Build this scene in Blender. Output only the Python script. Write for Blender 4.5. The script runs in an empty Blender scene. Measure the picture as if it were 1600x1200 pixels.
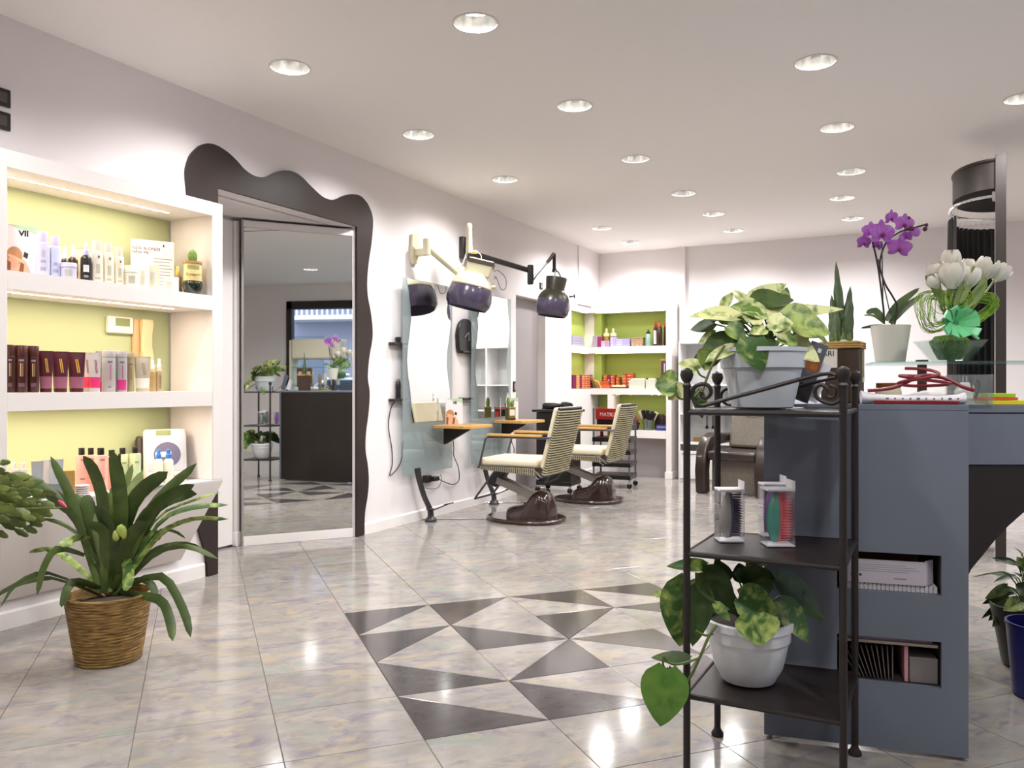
import bpy, bmesh, math, random
from math import sin, cos, pi, radians, atan2, sqrt
from mathutils import Vector, Matrix, Euler

random.seed(7)
SC = bpy.context.scene
COL = SC.collection

# ---------------------------------------------------------------- camera, world, daylight, exposure
YAW = 0.472                                   # the photo looks 27 degrees left of the room's long axis
CAM = Vector((3.889, 0.0, 1.15))
FPX = 1273.3                                  # focal length in pixels of the 1600 x 1200 frame
HOR = 603.0                                   # horizon row
cam_data = bpy.data.cameras.new('camera')
cam_data.sensor_width = 36.0
cam_data.lens = FPX / 1600.0 * 36.0
cam_data.shift_y = (HOR - 600.0) / 1600.0
cam_data.clip_start = 0.05
cam = bpy.data.objects.new('camera', cam_data)
COL.objects.link(cam)
cam.location = CAM
cam.rotation_euler = (pi / 2, 0, YAW)
SC.camera = cam

world = bpy.data.worlds.new('daylight')
SC.world = world
world.use_nodes = True
bg = world.node_tree.nodes['Background']
bg.inputs[0].default_value = (0.62, 0.76, 1.0, 1)
bg.inputs[1].default_value = 4.0

vs = SC.view_settings
vs.view_transform = 'Standard'
vs.look = 'None'
vs.exposure = 0.40
vs.gamma = 1.0
vs.use_curve_mapping = False
SC.cycles.max_bounces = 8; SC.cycles.diffuse_bounces = 4; SC.cycles.glossy_bounces = 4; SC.cycles.transparent_max_bounces = 16
SC.cycles.caustics_reflective = False; SC.cycles.caustics_refractive = False

LAMP_W = 70.0                                 # power of one ceiling downlight
LAMP_COL = (1.0, 0.99, 0.985)
LED_STRENGTH = 290.0

# ---------------------------------------------------------------- where a pixel's ray meets the room
CW, SW = cos(YAW), sin(YAW)
def ray(px, py):
    u = (px - 800.0) / FPX
    w = (HOR - py) / FPX
    return Vector((CW * u - SW, SW * u + CW, w))
def onx(px, py, x):
    r = ray(px, py)
    return CAM + r * ((x - CAM.x) / r.x)
def ony(px, py, y):
    r = ray(px, py)
    return CAM + r * ((y - CAM.y) / r.y)
def onz(px, py, z):
    r = ray(px, py)
    return CAM + r * ((z - CAM.z) / r.z)
def fl(px, py):
    return onz(px, py, 0.0)
def atd(px, py, d):
    return CAM + ray(px, py) * d
def dep(p):
    return -SW * (p[0] - CAM.x) + CW * (p[1] - CAM.y)
def ppm(d):
    return d / FPX                            # metres per pixel at depth d

# ---------------------------------------------------------------- materials
MATS = {}
def new_mat(name):
    m = bpy.data.materials.new(name)
    m.use_nodes = True
    nt = m.node_tree
    return m, nt, nt.nodes['Principled BSDF']
def lin(c):
    return tuple(((v / 12.92) if v <= 0.04045 else ((v + 0.055) / 1.055) ** 2.4) for v in c)
def hexc(h):
    h = h.lstrip('#')
    return lin(tuple(int(h[i:i + 2], 16) / 255 for i in (0, 2, 4)))
def mat(name, col, rough=0.5, metal=0.0, var=0.0, vscale=8.0, bump=0.0, bscale=40.0, coat=0.0, spec=0.5, emit=None, estr=0.0, aniso=(1, 1, 1), sheen=0.0, sss=0.0):
    """principled material; col is an sRGB hex string or a linear triple; var = noise variation of the colour"""
    if name in MATS:
        return MATS[name]
    m, nt, b = new_mat(name)
    c = hexc(col) if isinstance(col, str) else col
    b.inputs['Base Color'].default_value = (*c, 1)
    b.inputs['Roughness'].default_value = rough
    b.inputs['Metallic'].default_value = metal
    b.inputs['Specular IOR Level'].default_value = spec
    if coat: b.inputs['Coat Weight'].default_value = coat; b.inputs['Coat Roughness'].default_value = 0.08
    if sheen: b.inputs['Sheen Weight'].default_value = sheen
    if sss:
        b.inputs['Subsurface Weight'].default_value = sss
        b.inputs['Subsurface Radius'].default_value = (0.01, 0.01, 0.006)
    if emit is not None:
        e = hexc(emit) if isinstance(emit, str) else emit
        b.inputs['Emission Color'].default_value = (*e, 1)
        b.inputs['Emission Strength'].default_value = estr
    if var or bump:
        tc = nt.nodes.new('ShaderNodeTexCoord')
        mp = nt.nodes.new('ShaderNodeMapping')
        mp.inputs['Scale'].default_value = aniso
        nt.links.new(tc.outputs['Object'], mp.inputs['Vector'])
    if var:
        n = nt.nodes.new('ShaderNodeTexNoise')
        n.inputs['Scale'].default_value = vscale
        n.inputs['Detail'].default_value = 5
        nt.links.new(mp.outputs[0], n.inputs['Vector'])
        r = nt.nodes.new('ShaderNodeValToRGB')
        r.color_ramp.elements[0].position = 0.3
        r.color_ramp.elements[1].position = 0.7
        r.color_ramp.elements[0].color = (*[max(0, v * (1 - var)) for v in c], 1)
        r.color_ramp.elements[1].color = (*[min(1, v * (1 + var)) for v in c], 1)
        nt.links.new(n.outputs['Fac'], r.inputs['Fac'])
        nt.links.new(r.outputs['Color'], b.inputs['Base Color'])
    if bump:
        n2 = nt.nodes.new('ShaderNodeTexNoise')
        n2.inputs['Scale'].default_value = bscale
        n2.inputs['Detail'].default_value = 4
        nt.links.new(mp.outputs[0], n2.inputs['Vector'])
        bp = nt.nodes.new('ShaderNodeBump')
        bp.inputs['Strength'].default_value = bump
        bp.inputs['Distance'].default_value = 0.01
        nt.links.new(n2.outputs['Fac'], bp.inputs['Height'])
        nt.links.new(bp.outputs['Normal'], b.inputs['Normal'])
    MATS[name] = m
    return m
def glass_mat(name, tint=(0.9, 0.95, 0.95), refl=0.09, rough=0.02, body=0.0, body_col=(0.5, 0.6, 0.62)):
    """clear pane: light passes, a little is mirrored, an optional share is milky body colour"""
    m, nt, b = new_mat(name)
    nt.nodes.remove(b)
    out = nt.nodes['Material Output']
    tr = nt.nodes.new('ShaderNodeBsdfTransparent'); tr.inputs[0].default_value = (*tint, 1)
    gl = nt.nodes.new('ShaderNodeBsdfGlossy'); gl.inputs['Roughness'].default_value = rough
    lw = nt.nodes.new('ShaderNodeLayerWeight'); lw.inputs[0].default_value = 0.5
    pw = nt.nodes.new('ShaderNodeMath'); pw.operation = 'POWER'; pw.inputs[1].default_value = 4.0
    fr = nt.nodes.new('ShaderNodeMath'); fr.operation = 'MULTIPLY_ADD'; fr.inputs[1].default_value = 0.6; fr.inputs[2].default_value = refl * 0.4
    nt.links.new(lw.outputs['Facing'], pw.inputs[0]); nt.links.new(pw.outputs[0], fr.inputs[0])
    mx = nt.nodes.new('ShaderNodeMixShader')
    nt.links.new(fr.outputs[0], mx.inputs[0])
    first = tr.outputs[0]
    if body:
        df = nt.nodes.new('ShaderNodeBsdfDiffuse'); df.inputs[0].default_value = (*body_col, 1)
        m2 = nt.nodes.new('ShaderNodeMixShader'); m2.inputs[0].default_value = body
        nt.links.new(tr.outputs[0], m2.inputs[1]); nt.links.new(df.outputs[0], m2.inputs[2])
        first = m2.outputs[0]
    nt.links.new(first, mx.inputs[1]); nt.links.new(gl.outputs[0], mx.inputs[2])
    nt.links.new(mx.outputs[0], out.inputs[0])
    MATS[name] = m
    return m

def floor_tile_mat(name, dark):
    m, nt, b = new_mat(name)
    L = nt.links.new
    geo = nt.nodes.new('ShaderNodeNewGeometry')
    oi = nt.nodes.new('ShaderNodeObjectInfo')
    off = nt.nodes.new('ShaderNodeVectorMath'); off.operation = 'SCALE'; off.inputs[3].default_value = 9.0
    cmb = nt.nodes.new('ShaderNodeCombineXYZ')
    L(oi.outputs['Random'], cmb.inputs[0]); L(oi.outputs['Random'], cmb.inputs[2])
    L(cmb.outputs[0], off.inputs[0])
    add = nt.nodes.new('ShaderNodeVectorMath'); add.operation = 'ADD'
    L(geo.outputs['Position'], add.inputs[0]); L(off.outputs[0], add.inputs[1])
    rot = nt.nodes.new('ShaderNodeMapping'); rot.inputs['Rotation'].default_value = (0, 0, -TILE_A)
    L(add.outputs[0], rot.inputs[0])
    mp = nt.nodes.new('ShaderNodeMapping'); mp.inputs['Scale'].default_value = (4.6, 8.2, 4.0)
    L(rot.outputs[0], mp.inputs[0])
    def noise(scale, detail, w, dist=0.0):
        n = nt.nodes.new('ShaderNodeTexNoise'); n.noise_dimensions = '4D'
        n.inputs['Scale'].default_value = scale; n.inputs['Detail'].default_value = detail
        n.inputs['W'].default_value = w; n.inputs['Roughness'].default_value = 0.62
        n.inputs['Distortion'].default_value = dist
        L(mp.outputs[0], n.inputs['Vector']); return n.outputs['Fac']
    def ramp(fac, a, bb):
        r = nt.nodes.new('ShaderNodeMapRange'); r.inputs['From Min'].default_value = a; r.inputs['From Max'].default_value = bb
        L(fac, r.inputs['Value']); return r.outputs[0]
    def mix(fac, c1, c2, k=1.0):
        x = nt.nodes.new('ShaderNodeMix'); x.data_type = 'RGBA'
        if k != 1.0:
            mm = nt.nodes.new('ShaderNodeMath'); mm.operation = 'MULTIPLY'; mm.inputs[1].default_value = k
            L(fac, mm.inputs[0]); fac = mm.outputs[0]
        L(fac, x.inputs['Factor'])
        for i, c in ((6, c1), (7, c2)):
            if isinstance(c, tuple): x.inputs[i].default_value = (*c, 1)
            else: L(c, x.inputs[i])
        return x.outputs[2]
    if not dark:
        c = mix(ramp(noise(0.9, 6, 0.0, 0.6), 0.35, 0.65), hexc('#89837f'), hexc('#9f9994'))
        c = mix(ramp(noise(1.3, 9, 3.0, 0.8), 0.50, 0.66), c, hexc('#aea086'), 0.70)
        c = mix(ramp(noise(1.7, 9, 7.0, 0.9), 0.52, 0.66), c, hexc('#756d80'), 0.70)
        c = mix(ramp(noise(1.0, 9, 11.0, 0.8), 0.54, 0.70), c, hexc('#84958a'), 0.65)
        b.inputs['Roughness'].default_value = 0.11
    else:
        c = mix(ramp(noise(2.0, 8, 5.0, 0.6), 0.35, 0.7), hexc('#433e3e'), hexc('#524d4d'))
        b.inputs['Roughness'].default_value = 0.13
    vv = nt.nodes.new('ShaderNodeHueSaturation')
    rv = nt.nodes.new('ShaderNodeMapRange'); rv.inputs['To Min'].default_value = 0.93; rv.inputs['To Max'].default_value = 1.07
    L(oi.outputs['Random'], rv.inputs['Value']); L(rv.outputs[0], vv.inputs['Value'])
    L(c, vv.inputs['Color']); L(vv.outputs[0], b.inputs['Base Color'])
    b.inputs['Specular IOR Level'].default_value = 0.42
    return m

# ---------------------------------------------------------------- mesh builder
class G:
    def __init__(s): s.v = []; s.f = []
    def add(s, vs, fs):
        o = len(s.v); s.v += [tuple(p) for p in vs]; s.f += [tuple(i + o for i in f) for f in fs]; return s
    def box(s, x0, x1, y0, y1, z0, z1, M=None):
        vs = [Vector(p) for p in ((x0, y0, z0), (x1, y0, z0), (x1, y1, z0), (x0, y1, z0), (x0, y0, z1), (x1, y0, z1), (x1, y1, z1), (x0, y1, z1))]
        if M: vs = [M @ p for p in vs]
        return s.add(vs, [(0, 3, 2, 1), (4, 5, 6, 7), (0, 1, 5, 4), (1, 2, 6, 5), (2, 3, 7, 6), (3, 0, 4, 7)])
    def cbox(s, c, d, M=None):
        return s.box(c[0] - d[0] / 2, c[0] + d[0] / 2, c[1] - d[1] / 2, c[1] + d[1] / 2, c[2] - d[2] / 2, c[2] + d[2] / 2, M)
    def prism(s, pts, a, b, axis='z', M=None):
        """polygon pts extruded from a to b along an axis; pts are the other two coordinates (x:yz, y:xz, z:xy)"""
        def w(p, t): return Vector({'z': (p[0], p[1], t), 'x': (t, p[0], p[1]), 'y': (p[0], t, p[1])}[axis])
        n = len(pts)
        vs = [w(p, a) for p in pts] + [w(p, b) for p in pts]
        if M: vs = [M @ q for q in vs]
        fs = [tuple(range(n - 1, -1, -1)), tuple(range(n, 2 * n))] + [(i, (i + 1) % n, n + (i + 1) % n, n + i) for i in range(n)]
        return s.add(vs, fs)
    def lathe(s, prof, n=20, c=(0, 0, 0), sx=1.0, sy=1.0, M=None, cap=True):
        vs = []; fs = []
        for (r, z) in prof:
            for k in range(n):
                a = 2 * pi * k / n
                p = Vector((c[0] + r * sx * cos(a), c[1] + r * sy * sin(a), c[2] + z))
                vs.append(M @ p if M else p)
        m = len(prof)
        for i in range(m - 1):
            for k in range(n):
                k2 = (k + 1) % n
                fs.append((i * n + k, i * n + k2, (i + 1) * n + k2, (i + 1) * n + k))
        if cap:
            if prof[0][0] > 1e-5: fs.append(tuple(range(n - 1, -1, -1)))
            if prof[-1][0] > 1e-5: fs.append(tuple(range((m - 1) * n, m * n)))
        return s.add(vs, fs)
    def tube(s, path, r, n=8, closed=False, cap=True):
        P = [Vector(p) for p in path]; m = len(P)
        rs = r if isinstance(r, (list, tuple)) else [r] * m
        vs = []; fs = []; prev = None
        for i in range(m):
            if closed: t = (P[(i + 1) % m] - P[i - 1])
            else: t = P[min(i + 1, m - 1)] - P[max(i - 1, 0)]
            t = t.normalized() if t.length > 1e-9 else Vector((0, 0, 1))
            if prev is None:
                a = Vector((0, 0, 1)) if abs(t.z) < 0.9 else Vector((1, 0, 0))
                u = t.cross(a).normalized()
            else:
                u = prev - t * prev.dot(t)
                u = u.normalized() if u.length > 1e-6 else t.orthogonal().normalized()
            prev = u; w = t.cross(u)
            for k in range(n):
                a = 2 * pi * k / n
                vs.append(P[i] + (u * cos(a) + w * sin(a)) * rs[i])
        for i in range(m if closed else m - 1):
            j = (i + 1) % m
            for k in range(n):
                k2 = (k + 1) % n
                fs.append((i * n + k, i * n + k2, j * n + k2, j * n + k))
        if cap and not closed:
            fs.append(tuple(range(n - 1, -1, -1))); fs.append(tuple(range((m - 1) * n, m * n)))
        return s.add(vs, fs)
    def ball(s, c, r, n=12, m=8, sx=1, sy=1, sz=1):
        prof = [(max(1e-6, r * sin(pi * i / m)), -r * cos(pi * i / m) * sz) for i in range(m + 1)]
        return s.lathe(prof, n, c, sx, sy, cap=False)
    def ribbon(s, rows):
        """rows: list of equal-length vertex rows -> quad strip surface"""
        k = len(rows[0]); vs = [p for r in rows for p in r]; fs = []
        for i in range(len(rows) - 1):
            for j in range(k - 1):
                fs.append((i * k + j, i * k + j + 1, (i + 1) * k + j + 1, (i + 1) * k + j))
        return s.add(vs, fs)
    def mesh(s, name, sharp=38):
        me = bpy.data.meshes.new(name)
        me.from_pydata(s.v, [], s.f)
        me.validate(); me.update()
        if sharp:
            me.polygons.foreach_set('use_smooth', [True] * len(me.polygons))
            me.set_sharp_from_angle(angle=radians(sharp))
        return me
    def obj(s, name, m, parent=None, bevel=0.0, seg=2, sharp=38, recalc=False):
        me = s.mesh(name, sharp)
        if recalc:
            bm = bmesh.new(); bm.from_mesh(me); bmesh.ops.remove_doubles(bm, verts=bm.verts, dist=1e-6); bmesh.ops.recalc_face_normals(bm, faces=bm.faces); bm.to_mesh(me); bm.free()
        return link(name, me, m, parent, bevel, seg)
def link(name, me, m, parent=None, bevel=0.0, seg=2):
    o = bpy.data.objects.new(name, me)
    COL.objects.link(o)
    if m is not None and len(me.materials) == 0: me.materials.append(m)
    if parent is not None: o.parent = parent
    if bevel:
        md = o.modifiers.new('bevel', 'BEVEL'); md.width = bevel; md.segments = seg; md.limit_method = 'ANGLE'; md.angle_limit = radians(35)
    return o
def tag(o, label, cat, group=None):
    o['label'] = label; o['category'] = cat
    if group: o['group'] = group
    return o
def thing(name, label, cat, loc=(0, 0, 0), rz=0.0, group=None):
    o = bpy.data.objects.new(name, None)
    o.empty_display_size = 0.05
    COL.objects.link(o); o.location = loc; o.rotation_euler = (0, 0, rz)
    return tag(o, label, cat, group)
def struct(o):
    o['kind'] = 'structure'; return o
def stuff(o):
    o['kind'] = 'stuff'; return o
def text(name, body, size, m, parent, loc, rot, ext=0.0004, align='CENTER', bold=0.0):
    cu = bpy.data.curves.new(name, 'FONT')
    cu.body = body; cu.size = size; cu.extrude = ext; cu.align_x = align; cu.align_y = 'CENTER'; cu.offset = bold
    cu.materials.append(m)
    tmp = bpy.data.objects.new(name, cu); COL.objects.link(tmp)
    me = bpy.data.meshes.new_from_object(tmp.evaluated_get(bpy.context.evaluated_depsgraph_get()))
    bpy.data.objects.remove(tmp); bpy.data.curves.remove(cu)
    me.name = name
    if len(me.materials) == 0: me.materials.append(m)
    o = bpy.data.objects.new(name, me); COL.objects.link(o)
    o.parent = parent; o.location = loc; o.rotation_euler = rot
    return o
def copy_tree(o, parent=None):
    c = o.copy(); COL.objects.link(c)
    if parent is not None: c.parent = parent
    for ch in o.children: copy_tree(ch, c)
    return c
def bez(a, b, c, n=10):
    a, b, c = Vector(a), Vector(b), Vector(c)
    return [a * (1 - t) ** 2 + b * 2 * t * (1 - t) + c * t * t for t in [i / (n - 1) for i in range(n)]]
def smooth_path(pts, k=6):
    """Catmull-Rom through the points"""
    P = [Vector(p) for p in pts]; out = []
    for i in range(len(P) - 1):
        p0 = P[max(i - 1, 0)]; p1 = P[i]; p2 = P[i + 1]; p3 = P[min(i + 2, len(P) - 1)]
        for j in range(k):
            t = j / k
            out.append(0.5 * ((2 * p1) + (p2 - p0) * t + (2 * p0 - 5 * p1 + 4 * p2 - p3) * t * t + (3 * p1 - p0 - 3 * p2 + p3) * t ** 3))
    out.append(P[-1]); return out
def wall_holes(axis, pos, thick, a0, a1, z0, z1, holes):
    """a wall slab in the plane axis=pos (growing to pos+thick) with rectangular holes (a0,a1,z0,z1)"""
    g = G()
    A = sorted({a0, a1, *[h[0] for h in holes], *[h[1] for h in holes]}); A = [a for a in A if a0 <= a <= a1]
    Z = sorted({z0, z1, *[h[2] for h in holes], *[h[3] for h in holes]}); Z = [z for z in Z if z0 <= z <= z1]
    p, q = min(pos, pos + thick), max(pos, pos + thick)
    for i in range(len(A) - 1):
        for j in range(len(Z) - 1):
            ca, cz = (A[i] + A[i + 1]) / 2, (Z[j] + Z[j + 1]) / 2
            if any(h[0] < ca < h[1] and h[2] < cz < h[3] for h in holes): continue
            if axis == 'x': g.box(p, q, A[i], A[i + 1], Z[j], Z[j + 1])
            else: g.box(A[i], A[i + 1], p, q, Z[j], Z[j + 1])
    return g
# ================================================================ STRUCTURE
CEIL = 2.90
YB = 10.15                                    # back wall
XR = 7.4                                      # right wall with the shop window
YF = -2.2                                     # wall behind the camera
wall_white = mat('wall_paint', '#e9e3e3', 0.75, bump=0.03, bscale=160)
ceil_mat = mat('ceiling_paint', '#f0ece9', 0.85)
trim_white = mat('trim_white', '#ece7e4', 0.45)
unit_white = mat('unit_plaster', '#e9e2df', 0.6, bump=0.02, bscale=120)
green_mat = mat('green_paint', '#c0c99a', 0.7)
grey_door = mat('grey_door_paint', '#9b9495', 0.55)
brown_metal = mat('brown_lacquer', '#2a1f1b', 0.42, var=0.18, vscale=5, bump=0.02, bscale=60)
mirror_mat = mat('mirror_silver', (0.86, 0.88, 0.86), 0.015, metal=1.0)
chrome = mat('chrome', (0.75, 0.75, 0.76), 0.16, metal=1.0)
black_plastic = mat('black_plastic', '#1d1a1a', 0.35)
black_metal = mat('black_iron', '#1d1513', 0.42, var=0.25, vscale=30, bump=0.05, bscale=150)
white_plastic = mat('white_plastic', '#efece6', 0.35)
screen_green = mat('lcd_green', '#8f9a68', 0.3)

# ---- floor: grout bed and tiles laid diagonally (square grid turned 48 degrees)
TILE_A = 0.366 + YAW
TU, TV = 0.385 * 1.15, 0.385 * 0.895 * 1.15
cxf, cyf = -0.740 * 1.15, 3.591 * 1.15       # grid corner (0,0) in the camera's floor frame
O2 = Vector((CW * cxf - SW * cyf + CAM.x, SW * cxf + CW * cyf + CAM.y))
EU = Vector((cos(TILE_A), sin(TILE_A)))
EV = Vector((sin(TILE_A), -cos(TILE_A)))      # rows count towards the camera
def tile_pt(i, j): return O2 + EU * (i * TU) + EV * (j * TV)
floor = G().box(-0.75, XR + 0.02, YF - 0.1, YB + 0.1, -0.05, -0.0035).obj('floor', mat('grout', '#6f675f', 0.8), sharp=0)
struct(floor); floor['label'] = 'polished marbled floor tiles laid diagonally with a dark triangle inlay'
tile_light = floor_tile_mat('tile_marbled', False)
tile_dark = floor_tile_mat('tile_dark', True)
def tile_mesh(pts, name):
    """thin tile with a slightly chamfered edge, local coordinates around its first corner"""
    c = sum((Vector(p) for p in pts), Vector((0, 0))) / len(pts)
    def inset(d):
        out = []
        n = len(pts)
        for k in range(n):
            p0, p1, p2 = Vector(pts[k - 1]), Vector(pts[k]), Vector(pts[(k + 1) % n])
            e1 = (p1 - p0).normalized(); e2 = (p2 - p1).normalized()
            n1 = Vector((-e1.y, e1.x)); n2 = Vector((-e2.y, e2.x))
            if n1.dot(c - p1) < 0: n1 = -n1
            if n2.dot(c - p1) < 0: n2 = -n2
            k_ = d / max(0.25, 1 + n1.dot(n2))
            out.append(p1 + (n1 + n2) * k_)
        return out
    a = inset(0.0012); b = inset(0.0024); n = len(pts)
    vs = [(p.x, p.y, -0.004) for p in a] + [(p.x, p.y, -0.0010) for p in a] + [(p.x, p.y, 0.0) for p in b]
    fs = [tuple(range(2 * n, 3 * n))]
    for r in (0, 1):
        fs += [(r * n + k, r * n + (k + 1) % n, (r + 1) * n + (k + 1) % n, (r + 1) * n + k) for k in range(n)]
    g = G().add(vs, fs); me = g.mesh(name, 0)
    bm = bmesh.new(); bm.from_mesh(me); bmesh.ops.recalc_face_normals(bm, faces=bm.faces)
    top = [f for f in bm.faces if all(v.co.z > -1e-6 for v in f.verts)]
    for f in top:
        if f.normal.z < 0: bmesh.ops.reverse_faces(bm, faces=bm.faces); break
    bm.to_mesh(me); bm.free()
    return me
q = [Vector((0, 0)), EU * TU, EU * TU + EV * TV, EV * TV]
sq = tile_mesh(q, 'tile'); sq.materials.append(tile_light)
tri = {}
for miss in range(4):
    idx = [k for k in range(4) if k != miss]
    for nm, mm in (('l', tile_light), ('d', tile_dark)):
        me = tile_mesh([q[k] for k in idx], 'tile'); me.materials.append(mm); tri[(miss, nm)] = me
# dark half of each inlay tile, given by the corner it leaves out: 0=(i,j) 1=(i+1,j) 2=(i+1,j+1) 3=(i,j+1)
INLAY = {(0, 0): 2, (0, 1): 2, (0, 2): 1, (0, 3): 1, (1, 0): 2, (1, 1): 1, (1, 2): 0, (1, 3): 1,
         (2, 0): 3, (2, 1): 2, (2, 2): 3, (2, 3): 0, (3, 0): 3, (3, 1): 3, (3, 2): 0, (3, 3): 0}
near = []; far = []
for i in range(-22, 26):
    for j in range(-24, 18):
        c = tile_pt(i + .5, j + .5)
        if not (-0.7 < c.x < XR + 0.3 and YF - 0.3 < c.y < YB + 0.3): continue
        d = dep((c.x, c.y)); u = (CW * (c.x - CAM.x) + SW * (c.y - CAM.y))
        vis = d > 1.6 and abs(u) / d < 0.68
        (near if vis or (i, j) in INLAY else far).append((d, i, j))
near.sort()
far += near[285:]; near = near[:285]
def put_tile(me, i, j):
    o = link('tile', me, None, floor); p = tile_pt(i, j); o.location = (p.x, p.y, 0); return o
for d, i, j in near:
    if (i, j) in INLAY:
        mz = INLAY[(i, j)]
        put_tile(tri[(mz, 'd')], i, j); put_tile(tri[((mz + 2) % 4, 'l')], i, j)
    else: put_tile(sq, i, j)
gf = G()
for d, i, j in far:
    if (i, j) in INLAY: continue
    p = tile_pt(i, j)
    base = [Vector((v.co.x + p.x, v.co.y + p.y, v.co.z)) for v in sq.vertices]
    gf.add(base, [tuple(f.vertices) for f in sq.polygons])
ft = gf.obj('distant_tiles', tile_light, floor, sharp=0); stuff(ft)

# ---- left wall: mirror recess, grey door, wall niche of the corner shelves
D0, D1, DZ = 3.618, 4.989, 2.362              # mirror recess
K0, K1, KZ = 7.707, 8.471, 2.116              # grey door
N0, UF = 9.22, 9.85                           # niche start, front of the back shelves
Z1T, Z1B, Z2T, Z2B, ZTOP, ZCAP, Z3T, Z3B = 1.650, 1.570, 1.120, 1.040, 2.095, 2.170, 0.590, 0.495
wl = wall_holes('x', 0.0, -0.14, YF, YB + 0.14, 0, CEIL, [(D0, D1, -1, DZ), (K0, K1, -1, KZ), (N0, 9.98, Z2B + .075, ZTOP)]).obj('wall_left', wall_white, sharp=0)
struct(wl); wl['label'] = 'long white wall with the mirrors and product shelves'
struct(wall_holes('y', YB, 0.14, -0.14, XR + 0.14, 0, CEIL, []).obj('wall_back', wall_white, sharp=0))
struct(wall_holes('y', YF, -0.14, -0.14, XR + 0.14, 0, CEIL, []).obj('wall_front', wall_white, sharp=0))
W0, W1, WZ0, WZ1 = 0.98, 4.4, 0.02, 2.62       # shop window in the right wall
struct(wall_holes('x', XR, 0.14, YF, YB, 0, CEIL, [(W0, W1, WZ0, WZ1)]).obj('wall_right', wall_white, sharp=0))

# ceiling with a round hole for every downlight
LIGHTS_PX = [(743, 36), (453, 105), (654, 210), (898, 165), (789, 280), (993, 248), (1068, 302), (1115, 334), (940, 356), (985, 378),
             (1146, 360), (1274, 97), (1308, 199), (1330, 268), (1316, 309), (1332, 341), (1600, 153)]
LIGHTS = [onz(x, y, CEIL) for x, y in LIGHTS_PX]
EXTRA = [Vector(p) for p in ((0.95, 1.6, CEIL), (2.45, 1.3, CEIL), (4.2, 1.2, CEIL), (5.6, 2.2, CEIL), (5.8, 4.2, CEIL), (6.1, 6.2, CEIL), (5.6, 8.2, CEIL), (2.2, -0.9, CEIL), (4.6, -0.9, CEIL))]
RL = 0.105
def ceiling_mesh():
    bm = bmesh.new()
    x0, x1, y0, y1 = -0.14, XR + 0.14, YF - 0.14, YB + 0.14
    outer = [bm.verts.new(p) for p in ((x0, y0, CEIL), (x1, y0, CEIL), (x1, y1, CEIL), (x0, y1, CEIL))]
    edges = [bm.edges.new((outer[k], outer[(k + 1) % 4])) for k in range(4)]
    for p in LIGHTS + EXTRA:
        ring = [bm.verts.new((p.x + RL * cos(2 * pi * k / 32), p.y + RL * sin(2 * pi * k / 32), CEIL)) for k in range(32)]
        edges += [bm.edges.new((ring[k], ring[(k + 1) % 32])) for k in range(32)]
    bmesh.ops.triangle_fill(bm, use_beauty=True, use_dissolve=False, edges=edges)
    bad = [f for f in bm.faces if any((f.calc_center_median().xy - p.xy).length < RL * 0.9 for p in LIGHTS + EXTRA)]
    bmesh.ops.delete(bm, geom=bad, context='FACES')
    for f in bm.faces:
        if f.normal.z > 0: f.normal_flip()
    me = bpy.data.meshes.new('ceiling'); bm.to_mesh(me); bm.free()
    return me
struct(link('ceiling', ceiling_mesh(), ceil_mat))
struct(G().box(-0.2, XR + 0.2, YF - 0.2, YB + 0.2, CEIL + 0.22, CEIL + 0.26).obj('ceiling_slab', mat('slab', '#777777', 0.9), sharp=0))

# ---- baseboards
for nm, a, b in (('baseboard_left', YF, D0 - 0.09), ('baseboard_middle', D1 + 0.075, K0 - 0.005), ('baseboard_far', K1 + 0.005, YB)):
    struct(G().prism([(0.0, 0), (0.014, 0), (0.014, 0.075), (0.006, 0.086), (0.0, 0.086)], a, b, 'y').obj(nm, trim_white, sharp=0))
struct(G().box(0.0, XR, YB - 0.014, YB, 0, 0.085).obj('baseboard_back', trim_white, sharp=0))
struct(G().box(XR - 0.014, XR, W1 + 0.1, YB, 0, 0.085).obj('baseboard_right', trim_white, sharp=0))
struct(G().box(XR - 0.014, XR, YF, W0 - 0.1, 0, 0.085).obj('baseboard_front', trim_white, sharp=0))
# shallow pilaster on the back wall at the end of the shelves, and the corner box above the niche
struct(G().box(1.10, 1.17, YB - 0.05, YB, 0, CEIL).obj('trim_1', wall_white, sharp=0))
struct(G().box(0.0, 0.018, 9.42, UF + 0.05, ZCAP + .002, CEIL).obj('trim_2', wall_white, sharp=0))

# ---- mirror recess: lining, set-back panel, plinth (the wavy frame and mirror are things)
lin_ = G()
lin_.box(-0.70, -0.58, D0 - 0.3, D1 + 0.3, 0, DZ + 0.1)      # back
lin_.box(-0.60, -0.13, D0 - 0.08, D0 - 0.005, 0, DZ + 0.1)    # near side
lin_.box(-0.60, -0.13, D1 + 0.005, D1 + 0.08, 0, DZ + 0.1)    # far side
lin_.box(-0.60, -0.13, D0 - 0.05, D1 + 0.05, DZ, DZ + 0.05)   # soffit
struct(lin_.obj('wall_recess', wall_white, sharp=0))
dp = thing('door_1', 'white flush panel door deep in the recess left of the tall mirror', 'door', (-0.555, D0 + 0.02, 0)); struct(dp)
G().box(-0.02, 0.0, 0.0, 0.66, 0.012, 2.335).obj('door_leaf', trim_white, dp, bevel=0.002)
G().box(-0.01, 0.025, 0.665, 0.70, 0.0, 2.335).obj('door_jamb', trim_white, dp, bevel=0.003)
G().box(-0.012, 0.032, 0.66, 0.71, 0.0, 0.10).obj('jamb_foot', trim_white, dp, bevel=0.003)

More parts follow.
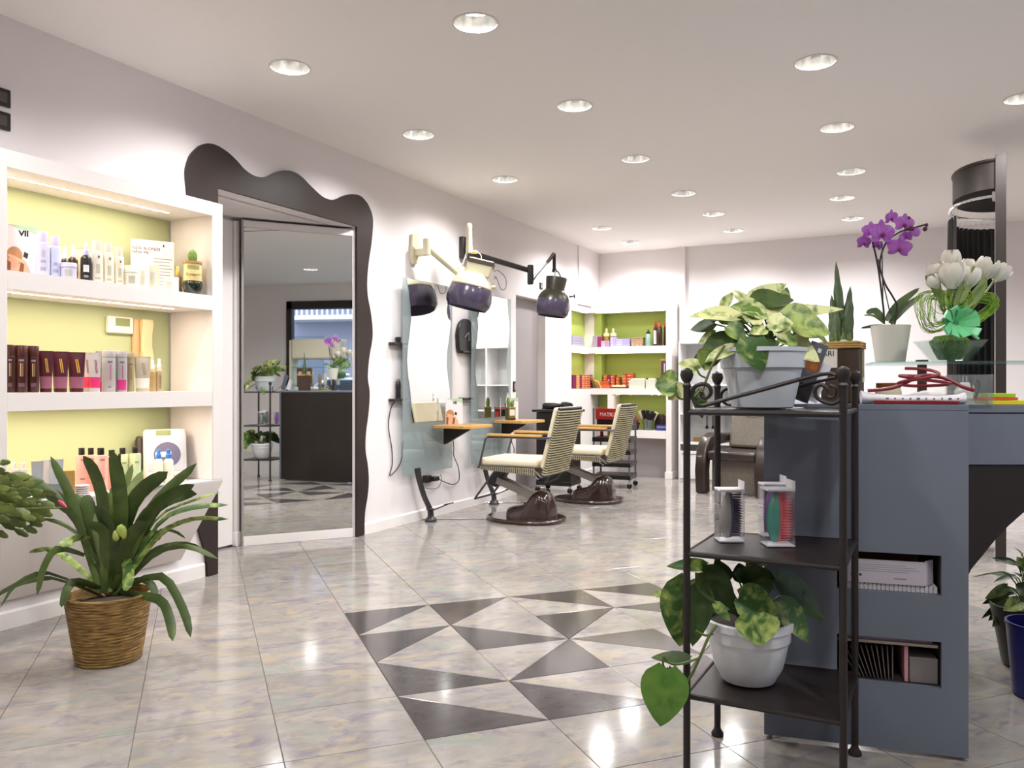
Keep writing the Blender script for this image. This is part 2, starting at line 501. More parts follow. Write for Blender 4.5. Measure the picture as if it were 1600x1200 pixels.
# ---- grey door in the left wall
kd = thing('door_2', 'plain grey door set back in the white wall beyond the styling mirrors', 'door', (-0.10, K0, 0)); struct(kd)
G().box(-0.05, 0.0, 0.0, K1 - K0, 0.005, KZ).obj('door_leaf', grey_door, kd)
G().box(0.0, 0.098, K1 - K0 - 0.012, K1 - K0, 0.0, KZ).obj('door_jamb', trim_white, kd)
# ================================================================ CEILING DOWNLIGHTS
lamp_glow = mat('lamp_glow', (1, 0.96, 0.9), 0.5, emit=(1.0, 0.95, 0.88), estr=9.0)
reflector = mat('lamp_reflector', (0.83, 0.83, 0.80), 0.22, metal=1.0)
ring_mat = mat('lamp_ring', '#d9d4cc', 0.4)
LABELS = ['largest recessed ceiling downlight, at the top centre of the picture', 'recessed ceiling downlight nearest the wavy brown mirror frame corner, upper left',
          'recessed ceiling downlight above the right top end of the wavy mirror frame', 'recessed ceiling downlight alone in the middle of the ceiling below the largest one',
          'recessed ceiling downlight above the cream hood dryer', 'recessed ceiling downlight fourth along the middle row', 'recessed ceiling downlight fifth along the middle row',
          'recessed ceiling downlight sixth along the middle row', 'recessed ceiling downlight above the dark hood dryer', 'recessed ceiling downlight closest to the corner shelves',
          'recessed ceiling downlight at the far end of the middle row', 'largest recessed ceiling downlight of the right row', 'second largest recessed ceiling downlight of the right row',
          'recessed ceiling downlight third along the right row, upper left of the curved screen', 'recessed ceiling downlight directly above the one behind the orchid',
          'recessed ceiling downlight just above the left side of the purple orchid', 'recessed ceiling downlight cut by the right edge of the picture']
EX_LABELS = ['recessed ceiling downlight over the left product shelves', 'recessed ceiling downlight left of the camera', 'recessed ceiling downlight over the plant stand',
             'recessed ceiling downlight nearest the shop window', 'recessed ceiling downlight behind the desk', 'recessed ceiling downlight right of the curved screen',
             'recessed ceiling downlight in the far right corner', 'recessed ceiling downlight behind the camera, left', 'recessed ceiling downlight behind the camera, right']
proto = None
for k, p in enumerate(LIGHTS + EXTRA):
    if proto is None:
        t = thing('ceiling_downlight', LABELS[0], 'downlight', p, 0, 'recessed ceiling downlights')
        G().lathe([(RL, 0.0), (RL * 0.95, 0.03), (RL * 0.86, 0.060), (RL * 0.80, 0.072)], 32, cap=False).obj('reflector', reflector, t)
        G().lathe([(RL - 0.001, -0.0005), (RL - 0.001, -0.004), (RL + 0.009, -0.003), (RL + 0.010, -0.0005)], 32, cap=False).obj('trim_ring', ring_mat, t)
        G().lathe([(1e-6, 0.070), (RL * 0.83, 0.070)], 32, cap=False).obj('bulb_disc', lamp_glow, t)
        G().lathe([(RL + .004, 0.001), (RL + .004, 0.10), (1e-6, 0.10)], 24, cap=False).obj('can', ring_mat, t)
        ld = bpy.data.lights.new('downlight_lamp', 'SPOT')
        ld.energy = LAMP_W; ld.color = LAMP_COL; ld.spot_size = radians(154); ld.spot_blend = 0.62; ld.shadow_soft_size = 0.095
        lo = bpy.data.objects.new('downlight_lamp', ld); COL.objects.link(lo); lo.parent = t; lo.location = (0, 0, 0.012)
        proto = t
        weak_lamp = ld.copy(); weak_lamp.energy = LAMP_W * .42
    else:
        t = copy_tree(proto); t.location = p
        t['label'] = (LABELS + EX_LABELS)[k]
        if k in (5, 6, 13, 24, 25):              # dimmed so the floor below does not come out too bright
            for c_ in t.children:
                if c_.type == 'LIGHT': c_.data = weak_lamp

# ================================================================ LEFT PRODUCT SHELVES
UX = 0.356                                    # shelf front
SY0, SY1 = 2.139, 3.269                       # opening
UY0, UY1 = 2.06, 3.342
led_dot = mat('led_glow', (1, 0.9, 0.72), 0.5, emit=(1.0, 0.83, 0.68), estr=LED_STRENGTH)
led_tape = mat('led_tape', '#f3ead6', 0.5)
u = thing('shelf_unit', 'white built-in product shelves with green backs and lit LED strips, at the left', 'shelf unit')
g = G()
g.box(0.002, UX, UY0, SY0, 0.55, ZCAP)
g.obj('side_panel', unit_white, u, bevel=0.003)
G().box(0.024, UX, SY1, UY1, 0.628, ZCAP).obj('side_panel', unit_white, u, bevel=0.003)
G().box(0.002, UX - 0.001, SY0, SY1, ZTOP, ZCAP).obj('top_board', unit_white, u)
G().box(0.002, UX - 0.001, SY0, SY1, Z1B, Z1T).obj('shelf_board', unit_white, u)
G().box(0.002, UX - 0.001, SY0, SY1, Z2B, Z2T).obj('shelf_board', unit_white, u)
G().prism([(0.024, 0.14), (UX, 0.612), (UX, 0.628), (0.024, 0.628)], UY0, UY1, 'y').obj('sloping_base', unit_white, u)
G().box(0.002, 0.012, SY0, SY1, 0.628, ZTOP).obj('green_back', green_mat, u)
led_dim = mat('led_glow_dim', (1, 0.9, 0.72), 0.5, emit=(1.0, 0.9, 0.7), estr=LED_STRENGTH * .22)
def led_strip(parent, p0, p1, zz, n, glow=None):
    """tape with small LED chips along a line under a board"""
    p0, p1 = Vector((*p0, zz)), Vector((*p1, zz))
    d = (p1 - p0); L_ = d.length; d.normalize(); w = Vector((-d.y, d.x, 0)) * 0.0045
    tp = G(); tp.add([p0 - w, p1 - w, p1 + w, p0 + w, p0 - w - Vector((0, 0, .002)), p1 - w - Vector((0, 0, .002)), p1 + w - Vector((0, 0, .002)), p0 + w - Vector((0, 0, .002))],
                     [(0, 1, 2, 3), (7, 6, 5, 4), (0, 4, 5, 1), (1, 5, 6, 2), (2, 6, 7, 3), (3, 7, 4, 0)])
    t = tp.obj('led_tape', led_tape, parent, sharp=0)
    gd = G(); w *= 0.8
    for k in range(n):
        c = p0 + d * (L_ * (k + .5) / n) - Vector((0, 0, 0.0023)); h = d * (L_ / n * 0.28)
        gd.add([c - h - w, c + h - w, c + h + w, c - h + w], [(3, 2, 1, 0)])
    stuff(gd.obj('led_chips', glow or led_dot, t, sharp=0))
for zz in (ZTOP, Z1B, Z2B):
    led_strip(u, (0.20 if zz == ZTOP else 0.24, SY0 + 0.005), (0.20 if zz == ZTOP else 0.24, SY1 - 0.16), zz - 0.0005, 64)

# two black wall switches above the shelves
for nm, z, lab in (('wall_switch', 2.51, 'upper black wall plate above the product shelves, cut by the left edge'), ('wall_switch', 2.40, 'lower black wall plate above the product shelves, cut by the left edge')):
    c = onx(-10, 170, 0.0)
    t = thing(nm, lab, 'switch', (0.0, c.y, z), 0, 'black wall plates')
    G().box(0.0005, 0.012, -0.075, 0.075, -0.043, 0.043).obj('frame', black_plastic, t, bevel=0.006, seg=3)
    G().box(0.011, 0.015, -0.055, 0.055, -0.024, 0.024).obj('rocker', mat('rocker_grey', '#4a443c', 0.4), t, bevel=0.002)

# ================================================================ CORNER SHELVES AT THE BACK
b = thing('corner_shelf_unit', 'white corner shelves with bright green backs at the back of the salon', 'shelf unit')
BX1 = 1.0                                     # opening ends, then the end panel
G().box(BX1, BX1 + 0.07, UF, YB - 0.002, 0.0, ZCAP + 0.03).obj('end_panel', unit_white, b, bevel=0.003)
G().box(BX1 - 0.012, BX1 + 0.082, UF - 0.012, YB - 0.004, 0.0, 0.085).obj('plinth', trim_white, b, bevel=0.003)
G().box(0.002, BX1, UF, YB - 0.002, ZTOP, ZCAP + 0.03).obj('top_board', unit_white, b)
for za, zb in ((Z1B, Z1T), (Z2B, Z2T)):
    G().box(0.002, BX1, UF, YB - 0.002, za, zb).obj('shelf_board', unit_white, b)
G().box(0.30, BX1, UF, YB - 0.002, Z3B, Z3T).obj('shelf_board', unit_white, b)
G().box(0.235, 0.30, UF, YB - 0.002, Z3B, Z2B).obj('side_panel', unit_white, b)
green_far = mat('green_paint_deep', '#a3b559', 0.7)
G().box(0.002, BX1, YB - 0.012, YB - 0.003, Z3T, ZTOP).obj('green_back', green_far, b)
G().box(0.002, 0.10, 9.985, YB - 0.012, Z2T, ZTOP).obj('green_pier', green_far, b)
G().box(-0.15, -0.135, N0 - 0.02, 10.0, Z2T - .02, ZTOP + .02).obj('green_back', green_far, b)
G().box(-0.136, -0.002, N0 + 0.001, 9.97, Z1B, Z1T).obj('shelf_board', unit_white, b)
G().box(0.302, BX1, 10.08, 10.10, 0.0, Z3B).obj('lower_panel', mat('grey_wall_low', '#a8a1a3', 0.7), b)
for zz in (ZTOP, Z1B, Z2B):
    if zz != Z2B: led_strip(b, (0.05, UF + 0.05), (BX1 - 0.03, UF + 0.05), zz - 0.0005, 60, led_dim)
    else: led_strip(b, (0.33, UF + 0.05), (BX1 - 0.03, UF + 0.05), zz - 0.0005, 40, led_dim)
for zz in (ZTOP, Z1B): led_strip(b, (-0.03, N0 + 0.02), (-0.03, UF - 0.02), zz - 0.0005, 34, led_dim)

# ================================================================ WAVY MIRROR FRAME + TALL MIRROR
outer = [(294.8, 307.9), (291.9, 270), (294.8, 252.5), (300.6, 239.4), (312.3, 227.7), (324, 223.9), (338.5, 226.8), (354.6, 236.5), (369.2, 249.6), (382.3, 264.2), (395.4, 273.5),
         (407, 276.7), (418.8, 275.3), (433.3, 268.5), (445, 266.2), (458, 268), (471.3, 275.8), (485.8, 290.4), (503.3, 306.5), (516.5, 312), (526.7, 310.8), (538.3, 305.6), (551.5, 303.3),
         (564.6, 306.8), (574.8, 318.1), (581.5, 334.2), (583, 351.7), (580.6, 380.8), (576.3, 410), (573.9, 439.2), (574.8, 462.5), (579.2, 485.8), (582, 509.2), (582, 529.6), (577, 560),
         (574.8, 589.6), (577.7, 612.9), (576.3, 642), (571.9, 677), (571.3, 703.3), (574.8, 726.7), (576.3, 750), (574.8, 773.3), (570.4, 802.5), (569.6, 833)]
FX = 0.022
pts = [onx(x, y, FX) for x, y in outer]
top = [(p.y, p.z) for p in pts]
left_edge = [(336, 500), (326, 560), (331, 620), (322, 680), (327, 740), (308, 800), (312, 829), (322.5, 868), (325, 899)]
lft = [(onx(x, y, FX).y, onx(x, y, FX).z) for x, y in left_edge]
lft = [(3.40, 2.02), (3.38, 1.75), (3.42, 1.45), (3.39, 1.15), (3.44, 0.85)] + lft[5:]
right_pts = [p for p in top if p[1] > 0.02] + [(top[-1][0], 0.002)]
in_l, in_r = D0 + 0.004, D1 - 0.004
fr = thing('mirror_frame', 'dark brown wavy wooden frame around the tall mirror recess', 'frame', (0, 0, 0))
def band(ptsA, ptsB, name):
    """strip between two outlines with the same count, thickness 20 mm, on the wall"""
    A3 = smooth_path([(0, *p) for p in ptsA], 4)
    B3 = [Vector((0, *ptsB[i])).lerp(Vector((0, *ptsB[i + 1])), j / 4) for i in range(len(ptsB) - 1) for j in range(4)] + [Vector((0, *ptsB[-1]))]
    ptsA, ptsB = [(p.y, p.z) for p in A3], [(p.y, p.z) for p in B3]
    g = G(); n = len(ptsA)
    for x in (0.0015, FX):
        g.add([(x, *p) for p in ptsA] + [(x, *p) for p in ptsB], [])
    A0, B0, A1, B1 = 0, n, 2 * n, 3 * n
    for k in range(n - 1):
        g.f.append((A1 + k, A1 + k + 1, B1 + k + 1, B1 + k)); g.f.append((A0 + k, B0 + k, B0 + k + 1, A0 + k + 1))
        g.f.append((A0 + k, A0 + k + 1, A1 + k + 1, A1 + k)); g.f.append((B0 + k, B1 + k, B1 + k + 1, B0 + k + 1))
    g.f.append((A0, A1, B1, B0)); g.f.append((A0 + n - 1, B0 + n - 1, B1 + n - 1, A1 + n - 1))
    return g.obj(name, brown_metal, fr, recalc=True)
k_top0 = 5; k_top1 = 24
hp = top[k_top0 - 1:k_top1 + 1]
inn = [(min(max(p[0], in_l), in_r), DZ) for p in hp]
band(hp, inn, 'head_board')
rt = right_pts[k_top1:]
band(rt, [(in_r, min(p[1], DZ)) for p in rt], 'right_board')
lf = list(reversed(top[:k_top0])) + lft + [(lft[-1][0], 0.002)]
band(lf, [(in_l, min(p[1], DZ)) for p in lf], 'left_board')
for (sy_, sz_) in ((3.62, 2.52), (3.64, 2.42), (4.93, 2.50), (5.02, 2.42), (5.0, 2.30), (4.28, 2.46)):
    G().lathe([(0.004, 0), (0.0045, 0.0012), (0.002, 0.002)], 8, M=Matrix.Translation((FX, sy_, sz_)) @ Matrix.Rotation(pi / 2, 4, 'Y')).obj('screw', black_plastic, fr)

ma, mb = Vector((-0.495, 4.338, 0)), Vector((-0.020, 4.985, 0))
mdir = (mb - ma).normalized(); mlen = (mb - ma).length; mrz = atan2(mdir.y, mdir.x)
tm = thing('tall_mirror', 'tall frameless mirror panel standing at an angle inside the wavy brown frame', 'mirror', ma, mrz)
# local x runs along the mirror, -y faces the room
G().box(0.004, mlen - 0.004, -0.004, 0.0, 0.070, 2.290).obj('mirror_glass', mirror_mat, tm)
G().box(0.0, mlen, 0.0005, 0.030, 0.0, 2.345).obj('backing_board', trim_white, tm)
G().box(0.0, mlen, -0.012, 0.0, 0.0, 0.068).obj('bottom_rail', trim_white, tm, bevel=0.002)
G().box(0.0, mlen, -0.010, 0.0, 2.292, 2.338).obj('top_rail', trim_white, tm, bevel=0.002)
G().box(-0.012, 0.0, -0.012, 0.03, 0.0, 2.345).obj('edge_strip', mat('alu_strip', '#b9b3ae', 0.35, metal=0.6), tm)
# ================================================================ PRODUCTS ON THE LEFT SHELVES
def pm(col, rough=0.32): return mat('p_' + col.strip('#') + f'_{rough}', col, rough)
CAMA = radians(-36)                           # from the shelves towards the viewer
def arc_patch(r, z0, z1, a0, a1, n=6, th=0.0006):
    rows = []
    for z in (z0, z1):
        rows.append([Vector(((r + th) * cos(a0 + (a1 - a0) * k / n), (r + th) * sin(a0 + (a1 - a0) * k / n), z)) for k in range(n + 1)])
    return G().ribbon(rows)
def spot(px0, px1, ytop, zb, x):
    """base position, width and height of an upright thing seen between two pixel columns, standing on zb at distance x from the wall"""
    pc = (px0 + px1) / 2
    p = onx(pc, ytop, x); d = dep(p)
    return Vector((x, p.y, zb + .0008)), (px1 - px0) * ppm(d), p.z - zb
def marks(t, r, h, spec):
    """printed blocks on a round pack: (z share 0..1, z share 1, centre angle deg, half-width deg, colour)"""
    for z0, z1, a, hw, c in spec:
        arc_patch(r, h * z0, h * z1, CAMA + radians(a - hw), CAMA + radians(a + hw)).obj('print', pm(c, 0.45), t)
def spray_can(label, px0, px1, yt, zb, x, body, cap, grp, spec=()):
    p, w, h = spot(px0, px1, yt, zb, x); r = w / 2
    t = thing('spray_can', label, 'spray can', p, 0, grp); hb = h * 0.76
    G().lathe([(r * .94, 0), (r, .004), (r, hb * .93), (r * .93, hb * .985), (r * .78, hb)], 20).obj('body', pm(body), t)
    G().lathe([(r * .74, hb), (r * .74, h - .006), (r * .68, h), (1e-6, h)], 20).obj('cap', pm(cap), t)
    marks(t, r, h, spec); return t
def round_bottle(label, px0, px1, yt, zb, x, body, cap, grp, capf=0.16, capr=0.98, spec=(), name='bottle'):
    p, w, h = spot(px0, px1, yt, zb, x); r = w / 2
    t = thing(name, label, 'bottle', p, 0, grp); hb = h * (1 - capf)
    G().lathe([(r * .95, 0), (r, .003), (r, hb - .004), (r * .97, hb)], 20).obj('body', pm(body), t)
    G().lathe([(r * capr, hb + .001), (r * capr, h - .003), (r * capr * .93, h), (1e-6, h)], 20).obj('cap', pm(cap), t)
    marks(t, r, h, spec); return t
def flat_bottle(label, px0, px1, yt, zb, x, body, cap, grp, spec=()):
    """square shouldered bottle with a slim dark cap"""
    p, w, h = spot(px0, px1, yt, zb, x); r = w / 2
    t = thing('bottle', label, 'bottle', p, 0, grp); hb = h * .84
    G().lathe([(r * .96, 0), (r, .004), (r, hb - .006), (r * .95, hb - .001), (r * .5, hb)], 20).obj('body', pm(body), t)
    G().lathe([(r * .5, hb), (r * .52, hb + .002), (r * .52, h - .002), (r * .48, h), (1e-6, h)], 16).obj('cap', pm(cap), t)
    marks(t, r, h, spec); return t
def pump_bottle(label, px0, px1, yt, zb, x, body, top, grp, spec=(), capf=.34):
    p, w, h = spot(px0, px1, yt, zb, x); r = w / 2
    t = thing('spray_bottle', label, 'bottle', p, 0, grp); hb = h * (1 - capf)
    G().lathe([(r * .94, 0), (r, .003), (r, hb * .86), (r * .9, hb * .93), (r * .5, hb)], 18).obj('body', pm(body), t)
    n = G().lathe([(r * .52, hb), (r * .56, hb + .003), (r * .56, hb + h * capf * .42), (r * .42, hb + h * capf * .48)], 16).obj('collar', pm(top), t)
    G().lathe([(r * .40, hb + h * capf * .45), (r * .40, h - .003), (r * .3, h), (1e-6, h)], 14).obj('nozzle', pm(top), t)
    marks(t, r, h, spec); return t
def tube(label, px0, px1, yt, zb, x, top, band, cap, grp, strokes=None, b0=.10, b1=.38):
    """squeeze tube standing on its cap: round foot, flat crimped top, coloured band low down"""
    p, w, h = spot(px0, px1, yt, zb, x)
    t = thing('squeeze_tube', label, 'tube', p, CAMA + pi / 2, grp); hw = w / 2
    def sec(z):
        f = z / h
        a = hw * (0.78 + 0.22 * f); bb = max(0.0016, hw * 0.62 * (1 - f) ** 0.75)
        return [Vector((a * cos(2 * pi * k / 20), bb * sin(2 * pi * k / 20), z)) for k in range(20)]
    def sect(z0, z1, n, nm, m):
        g = G(); rows = [sec(z0 + (z1 - z0) * i / n) for i in range(n + 1)]
        vs = [q for r in rows for q in r]
        fs = [(i * 20 + k, i * 20 + (k + 1) % 20, (i + 1) * 20 + (k + 1) % 20, (i + 1) * 20 + k) for i in range(n) for k in range(20)]
        fs += [tuple(range(19, -1, -1)), tuple(range(n * 20, (n + 1) * 20))]
        return g.add(vs, fs).obj(nm, m, t)
    sect(0.0, h * b0, 1, 'cap', pm(cap)); sect(h * b0 + .0004, h * b1, 3, 'band', pm(band)); sect(h * b1, h * .965, 6, 'body', pm(top))
    G().cbox((0, 0, h * .982), (hw * 2, .003, h * .036)).obj('crimp', pm(top, .45), t)
    if strokes:
        for dx in (-.10, .10):
            za, zb_ = h * (b1 + .10), h * .82
            ya = -(hw * 0.62 * (1 - za / h) ** .75) - .0012; yb = -(hw * .62 * (1 - zb_ / h) ** .75) - .0012
            g = G(); ww = hw * .055
            g.add([(hw * (dx + .28) - ww, ya, za), (hw * (dx + .28) + ww, ya, za), (hw * (dx + .02) + ww, yb, zb_), (hw * (dx + .02) - ww, yb, zb_)], [(0, 1, 2, 3)])
            g.obj('stroke', pm(strokes, .35), t, sharp=0)
    return t
def jar(label, px0, px1, yt, zb, x, body, lid, grp, lidf=.3):
    p, w, h = spot(px0, px1, yt, zb, x); r = w / 2
    t = thing('cosmetic_jar', label, 'jar', p, 0, grp); hb = h * (1 - lidf)
    G().lathe([(r * .9, 0), (r * .97, .003), (r * .97, hb - .002), (r * .9, hb)], 20).obj('body', pm(body), t)
    G().lathe([(r, hb + .001), (r, h - .003), (r * .96, h), (1e-6, h)], 20).obj('lid', pm(lid), t)
    arc_patch(r * .97, hb * .2, hb * .75, CAMA - .5, CAMA + .4).obj('print', pm('#c2c0b2', .5), t)
    return t
def carton(label, px0, px1, yt, zb, x, col, grp, depth=.5, prt='#cdc9ba', name='carton'):
    p, w, h = spot(px0, px1, yt, zb, x)
    t = thing(name, label, 'box', p, CAMA + pi / 2, grp)
    G().box(-w / 2, w / 2, -w * depth / 2, w * depth / 2, 0, h).obj('body', pm(col, .55), t, bevel=.0012)
    G().box(-w * .32, w * .05, -w * depth / 2 - .0006, -w * depth / 2, h * .15, h * .72).obj('print', pm(prt, .55), t)
    return t

A = 'hair products on the top shelf'; z = Z1T
spray_can('tall pale lavender spray can, left of the two on the top shelf', 56, 76.5, 363, z, .27, '#d3d0e6', '#cfc8e2', A, ((.12, .2, 10, 22, '#a7a6c6'), (.30, .36, 12, 20, '#a7a6c6'), (.42, .58, 12, 14, '#c3b9cf')))
spray_can('shorter pale lavender spray can, right of the two on the top shelf', 77, 94.5, 370, z, .27, '#cfd3ea', '#d5cbe2', A, ((.12, .2, 10, 22, '#a7a6c6'), (.30, .36, 12, 20, '#a7a6c6')))
pump_bottle('small brown bottle with white pump behind the lavender jar', 95, 107, 385, z, .20, '#35221d', '#e9e2ee', A, capf=.36)
pump_bottle('larger brown bottle with white pump behind the lavender jar', 107, 121, 383, z, .20, '#3a241d', '#e9e2ee', A, capf=.33)
jar('low lavender jar with lid at the front of the top shelf', 96, 119, 411.5, z, .31, '#d3cfe6', '#dcd7ea', A)
round_bottle('peach capped cream bottle half hidden behind the black spray bottle', 119, 131, 381, z, .16, '#f0e2c4', '#e9c9a0', A, .14)
pump_bottle('black spray bottle with white printed label and pale pump', 126.5, 142, 380, z, .28, '#1f1a1b', '#cfcbe6', A, ((.24, .42, 4, 30, '#d8d8d8'), (.10, .16, 4, 24, '#8b8b8b')), capf=.32)
for k, (a, c, yt, nm) in enumerate(((142, 160, 377, 'tallest'), (160.5, 177, 380, 'middle'), (178, 193, 386.5, 'shortest'))):
    spray_can(f'{nm} of the three cream spray cans on the top shelf', a, c, yt, z, .28, '#ece3d3', '#e6d8c8', A, ((.22, .44, 14, 18, '#c1bfa8'), (.08, .13, 12, 24, '#bdb7a4'), (.58, .64, 20, 9, '#77736a')))
jar('cream jar with white lid left of the information card', 195, 217, 416, z, .30, '#efe6d6', '#f4efe4', A, .34)
carton('slim white carton in front of the information card, left one', 217, 232, 413, z, .27, '#efe9df', A, .7)
carton('slim cream carton in front of the information card, right one', 233, 248, 415, z, .27, '#efdfc4', A, .7)
carton('low white square carton beside the amber spray bottle', 256, 278, 434, z, .27, '#ebe9df', A, .6)
pump_bottle('small amber glass bottle with yellow spray cap', 272, 284, 416, z, .22, '#8d7a4e', '#d9b862', A, capf=.32)

# standing card with the woman's portrait, and the information card
def portrait(t, w, h, y):
    """flat print: an abstract head with brown hair, hand raised; drawn as thin coloured shapes on the card face (-y)"""
    def blob(nm, pts, c, k):
        G().prism([(px_ * w, pz * h) for px_, pz in pts], y - .0003 * k, y, 'y').obj(nm, pm(c, .6), t, sharp=0)
    def ell(cx, cz, rx, rz, n=14): return [(cx + rx * cos(2 * pi * i / n), cz + rz * sin(2 * pi * i / n)) for i in range(n)]
    blob('print', [(-.5, 0.0), (.28, 0.0), (.22, .14), (.05, .32), (-.5, .28)], '#e0b096', 1)
    blob('print', ell(-.24, .38, .25, .19), '#c08a5e', 2)
    blob('print', ell(-.26, .27, .16, .12), '#ddaa8c', 3)
    blob('print', [(-.46, .0), (-.36, .0), (-.34, .25), (-.46, .3)], '#8a4f2c', 4)
    blob('print', [(-.12, .02), (.02, .02), (.06, .26), (-.04, .3)], '#8a4f2c', 4)
    blob('print', [(-.44, .38), (-.38, .42), (.14, .27), (.1, .22)], '#e6b795', 5)
    blob('print', [(.02, .38), (.14, .34), (.18, .44), (.06, .48)], '#3a2f2c', 5)
def vif_card(label, p, w, h, rz, lean=0.0, grp='portrait cards'):
    t = thing('portrait_card', label, 'card', p, rz, grp)
    G().box(-w / 2, w / 2, 0, .004, 0, h).obj('card', pm('#ece8ee', .5), t)
    G().prism([(-w * .42, h), (w / 2, h), (w / 2, h * .80), (w * .30, h * .86), (-w * .16, h * .93)], -.0003, 0, 'y').obj('print', pm('#b7cfb0', .5), t, sharp=0)
    portrait(t, w, h, 0)
    back = bpy.data.objects.new('back_print', None); COL.objects.link(back); back.parent = t; back.location = (0, .004, 0); back.rotation_euler = (0, 0, pi)
    portrait(back, w, h, 0)
    text('lettering', 'VII', h * .15, pm('#15120f', .5), t, (w * .04, -.0010, h * .83), (pi / 2, 0, 0), bold=h * .006)
    return t
p, w, h = spot(13, 57, 352, Z1T, .22)
vif_card('portrait card with green corner at the left end of the top shelf', p, w * 1.02, h, CAMA + pi / 2 + .1)
p, w, h = spot(207, 270, 376, Z1T, .12)
t = thing('information_card', 'white information card with small portrait and lines of text on the top shelf', 'card', p, CAMA + pi / 2 + .12)
G().box(-w / 2, w / 2, 0, .003, 0, h).obj('card', pm('#f1ebe8', .5), t)
text('lettering', 'NEW BLONDE\nNEW ME', h * .075, pm('#3a3434', .5), t, (-w * .47, -.0006, h * .80), (pi / 2, 0, 0), align='LEFT')
for k in range(9):
    G().box(w * .02, w * (.40 if k % 3 else .46), -.0004, 0, h * (.66 - .06 * k), h * (.66 - .06 * k) + h * .013).obj('text_line', pm('#8d8686', .5), t, sharp=0)
G().prism([(-w * .38, h * .2), (-w * .34, h * .38), (-w * .22, h * .55), (-w * .10, h * .52), (-w * .08, h * .38), (-w * .1, h * .2)], -.0004, 0, 'y').obj('print', pm('#c99468', .5), t, sharp=0)
G().prism([(-w * .21 + w * .07 * cos(a), h * .42 + h * .09 * sin(a)) for a in [2 * pi * i / 12 for i in range(12)]], -.0007, 0, 'y').obj('print', pm('#e6bda4', .5), t, sharp=0)
G().prism([(-w * .34, h * .14), (-w * .08, h * .14), (-w * .12, h * .30), (-w * .26, h * .32)], -.0009, 0, 'y').obj('print', pm('#8f9fc4', .5), t, sharp=0)
G().box(w * .24, w * .27, -.0006, 0, h * .89, h * .94).obj('print', pm('#2a2222', .5), t, sharp=0)

# cactus in a labelled jar on a dark glass bowl
p, w, h = spot(286, 316, 389, Z1T, .295); r = w / 2
t = thing('potted_cactus', 'small round cactus in a cream labelled jar with dark green glass foot', 'plant', p)
G().lathe([(r * .68, 0), (r * .74, .003), (r * .98, h * .17), (r * 1.0, h * .24), (r * .93, h * .275), (r * .9, h * .29)], 24).obj('glass_foot', mat('dark_green_glass', '#12200f', .06, coat=.5), t)
G().lathe([(r * .9, h * .285), (r * .92, h * .30), (r * .88, h * .55), (r * .86, h * .66)], 24).obj('jar', pm('#e5cf92', .5), t)
G().lathe([(r * .92, h * .66), (r * .95, h * .68), (r * .93, h * .715), (r * .7, h * .71), (1e-6, h * .70)], 24).obj('rope_rim', mat('jute', '#b08d52', .9, bump=.5, bscale=200), t)
text('lettering', 'Burrguson', h * .07, pm('#4a3a1c', .5), t, (r * .915 * cos(CAMA), r * .915 * sin(CAMA), h * .42), (pi / 2, 0, CAMA + pi / 2))
arc_patch(r * .90, h * .54, h * .62, CAMA - .7, CAMA + .7).obj('print', pm('#9a9660', .5), t)
g = G(); nb = 16; hc = h * .30
rows = []
for i in range(9):
    f = i / 8; zz = h * .69 + hc * f; rr = r * .42 * (sin(pi * (0.18 + .82 * (1 - f) * 0.62 + .0)) if f < 1 else 0)
    rr = r * .42 * sqrt(max(0, 1 - max(0, (f - .45) / .55) ** 2)) * (0.86 + .14 * min(1, f * 3))
    rows.append([Vector((rr * (1 + .09 * (1 if k % 2 else -1)) * cos(2 * pi * k / 24), rr * (1 + .09 * (1 if k % 2 else -1)) * sin(2 * pi * k / 24), zz)) for k in range(25)])
g.ribbon(rows).obj('cactus', mat('cactus_green', '#6d8a3a', .6, var=.2, vscale=60), t)
G().ball((r * .35, -r * .2, h * .70), r * .26, 8, 6).obj('pebble', pm('#54483f', .8), t)

# ---- middle shelf
B_ = 'hair products on the middle shelf'; z = Z2T
br = ((.12, .20, 8, 26, '#6a4a55'), (.34, .62, 2, 5, '#c9a887'), (.34, .62, 18, 4, '#9b7a4a'), (.66, .70, 8, 20, '#9d8290'))
round_bottle('dark brown shampoo bottle cut by the left shelf edge', 9, 21.5, 539, z, .28, '#3f1712', '#44180f', B_, .24, 1.0, br)
round_bottle('dark brown shampoo bottle, middle of the three on the middle shelf', 23, 42.5, 540, z, .28, '#3f1712', '#44180f', B_, .24, 1.0, br)
round_bottle('dark brown shampoo bottle next to the plum tubes', 43, 60, 541, z, .28, '#3f1712', '#44180f', B_, .24, 1.0, br)
for a, c, yt, nm in ((61, 82, 548.5, 'left'), (82.5, 106, 549.5, 'middle'), (107, 132, 550.5, 'right')):
    tube(f'plum squeeze tube with mauve band and gold strokes, {nm} of three', a, c, yt, z, .28, '#4c1722', '#90566a', '#4a1712', B_, '#d5a43a')
tube('narrow silver squeeze tube with coral red band', 129, 142, 551, z, .22, '#c3b9b3', '#e0435a', '#b9b2ad', B_, '#9a2f45')
tube('silver squeeze tube with magenta band', 140.5, 157, 551.5, z, .28, '#bdb6b4', '#d2306e', '#b3b0b0', B_, '#9a2f55')
round_bottle('grey bottle with magenta foot half hidden behind the silver tubes', 150, 162, 549, z, .16, '#8d8284', '#8d8284', B_, .2, 1.0, ((.0, .24, 0, 60, '#b03066'),))
round_bottle('silver grey shampoo bottle with thin magenta line', 160, 179.5, 548, z, .27, '#a9a3a2', '#a39d9c', B_, .17, 1.0, ((.28, .66, 16, 3, '#b8356f'), (.70, .74, 12, 20, '#6f696b'), (.1, .14, 8, 12, '#7d7878')))
